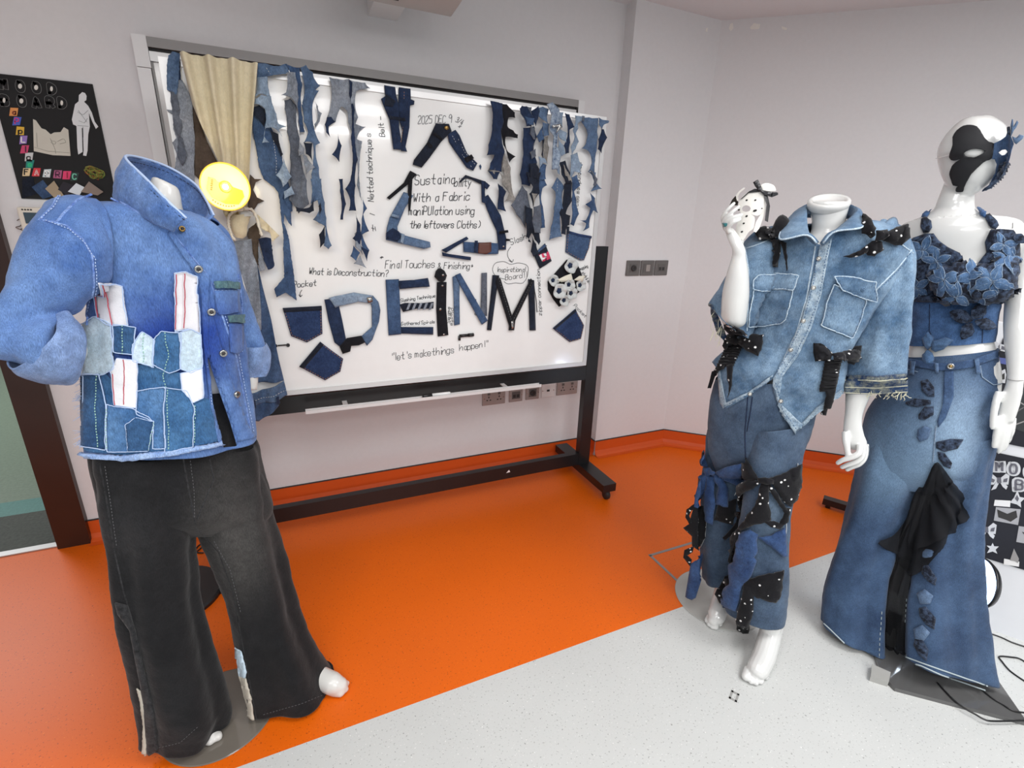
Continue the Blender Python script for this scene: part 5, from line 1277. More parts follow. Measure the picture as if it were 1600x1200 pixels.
# rolled cuffs
c = MB(); loft(c, AL, [(14, 566, 88, 488, -.09, .9), (32, 582, 94, 486, -.085, .92), (56, 594, 102, 488, -.08, .92), (78, 599, 108, 494, -.075, .9), (92, 598, 112, 500, -.07, .88)], 80, 40, fold=lambda u, t: 0.004 * math.sin(4 * t + 5 * u), wr=0.004, wsc=18)
solid(c.build('rolled_cuff', D_shirt_in, shirt, 'paler rolled cuff', smooth=True), 0.003)
c = MB(); loft(c, AL, [(368, 540, 414, 538, .08, .98), (373, 552, 419, 553, .08, 1), (376, 568, 419, 570, .08, 1), (379, 588, 414, 584, .08, .95)], 60, 24, fold=lambda u, t: 0.003 * math.sin(4 * t + 5 * u), wr=0.003, wsc=18)
solid(c.build('rolled_cuff', D_shirt_in, shirt, 'paler rolled cuff', smooth=True), 0.003)
# turned-up collar
base = [AL.at(272, 362, -.125), AL.at(242, 350, -.10), AL.at(205, 330, -.05), AL.at(178, 312, .02), AL.at(200, 306, .09), AL.at(250, 318, .12), AL.at(298, 334, .09), AL.at(318, 346, .03), AL.at(300, 350, -.03)]
top = [AL.at(291, 341, -.145), AL.at(262, 314, -.125), AL.at(230, 281, -.085), AL.at(196, 246, 0.0), AL.at(222, 247, .07), AL.at(265, 262, .11), AL.at(303, 286, .09), AL.at(320, 309, .04), AL.at(334, 336, -.02)]
c = MB(); ruled(c, top, base, 90, 12, 0.008, wr=0.003); solid(c.build('collar', denim('denim_collar', rgb(72, 104, 160), rgb(122, 152, 200), scale=14), shirt, 'turned-up collar', smooth=True), 0.004, 0)
tp = resample(smooth(top, 6), 80); m = MB(); m.tube(tp, 0.0028, 6); m.build('collar_piping', mat('pale_blue_edge', rgb(176, 196, 228), 0.8), shirt, 'pale collar edge', smooth=True)
ti = [tuple(V(a).lerp(V(b_), 0.14)) for a, b_ in zip(resample(smooth(top, 6), 120), resample(smooth(base, 6), 120))]
m = MB()
for i in range(0, 118, 2):
    a, b_ = V(ti[i]), V(ti[i + 1]); m.tube([a + (CAM - a).normalized() * 0.006, b_ + (CAM - b_).normalized() * 0.006], 0.0011, 4)
m.build('stitching', D_navy, shirt)
# front edges, plackets, pockets
fL2 = surf_map2(treeL, AL)
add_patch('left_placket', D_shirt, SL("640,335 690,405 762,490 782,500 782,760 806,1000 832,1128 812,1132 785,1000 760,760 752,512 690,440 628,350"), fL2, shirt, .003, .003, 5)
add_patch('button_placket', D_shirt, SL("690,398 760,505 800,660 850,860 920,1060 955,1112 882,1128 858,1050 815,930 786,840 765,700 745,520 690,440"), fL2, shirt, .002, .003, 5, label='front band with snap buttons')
for x, y in ((741, 478), (792, 640), (832, 794), (878, 950)): button(fL2, *SL("%d,%d" % (x, y))[0], 0.0085, shirt, [M_steel, M_dark], 'snap_button', 0.009)
button(fL2, *SL("683,336")[0], 0.006, shirt, [M_brass, M_dark], 'collar_rivet', 0.012)
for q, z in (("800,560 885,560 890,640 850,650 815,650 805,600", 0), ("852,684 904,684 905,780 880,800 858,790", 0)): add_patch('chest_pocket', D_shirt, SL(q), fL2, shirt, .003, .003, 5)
for q in ("797,526 885,527 886,553 803,552", "843,654 910,650 905,682 850,680"): add_patch('pocket_trim', denim('denim_green_fray', rgb(52, 84, 104), rgb(96, 128, 128), scale=60), SL(q), fL2, shirt, .007, .003, 4, label='frayed green blue pocket trim', tornk=.4)
seam_set('seam', D_seam, [SL("222,205 200,250 150,302"), SL("165,300 250,320 310,370 345,430 350,540 330,640 325,690"), SL("345,200 290,225 240,275 215,308 165,302"), SL("415,215 520,270 600,318"), SL("890,500 905,600 905,790"), SL("640,340 775,502 775,770"), SL("790,530 880,800 940,1100")], fL2, shirt, 0.0022, 0.002)
seam_set('stitching', MATS['pale_blue_edge'], [SL("232,212 210,252 162,296"), SL("178,302 262,335 318,385 352,440 357,540 336,640"), SL("765,512 767,760 795,1000"), SL("800,535 888,800 945,1090"), SL("802,560 885,560"), SL("812,640 885,636")], fL2, shirt, 0.0008, 0.0045, True, 2.4)
# patchwork
PW = mat('patch_white', rgb(224, 224, 228), 0.9, noise_amt=0.05, nscale=300, bump=0.2); PLt = denim('patch_pale_denim', rgb(176, 198, 214), rgb(204, 220, 230), scale=16, slub=0.15); PM = denim('patch_mid_denim', rgb(44, 84, 128), rgb(76, 118, 160), scale=14); PD_ = denim('patch_dark_denim', rgb(34, 64, 104), rgb(60, 96, 136), scale=16); PB = denim('patch_blue_denim', rgb(58, 98, 146), rgb(98, 136, 178), scale=12)
pl = [(PM, "310,880 330,868 400,868 440,905 445,985 510,1000 515,838 575,832 640,862 682,868 688,930 720,982 755,962 782,965 800,1060 815,1125 640,1160 480,1172 328,1160 304,1060", .004),
      (PW, "358,527 410,528 464,545 486,690 425,692 385,662", .005), (PW, "648,494 685,490 735,505 744,722 700,702 655,712", .005),
      (PLt, "328,690 370,655 440,690 440,760 432,800 442,850 400,876 326,872", .006), (PD_, "432,686 510,696 502,800 442,790", .008), (PLt, "498,762 530,715 578,742 576,842 500,822", .009), (PM, "574,742 610,712 672,716 676,852 640,866 574,832", .008),
      (PLt, "668,716 700,702 746,722 752,852 715,866 678,852", .009), (PW, "678,868 752,850 757,960 722,982 685,930", .0095), (PW, "430,862 450,812 516,816 512,998 440,986", .01),
      (PB, "410,986 500,1000 552,1030 576,1052 560,1160 408,1158", .0075), (PM, "620,920 700,932 726,1000 722,1142 618,1166", .008), (PB, "512,935 560,925 620,920 620,1150 576,1150 576,1050 512,1020", .0065), (PD_, "312,878 388,872 408,990 404,1152 312,1135", .0065), (PD_, "480,1060 510,1032 572,1050 562,1158 490,1158", .0105)]
allp = []
for mt, q, h in pl:
    add_patch('patch', mt, SL(q), fL2, shirt, h, .002, 5, tornk=.3); allp.append(SL(q) + SL(q)[:1])
seam_set('patch_edging', MATS['pale_blue_edge'], [l for l in allp[1:]], fL2, shirt, 0.0011, 0.012, False, 3)
seam_set('red_stitching', mat('red_thread', rgb(176, 70, 84), 0.8), [SL("412,530 440,690"), SL("366,530 388,660"), SL("680,495 682,700"), SL("652,500 656,705"), SL("470,815 472,985"), SL("436,870 443,985")], fL2, shirt, 0.0011, 0.0125)
seam_set('stitching', mat('green_thread', rgb(150, 190, 176), 0.8), [SL("380,880 372,1000 376,1145"), SL("622,715 630,800 618,870 628,920"), SL("632,930 636,1150"), SL("465,690 468,795"), SL("728,990 728,1130"), SL("540,720 536,830"), SL("575,1052 562,1155"), SL("410,1000 408,1150")], fL2, shirt, 0.0011, 0.0125, True, 2.2)
add_patch('frayed_hem', denim('denim_fray', rgb(120, 150, 200), rgb(170, 192, 226), scale=50), SL("312,1165 400,1172 480,1172 640,1158 832,1124 832,1138 640,1180 480,1192 380,1190 314,1184"), fL2, shirt, .004, .006, 4, label='pale frayed hem', tornk=.8, puff=.004, pk=3)
m = MB(); rnd = random.Random(4)
for i in range(70):
    y = rnd.uniform(890, 1150); p = AL.at(*SL("%f,%f" % (318 - (y - 890) * .03 + rnd.uniform(-2, 4), y))[0], -0.01); d = V((rnd.uniform(-.02, -.004), rnd.uniform(-.01, .01), rnd.uniform(-.012, .008))); m.tube([p, p + d * .5 + V((0, 0, .002)), p + d], 0.0005, 4)
tag(m.build('frayed_thread', MATS['pale_blue_edge'], shirt), kind='stuff')

# wide black jeans
D_bj = denim('denim_faded_black', rgb(15, 15, 17), rgb(28, 28, 30), scale=8, slub=0.4, fades_and_tints=[((0.10, -0.1, 0.62), (0.13, 0.4, 0.3), rgb(74, 72, 70), 0.7), ((-0.1, -0.15, 0.72), (0.1, 0.3, 0.14), rgb(46, 46, 48), 0.5)])
j = MB()
loft(j, AL, [(168, 610, 372, 606, 0, .42), (146, 660, 388, 655, 0, .44), (138, 718, 400, 710, 0, .48), (148, 760, 416, 758, 0, .5), (160, 800, 424, 796, 0, .46), (200, 826, 400, 824, 0, .3)], 110, 60, wr=0.003, wsc=12, seed=1, cap=(False, True))
loft(j, AL, [(142, 700, 296, 706, -.01, .8), (152, 784, 304, 800, -.015, .78), (165, 853, 303, 856, -.02, .75), (180, 940, 311, 940, -.025, .75), (190, 992, 327, 1003, -.025, .78), (205, 1048, 346, 1053, -.025, .8), (218, 1100, 357, 1098, -.025, .82), (227, 1168, 354, 1118, -.03, .82)], 110, 130, fold=lambda u, t: 0.010 * u * math.sin(4 * t + 2 * u) + 0.004 * math.sin(7 * t + 5 * u) + 0.003 * math.exp(-u * 6) * math.sin(40 * u), wr=0.005, wsc=9, seed=3)
loft(j, AL, [(278, 700, 398, 690, 0, .8), (292, 760, 415, 757, 0, .78), (307, 822, 427, 815, 0, .76), (330, 875, 441, 865, -.005, .76), (356, 940, 458, 928, -.01, .8), (366, 992, 475, 977, -.015, .82), (378, 1048, 500, 1022, -.03, .86), (393, 1108, 521, 1056, -.05, .9)], 110, 130, fold=lambda u, t: 0.010 * u * math.sin(4 * t + 1) + 0.005 * math.sin(6 * t + 5 * u) + 0.004 * math.exp(-u * 5) * math.sin(45 * u + t), wr=0.005, wsc=9, seed=7)
floor_clamp(j, 0.006)
treeJ = j.bvh(); fJ = surf_map2(treeJ, AL)
jeans = solid(j.build('black_jeans', D_bj, ml, 'wide faded black jeans', smooth=True), 0.002)
D_bs = denim('denim_black_seam', rgb(12, 12, 14), rgb(60, 60, 62), scale=80)
seam_set('seam', D_bs, [JL("130,100 155,230 180,400 215,560 240,640 275,760 290,900 320,1040 335,1130"), JL("430,80 450,200 475,320"), JL("475,330 560,420 610,560 640,720 665,860 695,1020"), JL("520,70 540,160 480,300")], fJ, jeans, 0.0022, 0.001)
seam_set('stitching', mat('grey_thread', rgb(90, 90, 92), 0.8), [JL("455,90 468,200 470,300"), JL("545,380 600,480 640,640"), JL("150,110 168,230 192,400"), JL("480,1050 420,1105 340,1125"), JL("720,1005 860,965 950,930")], fJ, jeans, 0.0007, 0.003, True, 2.5)
add_patch('zip_seam', D_bs, JL("190,600 232,610 262,700 285,800 330,1000 345,1130 305,1150 292,960 262,800 240,700 200,640"), fJ, jeans, .002, .004, 5, label='bulky unzipped side seam', puff=.004)
for q, mt, lb in (("616,758 645,775 664,850 660,870 628,862 620,800", PLt, 'pale grey inset'), ("628,862 662,872 680,940 692,1030 668,1005 645,930", mat('beige_inset', rgb(196, 190, 176), 0.9, noise_amt=.08), 'beige inset'), ("268,905 282,915 300,980 302,1080 302,1145 288,1150 292,1040 282,960", MATS['beige_inset'], 'beige side slit')):
    add_patch('hem_inset', mt, JL(q), fJ, jeans, .004, .003, 5, label=lb, tornk=.5)

# ---------------------------------------------------------------- middle: bow-trimmed shirt, tied trousers
AM = Anchor(1.40, 0.99)
M2 = lambda s: P(s, 1040, 260, 2.7275)
H9 = lambda s: P(s, 1110, 270, 9.23)
F5 = lambda s: P(s, 1050, 860, 5)
T4 = lambda s: P(s, 1060, 690, 6)
W7 = lambda s: P(s, 1300, 590, 7.5)
mm = empty('mannequin', AM.loc, 'headless white mannequin in the faded blue denim shirt with black polka-dot bows, one hand raised', 'mannequin', 'mannequins in denim outfits')
b = MB()
loft(b, AM, [(1265, 316, 1326, 315, 0, .95), (1263, 320, 1328, 320, 0, .95), (1265, 328, 1326, 327, 0, .95), (1268, 348, 1322, 346, 0, .95), (1262, 368, 1328, 364, 0, .9), (1225, 385, 1370, 378, 0, .7), (1195, 420, 1392, 412, 0, .62), (1190, 470, 1370, 460, 0, .62), (1180, 530, 1325, 530, 0, .62), (1155, 590, 1290, 590, 0, .62), (1130, 640, 1272, 640, 0, .62), (1135, 690, 1255, 690, 0, .6)], 48, 70, cap=(True, True))
for st in ([(1115, 690, 1160, 690, .06, .9), (1108, 780, 1152, 780, .06, .9), (1108, 860, 1148, 860, .06, .9), (1120, 920, 1140, 915, .05, 1)], [(1175, 690, 1245, 690, -.03, .9), (1175, 780, 1228, 780, -.05, .9), (1170, 860, 1222, 860, -.06, .9), (1180, 930, 1220, 930, -.07, 1), (1187, 962, 1221, 960, -.075, 1), (1186, 985, 1221, 983, -.08, 1), (1180, 1008, 1217, 1004, -.09, 1.05)]):
    loft(b, AM, st, 30, 36, cap=(True, True))
# raised arm and the holding hand
loft(b, AM, [(1190, 385, 1225, 405, 0, .9), (1160, 430, 1195, 450, -.05, .9), (1135, 475, 1170, 490, -.1, .9), (1128, 488, 1166, 504, -.12, .9), (1127, 478, 1168, 488, -.13, 1), (1129, 455, 1171, 460, -.14, 1), (1136, 425, 1170, 427, -.15, 1), (1143, 402, 1166, 403, -.155, .95), (1144, 390, 1165, 391, -.16, .85), (1138, 376, 1160, 378, -.16, .6), (1133, 362, 1153, 366, -.16, .5), (1131, 353, 1146, 357, -.16, .45)], 34, 90, cap=(True, True))
def fin(b, zf, pts, anc, rs):
    b.finger([anc.at(*zf("%f,%f" % (x, y))[0], o) for x, y, o in pts], rs, 10)
for pts, rs in (([(225, 790, -.16), (178, 660, -.165), (230, 555, -.172), (290, 490, -.172), (340, 440, -.165)], [.0064, .006, .0054, .0045]),
                ([(225, 820, -.165), (195, 700, -.172), (270, 605, -.18), (340, 545, -.18), (405, 492, -.172)], [.007, .0064, .0057, .0048]),
                ([(240, 830, -.17), (218, 730, -.178), (290, 660, -.186), (380, 625, -.185), (450, 605, -.175)], [.007, .0064, .0057, .0048]),
                ([(270, 860, -.172), (255, 790, -.18), (310, 725, -.188), (370, 695, -.187), (425, 672, -.178)], [.007, .0063, .0056, .0047]),
                ([(420, 1040, -.15), (440, 960, -.14), (450, 880, -.138), (455, 800, -.14)], [.011, .0095, .008, .0065])): fin(b, H9, pts, AM, rs)
# lowered arm and hand
loft(b, AM, [(1372, 385, 1408, 395, .02, .9), (1372, 450, 1412, 455, .03, .9), (1352, 530, 1395, 535, .02, .9), (1325, 592, 1366, 596, 0, .9), (1321, 615, 1361, 616, 0, .9), (1320, 642, 1350, 642, -.005, .9), (1318, 660, 1347, 660, -.01, .72), (1317, 676, 1350, 678, -.012, .55), (1318, 692, 1355, 692, -.012, .5), (1330, 702, 1353, 702, -.012, .45)], 34, 80, cap=(True, True))
for pts, rs in (([(165, 640, -.02), (165, 740, -.035), (178, 840, -.042), (186, 915, -.042)], [.012, .011, .009, .008]),
                ([(330, 790, -.03), (318, 880, -.045), (230, 935, -.05), (130, 965, -.048), (70, 1000, -.042)], [.0095, .009, .008, .0068]),
                ([(360, 800, -.02), (350, 920, -.03), (285, 985, -.036), (190, 1020, -.036), (120, 1050, -.032)], [.0095, .009, .008, .0068]),
                ([(385, 800, -.01), (378, 930, -.016), (320, 1010, -.02), (240, 1045, -.02), (180, 1078, -.018)], [.0095, .009, .008, .0066]),
                ([(395, 780, 0), (392, 900, -.002), (350, 980, -.004), (300, 1020, -.005), (255, 1050, -.005)], [.0088, .008, .0072, .006])): fin(b, W7, pts, AM, rs)
# feet
def F(x, y): return F5("%f,%f" % (x, y))[0]
foot_tubes(b, [F(765, 640) + (.034, .085), F(745, 740) + (.036, .04), F(715, 840) + (.036, .006), F(670, 925) + (.034, -.006), F(650, 965) + (.022, -.004)],
           [[F(600, 930) + (.016,), F(578, 985) + (.0145,)], [F(635, 960) + (.013,), F(618, 1018) + (.011,)], [F(668, 965) + (.012,), F(655, 1030) + (.0105,)], [F(700, 960) + (.012,), F(692, 1022) + (.010,)], [F(735, 930) + (.011,), F(732, 990) + (.009,)]])
foot_tubes(b, [F(385, 385) + (.03, .06), F(370, 450) + (.034, .018), F(345, 520) + (.033, .004), F(325, 555) + (.022, .004)],
           [[F(295, 520) + (.013,), F(278, 548) + (.012,)], [F(308, 545) + (.012,), F(293, 576) + (.0105,)], [F(328, 560) + (.012,), F(315, 592) + (.0105,)], [F(350, 560) + (.013,), F(340, 598) + (.011,)], [F(378, 545) + (.012,), F(372, 575) + (.010,)]])
for v in b.v:
    if v.z < 0.004: v.z = 0.004
remesh(b.build('body', M_man, mm), 0.0026, 2)
c0 = AM.at(1295, 316, 0)
m = MB(); m.lathe(c0 + V((0, 0, -0.006)), (-.33, -.22, 1), [(0.049, -0.01), (0.053, 0.002), (0.053, 0.010), (0.050, 0.014), (0.041, 0.014), (0.039, 0.011), (0, 0.011)], 48); m.build('neck_cap', M_man, mm, 'flat neck cap', smooth=True)
m = MB(); m.lathe((1.449, 1.099, 0), (0, 0, 1), [(0, 0), (0.168, 0), (0.17, 0.002), (0.168, 0.0035), (0, 0.0035)], 64); m.build('base_plate', M_frost, mm, 'round frosted base plate')
m = MB(); a, c_ = AM.at(*H9("190,735")[0], -.176), AM.at(*H9("228,745")[0], -.18)
for k in range(3): m.tube([AM.at(*H9("%d,%d" % (175 + k * 6, 730 + 22 * k))[0], -.172), AM.at(*H9("%d,%d" % (205 + k * 6, 738 + 14 * k))[0], -.19), AM.at(*H9("%d,%d" % (238, 735 + 10 * k))[0], -.184)], 0.0022, 6)
m.build('ring', mat('teal_bead', rgb(40, 110, 116), 0.3), mm, 'teal ring')

D_faded = denim('denim_faded', rgb(70, 98, 128), rgb(130, 156, 180), scale=9, slub=0.36, lo=.36, hi=.66, mott=.17)
D_fseam = denim('denim_faded_seam', rgb(150, 176, 200), rgb(206, 220, 228), scale=80)
D_dark_seam = denim('denim_faded_dark_seam', rgb(58, 86, 120), rgb(96, 126, 160), scale=60)
s = MB()
loft(s, AM, [(1262, 352, 1330, 349, 0, .95), (1236, 352, 1366, 345, 0, .8), (1200, 360, 1402, 358, 0, .66), (1178, 385, 1416, 384, 0, .6), (1169, 420, 1402, 420, 0, .6), (1166, 460, 1380, 462, 0, .6), (1163, 500, 1356, 505, 0, .6), (1152, 535, 1338, 545, 0, .6), (1117, 565, 1326, 582, 0, .62), (1120, 600, 1319, 612, 0, .62), (1126, 645, 1312, 640, 0, .6), (1150, 690, 1295, 690, 0, .6)], 170, 140, fold=lambda u, t: 0.004 * math.sin(5 * t + 8 * u) + 0.006 * u * math.sin(3 * t - 12 * u), wr=0.0065, wsc=15, seed=11)
cut(s, M2("196,830 226,868 242,1042 350,982 457,902 462,960 490,1045 550,1138 640,1052 752,966 775,940 900,1300 100,1300 100,835"))
cut(s, M2("596,150 596,270 606,292 652,336 672,326 700,290 740,262 790,240 790,150"), front_only=lambda c: (c - CAM).dot(AM.n) < AM.d + .02)
loft(s, AM, [(1340, 352, 1392, 384, 0, .8), (1368, 356, 1412, 372, .01, .85), (1372, 385, 1426, 396, .02, .9), (1368, 440, 1427, 445, .02, .95), (1352, 490, 1424, 495, .02, .95), (1334, 542, 1421, 545, .02, .95), (1322, 590, 1418, 588, .02, .95)], 90, 90, fold=lambda u, t: 0.005 * math.sin(3 * t + 5 * u) + 0.004 * math.sin(6 * t), wr=0.005, wsc=12, seed=15)
loft(s, AM, [(1205, 358, 1232, 405, 0, .85), (1184, 362, 1214, 425, -.02, .9), (1160, 384, 1196, 455, -.05, .95), (1134, 438, 1184, 492, -.065, .95), (1112, 478, 1170, 528, -.07, .95)], 80, 70, fold=lambda u, t: 0.005 * math.sin(4 * t + 8 * u), wr=0.006, wsc=12, seed=18)
compact(s); treeM = s.bvh(); fM = surf_map2(treeM, AM)
shirt2 = solid(s.build('denim_shirt', D_faded, mm, 'faded blue denim shirt with short sleeves', smooth=True), 0.002)
# collar
base = [AM.at(1275, 383, -.12), AM.at(1262, 372, -.115), AM.at(1258, 352, -.05), AM.at(1262, 335, .05), AM.at(1295, 328, .09), AM.at(1326, 338, .05), AM.at(1331, 350, -.05), AM.at(1300, 372, -.115), AM.at(1284, 384, -.125)]
fold_ = [p + V((0, 0, h)) + (p - AM.at(1295, 350, 0)) * 0.05 for p, h in zip(base, (0.004, .018, .03, .028, .022, .028, .03, .018, 0.004))]
fall = [AM.at(1276, 380, -.15), AM.at(1260, 367, -.15), AM.at(1219, 374, -.14), AM.at(1226, 352, -.06), AM.at(1240, 340, .07), AM.at(1295, 340, .13), AM.at(1340, 342, .07), AM.at(1346, 344, -.06), AM.at(1345, 356, -.13), AM.at(1304, 362, -.15), AM.at(1286, 380, -.15)]
c = MB(); ruled(c, base, fold_, 80, 6, 0.0); ruled(c, fold_, fall, 80, 10, 0.006, wr=.002)
solid(c.build('collar', D_faded, shirt2, 'open shirt collar', smooth=True), 0.004, 0)
m = MB(); m.tube(resample(smooth(fall, 6), 80), 0.0025, 6); m.build('collar_edge', D_fseam, shirt2, smooth=True)
add_patch('placket', denim('denim_faded_band', rgb(92, 120, 148), rgb(186, 202, 212), scale=45), M2("668,318 712,292 690,400 668,520 622,680 560,815 498,895 482,1000 590,1105 552,1138 490,1045 457,902 515,800 575,660 620,500 645,400"), fM, shirt2, .003, .003, 5, label='pale stitched front band')
add_patch('hem_band', MATS['denim_faded_band'], M2("226,868 238,870 262,1005 350,962 457,885 457,905 350,988 243,1043"), fM, shirt2, .003, .003, 5)
add_patch('hem_band', MATS['denim_faded_band'], M2("552,1138 640,1052 752,966 742,950 640,1025 575,1095"), fM, shirt2, .003, .003, 5)
for x, y in ((656, 392), (628, 515), (584, 655), (536, 780), (492, 998), (360, 968)): button(fM, *M2("%d,%d" % (x, y))[0], 0.0065, shirt2, [M_steel, mat('pearl', rgb(216, 216, 210), .2)], 'snap_button', 0.007)
for body_, flap, st in (("378,520 545,525 530,600 515,650 492,670 420,680 345,682 350,625", "375,488 390,466 480,458 570,462 548,525 470,520 400,528 372,524", (440, 508)), ("715,500 850,565 822,650 790,728 720,702 660,676 680,600", "714,468 800,468 886,490 888,572 820,552 745,522", (830, 520))):
    add_patch('chest_pocket', D_faded, M2(body_), fM, shirt2, .003, .003, 5, puff=.003); add_patch('pocket_flap', D_faded, M2(flap), fM, shirt2, .0085, .003, 5, puff=.002)
    for q, o in ((body_, .0105), (flap, .0145)):
        pq = M2(q); seam_set('stitching', D_fseam, [pq + pq[:1]], fM, shirt2, 0.0016, o - .002, False, 3); pq = inset(pq, .9); seam_set('stitching', D_dark_seam, [pq + pq[:1]], fM, shirt2, 0.0008, o + .002, True, 2.4)
    button(fM, *M2("%d,%d" % st)[0], 0.006, shirt2, [D_faded, D_faded], 'flap_button', 0.015)
seam_set('seam', D_fseam, [M2("1045,358 980,440 900,520 880,545"), M2("1052,370 1000,330"), M2("340,345 355,440 350,600 345,700"), M2("480,300 380,340 345,350"), M2("640,340 600,560 560,700 500,830")], fM, shirt2, 0.002, 0.002)
seam_set('stitching', D_dark_seam, [M2("700,310 678,420 655,540 612,680 555,800 490,885"), M2("655,340 632,480 590,640 528,790 470,880"), M2("1038,372 975,450 895,530"), M2("470,920 500,1035 555,1120"), M2("255,1020 350,975 450,905")], fM, shirt2, 0.0011, 0.007, True, 2.2)
add_patch('sleeve_band', denim('denim_raw_band', rgb(36, 58, 92), rgb(150, 152, 132), scale=60, lo=.42, hi=.75), M2("765,888 900,892 1030,880 1032,962 900,968 762,965"), fM, shirt2, .003, .004, 5, label='dark frayed sleeve band')
seam_set('stitching', mat('ecru_thread', rgb(206, 204, 180), .85), [M2("765,908 900,912 1030,900"), M2("765,938 900,942 1030,932"), M2("765,962 900,966 1030,958")], fM, shirt2, 0.0014, 0.007, False, 3)
add_patch('sleeve_band', MATS['denim_raw_band'], M2("192,585 205,590 262,725 250,742 222,715 195,630"), fM, shirt2, .003, .004, 5, tornk=.6)
m = MB(); rnd = random.Random(8)
for i in range(26):
    x = rnd.uniform(875, 1035); p, n = fM(*M2("%f,955" % x)[0]); p = p + n * .004; q = [p]
    for k in range(5): q.append(q[-1] + V((rnd.uniform(-.008, .008), rnd.uniform(-.004, .004), rnd.uniform(-.009, .002))))
    m.tube(smooth(q, 4), 0.0008, 4)
for i in range(14):
    p = AM.at(*M2("%f,%f" % (rnd.uniform(196, 250), rnd.uniform(620, 735)))[0], -.12); m.tube(smooth([p, p + V((rnd.uniform(-.01, .0), 0, -.012)), p + V((rnd.uniform(-.015, .004), 0, -.03))], 4), 0.0006, 4)
tag(m.build('frayed_thread', MATS['ecru_thread'], shirt2), kind='stuff')
D_polka = denim('black_polka_cloth', rgb(10, 10, 13), rgb(22, 22, 27), scale=14, slub=0.1, dots=(46, 0.17))
def bow(label, zf, parts, mp, par, mt=None, **k):
    root = None
    m = MB()
    pn, pl0, h0 = parts[0]
    patch(m, zf(pl0), mp, .008 + h0, .004, 4, .012, wob(4, .004, len(WL)), pk=9)
    root = m.build('bow', mt or D_polka, par, label, smooth=True)
    WL[root.name] = WL[par.name]
    return root, parts[1:]
def full_bow(label, zf, loops, knot, tails, mp, par, mt=None, ruch=None):
    """bow knot carries the piece; loops and tails hang off it in the same cloth"""
    m = MB()
    for q in loops: patch(m, zf(q), mp, .008, .004, 4, .016, wob(4, .006, len(WL)), pk=9)
    patch(m, zf(knot), mp, .024, .004, 4, .010, wob(3, .004, 2), pk=6)
    for q in tails: patch(m, zf(q), mp, .006, .003, 4, .006, wob(4, .006, 7), pk=5)
    if ruch:
        for i in range(9):
            t = i / 8; (x0, y0), (x1, y1), w_ = ruch[0], ruch[1], ruch[2]
            cx, cy = x0 + (x1 - x0) * t, y0 + (y1 - y0) * t
            patch(m, zf("%f,%f %f,%f %f,%f %f,%f" % (cx - w_, cy - 5, cx + w_, cy - 9, cx + w_, cy + 5, cx - w_, cy + 9)), mp, .008, .003, 4, .006, pk=3)
    return m.build('bow', mt or D_polka, par, label, smooth=True)
full_bow('black bow on the shoulder by the raised hand', M2, ["455,300 430,278 392,284 388,310 400,328 450,326", "462,300 480,262 500,238 528,236 532,262 512,290 480,312"], "440,298 465,288 486,300 480,322 452,330", ["450,320 490,322 495,370 482,405 458,432 456,400 470,370 445,350", "488,318 520,330 528,400 530,442 512,380"], fM, shirt2)
full_bow('black bow on the shoulder nearest the tall mannequin', M2, ["875,300 850,250 828,232 820,262 828,288 860,310", "905,300 940,280 985,272 1008,290 1005,320 985,342 940,335 910,320"], "868,292 900,286 912,310 898,328 870,322", ["870,318 905,325 908,355 880,382 850,375 838,345", "845,335 870,350 800,385 750,385 820,355"], fM, shirt2)
full_bow('black bow at the waist under the raised arm', M2, ["300,740 252,690 250,670 290,676 318,690 330,722", "320,745 360,720 432,714 420,770 398,812 360,795 330,765", "295,745 255,735 245,760 258,782 300,765"], "296,728 332,726 336,758 300,766", ["262,850 200,870 182,940 196,942 214,890 262,862", "270,850 295,850 290,930 272,980 280,920"], fM, shirt2, ruch=((305, 765), (262, 850), 34))
full_bow('black bow at the waist below the flap pocket', M2, ["705,790 665,752 630,745 626,790 634,830 690,825", "725,790 780,772 846,760 840,810 815,842 760,830 725,820"], "696,785 732,785 735,822 700,826", ["668,940 712,940 700,990 684,1056 660,1050 672,990"], fM, shirt2, ruch=((705, 830), (682, 945), 32))

# trousers with ties
D_tr = denim('denim_slate', rgb(46, 62, 84), rgb(84, 103, 126), scale=8, slub=0.3, mott=.14, fades_and_tints=[((-0.06, -0.08, 0.55), (0.05, 0.2, 0.12), rgb(112, 132, 152), .6)])
D_tie = denim('denim_tie', rgb(36, 56, 94), rgb(62, 88, 130), scale=14)
j = MB()
loft(j, AM, [(1120, 590, 1285, 585, 0, .66), (1110, 625, 1280, 622, 0, .64), (1107, 670, 1270, 668, 0, .6), (1108, 705, 1254, 705, 0, .55), (1120, 735, 1235, 735, 0, .4)], 100, 50, wr=.003, wsc=12, cap=(False, True))
loft(j, AM, [(1108, 670, 1172, 680, .05, .85), (1104, 720, 1170, 725, .06, .85), (1098, 775, 1168, 780, .06, .85), (1095, 835, 1162, 838, .06, .85), (1099, 902, 1152, 908, .06, .85)], 80, 70, fold=lambda u, t: .006 * math.sin(4 * t + 3 * u), wr=.005, wsc=11, seed=22)
loft(j, AM, [(1162, 672, 1270, 662, -.02, .85), (1163, 722, 1252, 715, -.04, .85), (1158, 780, 1237, 780, -.055, .85), (1150, 850, 1230, 850, -.065, .85), (1142, 915, 1230, 920, -.07, .85), (1136, 945, 1227, 968, -.07, .85)], 90, 80, fold=lambda u, t: .006 * math.sin(3 * t + 4 * u), wr=.005, wsc=11, seed=25)
treeT = j.bvh(); fT = surf_map2(treeT, AM)
tro = solid(j.build('denim_trousers', D_tr, mm, 'slate blue denim trousers tied with bows', smooth=True), .002)
seam_set('seam', D_navy, [P("362,0 350,140 352,250", 1030, 620, 2.607), P("380,0 372,60 358,140", 1030, 620, 2.607)], fT, tro, .002, .002)
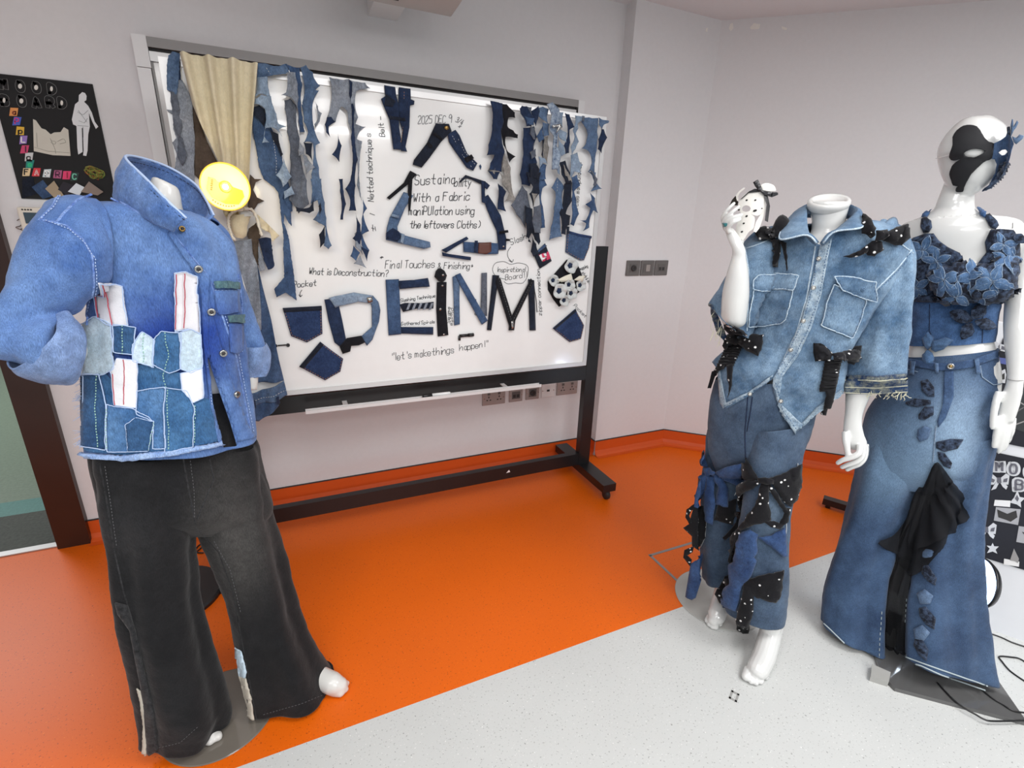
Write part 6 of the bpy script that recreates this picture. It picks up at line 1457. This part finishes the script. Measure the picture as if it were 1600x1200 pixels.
seam_set('raw_edge', M_thread, [T4("1110,200 1095,420 1040,600"), T4("1010,640 1000,900 990,1060"), T4("630,260 560,420 520,500"), T4("275,640 260,900 200,1020")], fT, tro, .0012, .004)
def ties(mt, label, pls):
    m = MB()
    for i, (q, h) in enumerate(pls): patch(m, q, fT, .004 + h, .003, 4, .008, wob(4, .005, i + len(WL)), pk=6)
    return m.build('tie', mt, tro, label, smooth=True)
ties(D_polka, 'large black polka-dot bow over the front knee', [(T4("628,180 650,130 700,230 752,322 762,352 690,360 620,345 600,240"), 0), (T4("820,332 880,312 1000,260 1116,196 1112,350 1072,520 1022,600 960,540 880,400"), .004), (T4("760,320 820,305 872,325 870,370 820,382 765,366"), .014),
     (T4("690,352 785,362 720,430 640,480 585,600 600,690 540,780 420,900 405,880 500,760 560,640 520,560 540,460"), .006), (T4("790,370 842,380 830,560 850,710 720,750 620,830 560,980 500,1210 462,1210 520,960 640,740 735,560 760,440"), .008), (T4("835,362 900,450 970,590 1012,602 990,720 925,792 830,762 740,690 840,706 925,735 962,645 900,540 838,430"), .01)])
ties(D_tie, 'blue tie knotted at the back knee', [(T4("205,190 240,120 262,78 292,240 250,225"), 0), (T4("370,262 480,205 592,180 632,252 545,412 440,352"), .004), (T4("268,235 330,228 385,250 375,300 300,300"), .014), (T4("340,285 420,300 466,430 452,592 370,570 402,420"), .008), (T4("285,260 200,360 170,470 152,590 192,604 262,500 330,300"), .006), (T4("290,300 372,320 372,570 345,762 302,742 282,500"), .009)])
ties(D_polka, 'black polka-dot tie hanging at the outer back knee', [(T4("155,590 280,600 272,900 200,1005 132,962 132,872 50,797 105,760 130,660"), 0), (T4("165,560 82,622 74,690 112,762 140,742 108,680 130,630 168,608"), .004), (T4("155,960 62,1002 52,1070 120,1152 132,1092 90,1050 140,1020"), .002), (T4("385,580 522,520 492,762 352,722"), .002)])
ties(D_tie, 'blue tie on the front shin', [(T4("600,862 680,808 742,852 732,905 742,1005 690,1130 650,1210 540,1210 570,985"), .004), (T4("742,882 860,862 986,790 992,1052 962,1064 860,962"), .002), (F5("480,120 600,-10 662,60 622,190 562,262 540,340 520,462 398,420 440,320 482,262"), .006)])
ties(D_polka, 'black polka-dot tie at the front hem', [(F5("560,222 662,190 856,140 832,332 802,392 662,352"), .004), (F5("570,230 640,250 645,460 602,622 560,622 508,592 522,490 560,330"), .008), (F5("400,190 462,160 482,262 442,322 380,402 338,322"), .003)])
ties(D_tie, 'blue tail hanging below the back hem', [(F5("150,90 262,20 240,200 192,352 160,372 108,350"), .002)])

# the white mask held in the raised hand
hm = empty('hand_mask', AM.at(*H9("550,700")[0], -.15), 'white cut-out mask with black spots and ribbon held in the raised hand', 'mask')
def mask_map(x, y):
    zx = (x - 1110) * 9.23; o = -.155 + 0.02 * ((zx - 600) / 300) ** 2
    return AM.at(x, y, o), -AM.n
M_mask = mat('mask_white', rgb(236, 234, 228), .5)
m = MB(); patch(m, smooth(H9("430,388 540,288 640,280 742,288 775,380 745,560 700,612 640,614 585,594 640,645 632,760 612,812 550,860 480,965 425,940 370,860 385,740 450,602 405,520"), 3, True), mask_map, 0, .003, 3, holes=[H9("455,520 475,482 520,468 565,482 584,515 570,548 520,565 472,552")])
m.build('face', M_mask, hm)
m = MB(); patch(m, H9("748,300 795,400 800,500 780,600 705,800 655,862 618,842 660,705 745,560 775,400"), mask_map, -.004, .002, 4); patch(m, H9("385,405 368,330 420,262 488,212 505,225 435,282 402,335 408,402"), mask_map, .002, .002, 4); m.build('side_piece', M_mask, hm, smooth=False)
m = MB(); patch(m, H9("640,232 560,270 430,388 462,372 555,292 740,275 760,300 762,240"), mask_map, .004, .002, 4); patch(m, H9("268,482 310,390 392,298 368,372 402,420 392,470 350,470 352,432 330,428"), mask_map, -.003, .002, 4); m.build('headband', M_black, hm, 'black headband')
m = MB(); patch(m, H9("620,142 690,100 722,165 762,255 960,292 985,318 890,356 770,318 690,250 650,200"), mask_map, .008, .003, 4, .004, pk=5); patch(m, H9("762,300 832,340 862,480 832,712 786,690 812,460"), mask_map, .004, .002, 4); patch(m, H9("905,290 960,285 990,300 900,350"), mask_map, .016, .002, 4); m.build('ribbon', mat('satin_black', rgb(30, 30, 34), .3), hm, 'black satin ribbon')
m = MB(); patch(m, smooth(H9("738,178 820,152 910,180 942,230 930,268 760,272"), 3, True), mask_map, .004, .003, 4, .004); m.build('paddle', M_mask, hm)
m = MB()
for x, y, r in ((525, 395, 16), (650, 395, 16), (413, 535, 16), (645, 547, 30), (745, 514, 12), (524, 625, 18), (420, 655, 16), (483, 730, 16), (456, 850, 17), (404, 930, 17)):
    patch(m, H9(' '.join('%f,%f' % (x + r * math.cos(t * .6283), y + r * (.75 if r < 25 else .55) * math.sin(t * .6283) - .25 * r * math.cos(t * .6283)) for t in range(10))), mask_map, .0035, .0008, 9)
m.build('spot', M_black, hm, 'black spots')

# ---------------------------------------------------------------- right: flower top, flared jeans
AR = Anchor(1.88, 0.62)
U5 = lambda s: P(s, 1400, 320, 5)
G2 = lambda s: P(s, 1270, 540, 2)
E7 = lambda s: P(s, 1440, 160, 7.5)
mr = empty('mannequin', AR.loc, 'white mannequin with a head, in flowered denim halter top and flared jeans', 'mannequin', 'mannequins in denim outfits')
b = MB()
loft(b, AR, [(1534, 180, 1552, 181, 0, 1), (1512, 184, 1566, 190, 0, 1.1), (1496, 193, 1574, 199, 0, 1.15), (1480, 209, 1578, 218, 0, 1.15), (1468, 228, 1575, 238, 0, 1.15), (1464, 247, 1568, 256, 0, 1.12), (1468, 268, 1558, 272, -.005, 1.08), (1475, 285, 1546, 286, -.01, 1.0), (1486, 297, 1532, 297, -.015, .9), (1500, 304, 1518, 303, -.02, .8)], 48, 60, cap=(True, True))
loft(b, AR, [(1480, 270, 1526, 275, .02, .95), (1473, 292, 1524, 296, .015, .95), (1464, 315, 1523, 316, .01, .95), (1458, 328, 1526, 327, .01, .9), (1440, 338, 1545, 334, .01, .7), (1415, 350, 1590, 344, .01, .55), (1400, 368, 1604, 360, .0, .5), (1406, 400, 1590, 396, 0, .55), (1416, 440, 1575, 432, 0, .62), (1421, 480, 1560, 474, 0, .6), (1424, 515, 1553, 512, 0, .58), (1420, 540, 1555, 536, 0, .58), (1412, 570, 1562, 560, 0, .6), (1392, 610, 1566, 600, 0, .6), (1385, 680, 1556, 680, 0, .5), (1400, 720, 1540, 720, 0, .4)], 60, 110, cap=(True, True))
for sx in (1496, 1545): b.finger([AR.at(sx - 6, 420, -.09), AR.at(sx, 435, -.095), AR.at(sx + 4, 445, -.09)], [.045, .055, .045], 18)
loft(b, AR, [(1566, 348, 1608, 356, .02, .9), (1576, 368, 1625, 378, .02, .9), (1574, 420, 1628, 430, .02, .9), (1568, 480, 1622, 485, .0, .9), (1567, 520, 1616, 525, -.02, .9), (1571, 560, 1607, 563, -.035, .9), (1573, 590, 1601, 592, -.045, .8), (1566, 615, 1598, 617, -.05, .6), (1559, 640, 1591, 643, -.05, .5), (1557, 656, 1585, 660, -.05, .45)], 36, 70, cap=(True, True))
for pts, rs in (([(1562, 612, -.055), (1556, 630, -.07), (1552, 652, -.078), (1551, 668, -.078)], [.011, .0098, .0085, .0072]),
                ([(1562, 650, -.06), (1558, 668, -.065), (1555, 684, -.062), (1553, 698, -.056)], [.009, .0083, .0075, .0064]), ([(1570, 654, -.05), (1567, 674, -.053), (1564, 692, -.05), (1561, 706, -.044)], [.0092, .0085, .0076, .0066]),
                ([(1577, 655, -.04), (1575, 675, -.042), (1572, 690, -.04), (1569, 702, -.034)], [.009, .0083, .0074, .0063]), ([(1583, 652, -.03), (1582, 668, -.03), (1579, 680, -.028), (1576, 690, -.024)], [.0084, .0076, .0068, .0058])):
    b.finger([AR.at(*p) for p in pts], rs, 10)
loft(b, AR, [(1402, 352, 1440, 372, .03, .8), (1390, 380, 1428, 390, .05, .9), (1386, 440, 1420, 445, .08, .9), (1390, 500, 1420, 502, .11, .9), (1396, 560, 1418, 560, .14, .9), (1400, 600, 1416, 600, .15, .8)], 26, 40, cap=(True, True))
for st in ([(1395, 690, 1450, 690, 0, .7), (1365, 800, 1405, 800, .03, .8), (1345, 900, 1375, 900, .05, .8), (1340, 965, 1362, 965, .05, .9)], [(1470, 690, 1545, 690, 0, .8), (1470, 800, 1520, 800, 0, .9), (1462, 900, 1502, 900, 0, .9), (1462, 1000, 1488, 1000, 0, 1)]):
    loft(b, AR, st, 26, 30, cap=(True, True))
b.finger([AR.at(1400, 955, .02), AR.at(1393, 985, .0), AR.at(1390, 1010, -.03)], [.022, .022, .016], 14)
for v in b.v:
    if v.z < 0.02: v.z = 0.02
treeB = b.bvh(); fB = surf_map2(treeB, AR)
remesh(b.build('body', M_man, mr), 0.0036, 5)
seam_set('joint_line', M_grey, [[(1573, 592), (1580, 594), (1590, 595), (1601, 594)], U5("910,140 912,165 908,185"), U5("28,182 40,205 36,225")], fB, mr, .0008, .001, label='arm joint lines')
m = MB()
A_, B_ = V((1.667, .566, 0)), V((1.922, .335, 0)); dn = V((.672, .741, 0)) * .345
q = [A_ + V((.012, .05, 0)), A_, B_, B_ + dn, A_ + dn]
m.add([p for p in q] + [p + V((0, 0, .014)) for p in q], [(4, 3, 2, 1, 0), (5, 6, 7, 8, 9)] + [(i, (i + 1) % 5, 5 + (i + 1) % 5, 5 + i) for i in range(5)])
m.build('base_plate', mat('dark_glass', rgb(88, 88, 88), .1, coat=.5, noise_amt=.15, nscale=8), mr, 'square dark glass base plate')
m = MB(); q = [onZ(x, y) for x, y in ((1358, 1064), (1386, 1073), (1389, 1058), (1360, 1045))]; m.add(q + [p + V((0, 0, .022)) for p in q], [(3, 2, 1, 0), (4, 5, 6, 7)] + [(i, (i + 1) % 4, 4 + (i + 1) % 4, 4 + i) for i in range(4)]); m.build('base_socket', M_frost, mr, 'clear socket at the base plate corner')

# top
D_top = denim('denim_top', rgb(46, 74, 114), rgb(76, 106, 148), scale=9)
D_leaf = denim('denim_leaf', rgb(56, 84, 120), rgb(92, 120, 154), scale=16)
D_lace = denim('black_lace', rgb(18, 22, 34), rgb(70, 86, 112), scale=70, lo=.42, hi=.68)
s = MB()
loft(s, AR, [(1414, 462, 1564, 458, 0, .72), (1414, 485, 1562, 480, 0, .72), (1415, 505, 1558, 502, 0, .68), (1416, 528, 1556, 522, 0, .66), (1416, 538, 1555, 533, 0, .66)], 120, 60, fold=lambda u, t: .002 * math.sin(6 * t + 4 * u), wr=.003, wsc=14)
treeS = s.bvh(); fS0 = surf_map2(treeS, AR)
top = solid(s.build('halter_top', D_top, mr, 'blue denim halter top covered in cloth flowers', smooth=True), .002)
def fS(x, y):
    d = ray(x, y).normalized(); h1 = treeS.ray_cast(CAM, d, 6); h2 = treeB.ray_cast(CAM, d, 6)
    h = h1 if h1[0] is not None and (h2[0] is None or (h1[0] - CAM).length < (h2[0] - CAM).length) else h2
    if h[0] is None: return AR.at(x, y, -.02), -AR.n
    n = h[1]; return h[0].copy(), (-n if n.dot(d) > 0 else n.copy())
add_patch('cup', D_lace, U5("130,345 90,300 150,255 240,225 300,225 340,280 410,330 500,375 540,460 585,532 600,770 380,765 240,760 100,750"), fS, top, .004, .004, 5, label='lace under the flowers', puff=.006)
add_patch('cup', D_lace, U5("585,532 640,450 700,370 690,290 730,200 800,190 900,200 945,270 940,420 972,480 920,560 935,650 900,740 850,775 600,770"), fS, top, .004, .004, 5, label='lace under the flowers', puff=.006)
def leaf(x, y, ang, L, W):
    ca, sa = math.cos(ang), math.sin(ang); out = []
    for t, w_ in ((0, 0), (.12, .55), (.35, 1), (.6, .95), (.85, .5), (1, 0.02), (.85, -.5), (.6, -.95), (.35, -1), (.12, -.55)): out.append((x + ca * L * t - sa * W * w_, y + sa * L * t + ca * W * w_))
    return out
def U(x, y): return (1400 + x / 5, 320 + y / 5)
rnd = random.Random(12)
for fi, (x, y, n, L, mt) in enumerate([(235, 350, 5, 24, D_leaf), (335, 440, 5, 22, D_leaf), (400, 590, 5, 24, D_leaf), (580, 560, 4, 24, D_leaf), (750, 590, 5, 25, D_leaf), (830, 430, 5, 24, D_leaf), (815, 310, 4, 22, D_leaf), (190, 640, 5, 22, D_leaf), (680, 690, 3, 20, D_leaf), (480, 690, 3, 20, D_leaf)]):
    for k in range(n):
        a = rnd.uniform(-.2, .2) + 2 * math.pi * k / n + fi
        lf = leaf(*U(x, y), a, L * rnd.uniform(.85, 1.1), L * .26); m = MB(); rl = wob(5, .0035, fi + k); hh = .009 + .0018 * (k % 3); patch(m, lf, fS, hh, .0016, 4, .0025, rl, pk=4)
        ol = inset(lf, .97); line(m, ol + ol[:1], lambda x, y: (fS(x, y)[0] + fS(x, y)[1] * rl(x, y), fS(x, y)[1]), .0009, hh + .002, 3, mi=1); line(m, [lf[0], lf[5]], lambda x, y: (fS(x, y)[0] + fS(x, y)[1] * rl(x, y), fS(x, y)[1]), .0007, hh + .0035, 3, mi=1)
        m.build('petal', [mt, D_light], top, smooth=True)
for x, y, a, L in ((140, 300, 2.6, 16), (250, 560, -.6, 20), (300, 700, .3, 20), (470, 470, -1.0, 18), (730, 470, -.8, 18), (640, 640, 1.2, 18), (880, 240, .5, 20), (930, 420, .4, 14), (890, 690, -.3, 18), (860, 520, -1.2, 16), (440, 720, 2.5, 18), (160, 560, 1.5, 16)):
    m = MB(); patch(m, leaf(*U(x, y), a, L, L * .34), fS, .012, .002, 4, .003, wob(4, .005, x), pk=5); m.build('petal', D_lace, top, 'black lace petal', smooth=True)
for q in ((585, 895, 3.5, 36), (585, 885, -.95, 30), (600, 900, .35, 32), (575, 915, 2.05, 30)):
    m = MB(); patch(m, leaf(*U(q[0], q[1]), q[2], q[3], q[3] * .28), fS, .008, .003, 4, .006, wob(4, .004, q[2]), pk=5); m.build('appliqued_leaf', D_lace, top, 'black lace flower leaf on the band', smooth=True)
for q in ("220,1040 265,980 310,1030 300,1100 265,1130 235,1100", "265,1130 300,1160 312,1200 300,1240 255,1250 222,1220 225,1170", "300,1060 400,1030 455,1050 380,1130 320,1150 290,1130"):
    m = MB(); patch(m, U5(q), fS, .008, .003, 4, .008, wob(5, .004, 3), pk=6); m.build('tie_leaf', D_leaf, top, smooth=True)
for q, mt in (("285,35 268,80 240,108 205,105 225,80", D_top), ("205,120 240,100 280,130 288,180 262,218 222,220 200,175", D_lace), ("615,30 650,55 692,72 705,115 660,95", D_top), ("680,90 720,80 780,130 795,165 770,195 730,180", D_lace)):
    m = MB(); patch(m, U5(q), fS, .005, .003, 4, .006, pk=5); m.build('neck_strap', mt, top, smooth=True)
seam_set('seam', D_navy, [U5("265,775 262,980 275,1010"), U5("672,790 670,1080")], fS, top, .0014, .002)

# jeans
D_fl = denim('denim_flare', rgb(40, 58, 86), rgb(74, 98, 130), scale=7, slub=0.32, mott=.1, fades_and_tints=[(tuple(AR.at(1512, 710, -.1) - AR.loc), (0.07, 0.3, 0.32), rgb(150, 176, 202), .85), (tuple(AR.at(1388, 715, -.08) - AR.loc), (0.075, 0.3, 0.26), rgb(112, 140, 168), .8)])
j = MB()
loft(j, AR, [(1412, 556, 1559, 545, 0, .64), (1400, 580, 1562, 570, 0, .64), (1376, 610, 1562, 600, 0, .62), (1354, 645, 1560, 640, 0, .6), (1346, 690, 1556, 690, 0, .58), (1350, 730, 1548, 730, 0, .5), (1370, 760, 1535, 760, 0, .38)], 120, 70, wr=.003, wsc=12, seed=31)
loft(j, AR, [(1348, 680, 1452, 690, 0, .85), (1338, 728, 1447, 735, 0, .85), (1322, 800, 1420, 805, 0, .85), (1303, 866, 1396, 866, -.03, .75), (1284, 922, 1380, 940, -.07, .6), (1281, 968, 1377, 1034, -.11, .42)], 110, 110, fold=lambda u, t: .012 * u * math.sin(3 * t + 1) + .004 * math.sin(6 * t + 4 * u), wr=.005, wsc=8, seed=33)
loft(j, AR, [(1455, 690, 1556, 680, 0, .85), (1456, 735, 1547, 735, 0, .85), (1447, 800, 1535, 800, 0, .85), (1434, 862, 1530, 865, -.01, .75, .01), (1420, 918, 1534, 940, -.025, .6, .04), (1412, 1026, 1548, 1066, -.05, .4, .08)], 110, 110, fold=lambda u, t: .012 * u * math.sin(3 * t + 2) + .004 * math.sin(7 * t + 4 * u), wr=.005, wsc=8, seed=36)
floor_clamp(j, .018)
treeR = j.bvh(); fR = surf_map2(treeR, AR)
jr = solid(j.build('flared_jeans', D_fl, mr, 'flared blue jeans with a black tulle slit', smooth=True), .002)
add_patch('waistband', D_blue, G2("286,36 330,44 390,54 432,54 500,42 578,12 582,34 500,66 430,78 380,76 288,58"), fR, jr, .003, .004, 5)
for q in ("315,48 328,50 322,92 310,90", "500,42 512,40 518,86 506,88", "384,54 396,55 396,84 386,84"): add_patch('belt_loop', D_mid, G2(q), fR, jr, .008, .003, 5)
button(fR, *G2("430,64")[0], .009, jr, [M_steel, M_brass], 'waist_button', .009)
add_patch('fly', D_blue, G2("412,78 440,78 440,160 415,225 392,255 388,235 405,190"), fR, jr, .002, .003, 5)
seam_set('seam', D_light, [G2("418,82 436,150 412,215 395,245"), G2("520,62 526,98 560,122 590,118"), G2("385,250 375,360"), G2("300,75 330,82")], fR, jr, .0014, .004)
seam_set('hem_fray', mat('hem_thread', rgb(170, 182, 186), .9), [G2("20,852 60,890 110,940 190,995"), G2("284,985 340,1000 400,1028 480,1055 540,1076"), G2("290,972 400,1012 545,1062")], fR, jr, .0024, .003)
seam_set('stitching', MATS['hem_thread'], [G2("214,830 208,920 206,985"), G2("300,760 292,880 288,980")], fR, jr, .0011, .004, True, 4)
for y, dy in ((205, 6), (228, 5), (252, 4), (276, 4)):
    seam_set('whisker', denim('denim_whisker', rgb(120, 150, 182), rgb(150, 176, 202), scale=30), [G2("%d,%d %d,%d %d,%d" % (450, y + dy, 500, y + 4, 560, y - 4))], fR, jr, .0016, .0002)
for s_, mt in (("340,112 360,105 380,130 380,160 360,158 342,140", 1), ("292,178 320,165 368,170 370,182 330,192 300,186", 1), ("332,215 350,190 378,190 378,215 350,232 332,228", 1), ("385,300 430,290 468,292 450,320 410,330 385,318", 1), ("390,330 412,335 434,365 428,382 408,372 392,350", 1), ("330,262 350,250 372,258 360,290 335,300 326,285", 0),
               ("345,690 362,685 386,725 382,748 362,735 345,712", 1), ("335,820 355,815 382,850 378,885 355,870 338,845", 1), ("322,915 345,918 362,950 356,985 335,965 318,935", 1), ("328,775 352,760 376,780 368,805 340,808", 0), ("318,885 345,872 366,895 350,920 322,915", 0), ("332,650 360,636 392,640 372,660 340,668", 0)):
    add_patch('appliqued_leaf', D_lace if mt else D_mid, G2(s_), fR, jr, .003, .003, 5, label='black lace leaf' if mt else 'denim leaf', puff=.003, pk=5)
M_tul = mat('black_tulle', rgb(12, 13, 18), .9, alpha=.86, noise_amt=.3, nscale=80)
t = MB(); loft(t, AR, [(1448, 722, 1472, 722, -.07, .3), (1424, 790, 1464, 790, -.05, .3), (1396, 866, 1438, 866, -.03, .3), (1376, 940, 1424, 936, -.03, .3), (1374, 1025, 1416, 1022, -.04, .3)], 60, 60, fold=lambda u, t_: .008 * math.sin(9 * t_) * u, wr=.006, wsc=16); floor_clamp(t, .018)
t.build('tulle_inset', M_tul, jr, 'black tulle in the slit', smooth=True)
M_tul2 = mat('sheer_tulle', rgb(13, 15, 22), .9, alpha=.72, noise_amt=.3, nscale=90)
def pleat(cx, cy, n, am):
    return lambda x, y: am * (1 + math.sin(n * math.atan2(y - cy, x - cx))) * min(1, math.hypot(x - cx, y - cy) / 60)
for q, o, n_ in (("383,362 400,368 432,410 462,470 487,530 452,560 410,590 372,625 330,640 300,600 330,500 362,420", .012, 34), ("380,366 395,400 390,500 352,600 322,642 285,655 240,640 196,612 240,580 290,530 330,470 358,410", .008, 30), ("382,364 410,420 430,520 410,610 360,690 322,720 290,700 262,660 300,560 345,450", .004, 26)):
    m = MB(); q2 = smooth(G2(q), 3, True); cx_, cy_ = G2("385,355")[0]; patch(m, q2, fR, o, .001, 3, 0, pleat(cx_, cy_, n_, .006)); m.build('tulle_frill', M_tul2, jr, 'sheer black tulle frill', smooth=True)

# carnival mask on the head
fH = surf_map2(treeB, AR)
cm = empty('carnival_mask', AR.at(1525, 240, -.1), 'black and blue half mask with denim flower on the tall mannequin\'s face', 'mask')
m = MB(); patch(m, smooth(E7("575,282 640,300 680,350 720,420 770,472 822,488 806,560 800,652 740,680 690,720 640,770 590,822 550,890 505,985 496,1030 450,1035 418,1020 420,985 440,965 388,955 370,900 348,830 375,740 420,690 468,655 420,672 370,668 345,620 365,560 385,500 382,420 430,340 500,292"), 2, True), fH, .004, .003, 3, holes=[smooth(E7("505,592 560,556 640,545 700,555 732,575 690,605 620,632 545,625"), 2, True)])
m.build('black_half', mat('mask_black', rgb(24, 25, 29), .75, noise_amt=.15), cm, 'black painted half', smooth=True)
def fH2(x, y):
    p, n = fH(x, y); zx = (x - 1440) * 7.5
    k = max(0, min(1, (zx - 900) / 150)); q = AR.at(x, y, -.075); return p.lerp(q, k), (n.lerp(-AR.n, k)).normalized()
m = MB(); patch(m, E7("822,488 880,460 960,410 1010,290 1040,290 1050,400 1085,490 1060,560 1040,650 1020,712 990,790 900,930 820,1010 712,1050 720,1010 770,940 830,820 850,720 830,660 800,655"), fH2, .007, .003, 3, holes=[E7("858,590 900,560 960,558 985,585 940,618 895,624")])
bh = m.build('blue_half', D_blue, cm, 'denim covered half', smooth=True)
m = MB(); patch(m, E7("860,720 900,690 1018,710 990,790 900,930 830,1000 720,1045 780,950 840,850"), fH2, .012, .003, 3, .004, pk=4); m.build('lace_cheek', D_lace, cm, 'dark lace cheek', smooth=True)
for q in ("1050,400 1045,280 1060,200 1075,205 1078,290 1120,215 1138,240 1110,300 1085,330", "1060,400 1110,420 1150,380 1200,395 1185,430 1110,495 1080,470", "1000,300 1030,285 1045,330 1040,390 1005,370"):
    m = MB(); patch(m, E7(q), lambda x, y: (AR.at(x, y, -.085), -AR.n), .004, .004, 4, .006, pk=4); m.build('flower', D_mid if q[:4] != '1000' else D_lace, cm, 'denim flower', smooth=True)
seam_set('elastic', M_white, [E7("180,655 250,635 320,612 400,580")], fH, cm, .0012, .003)
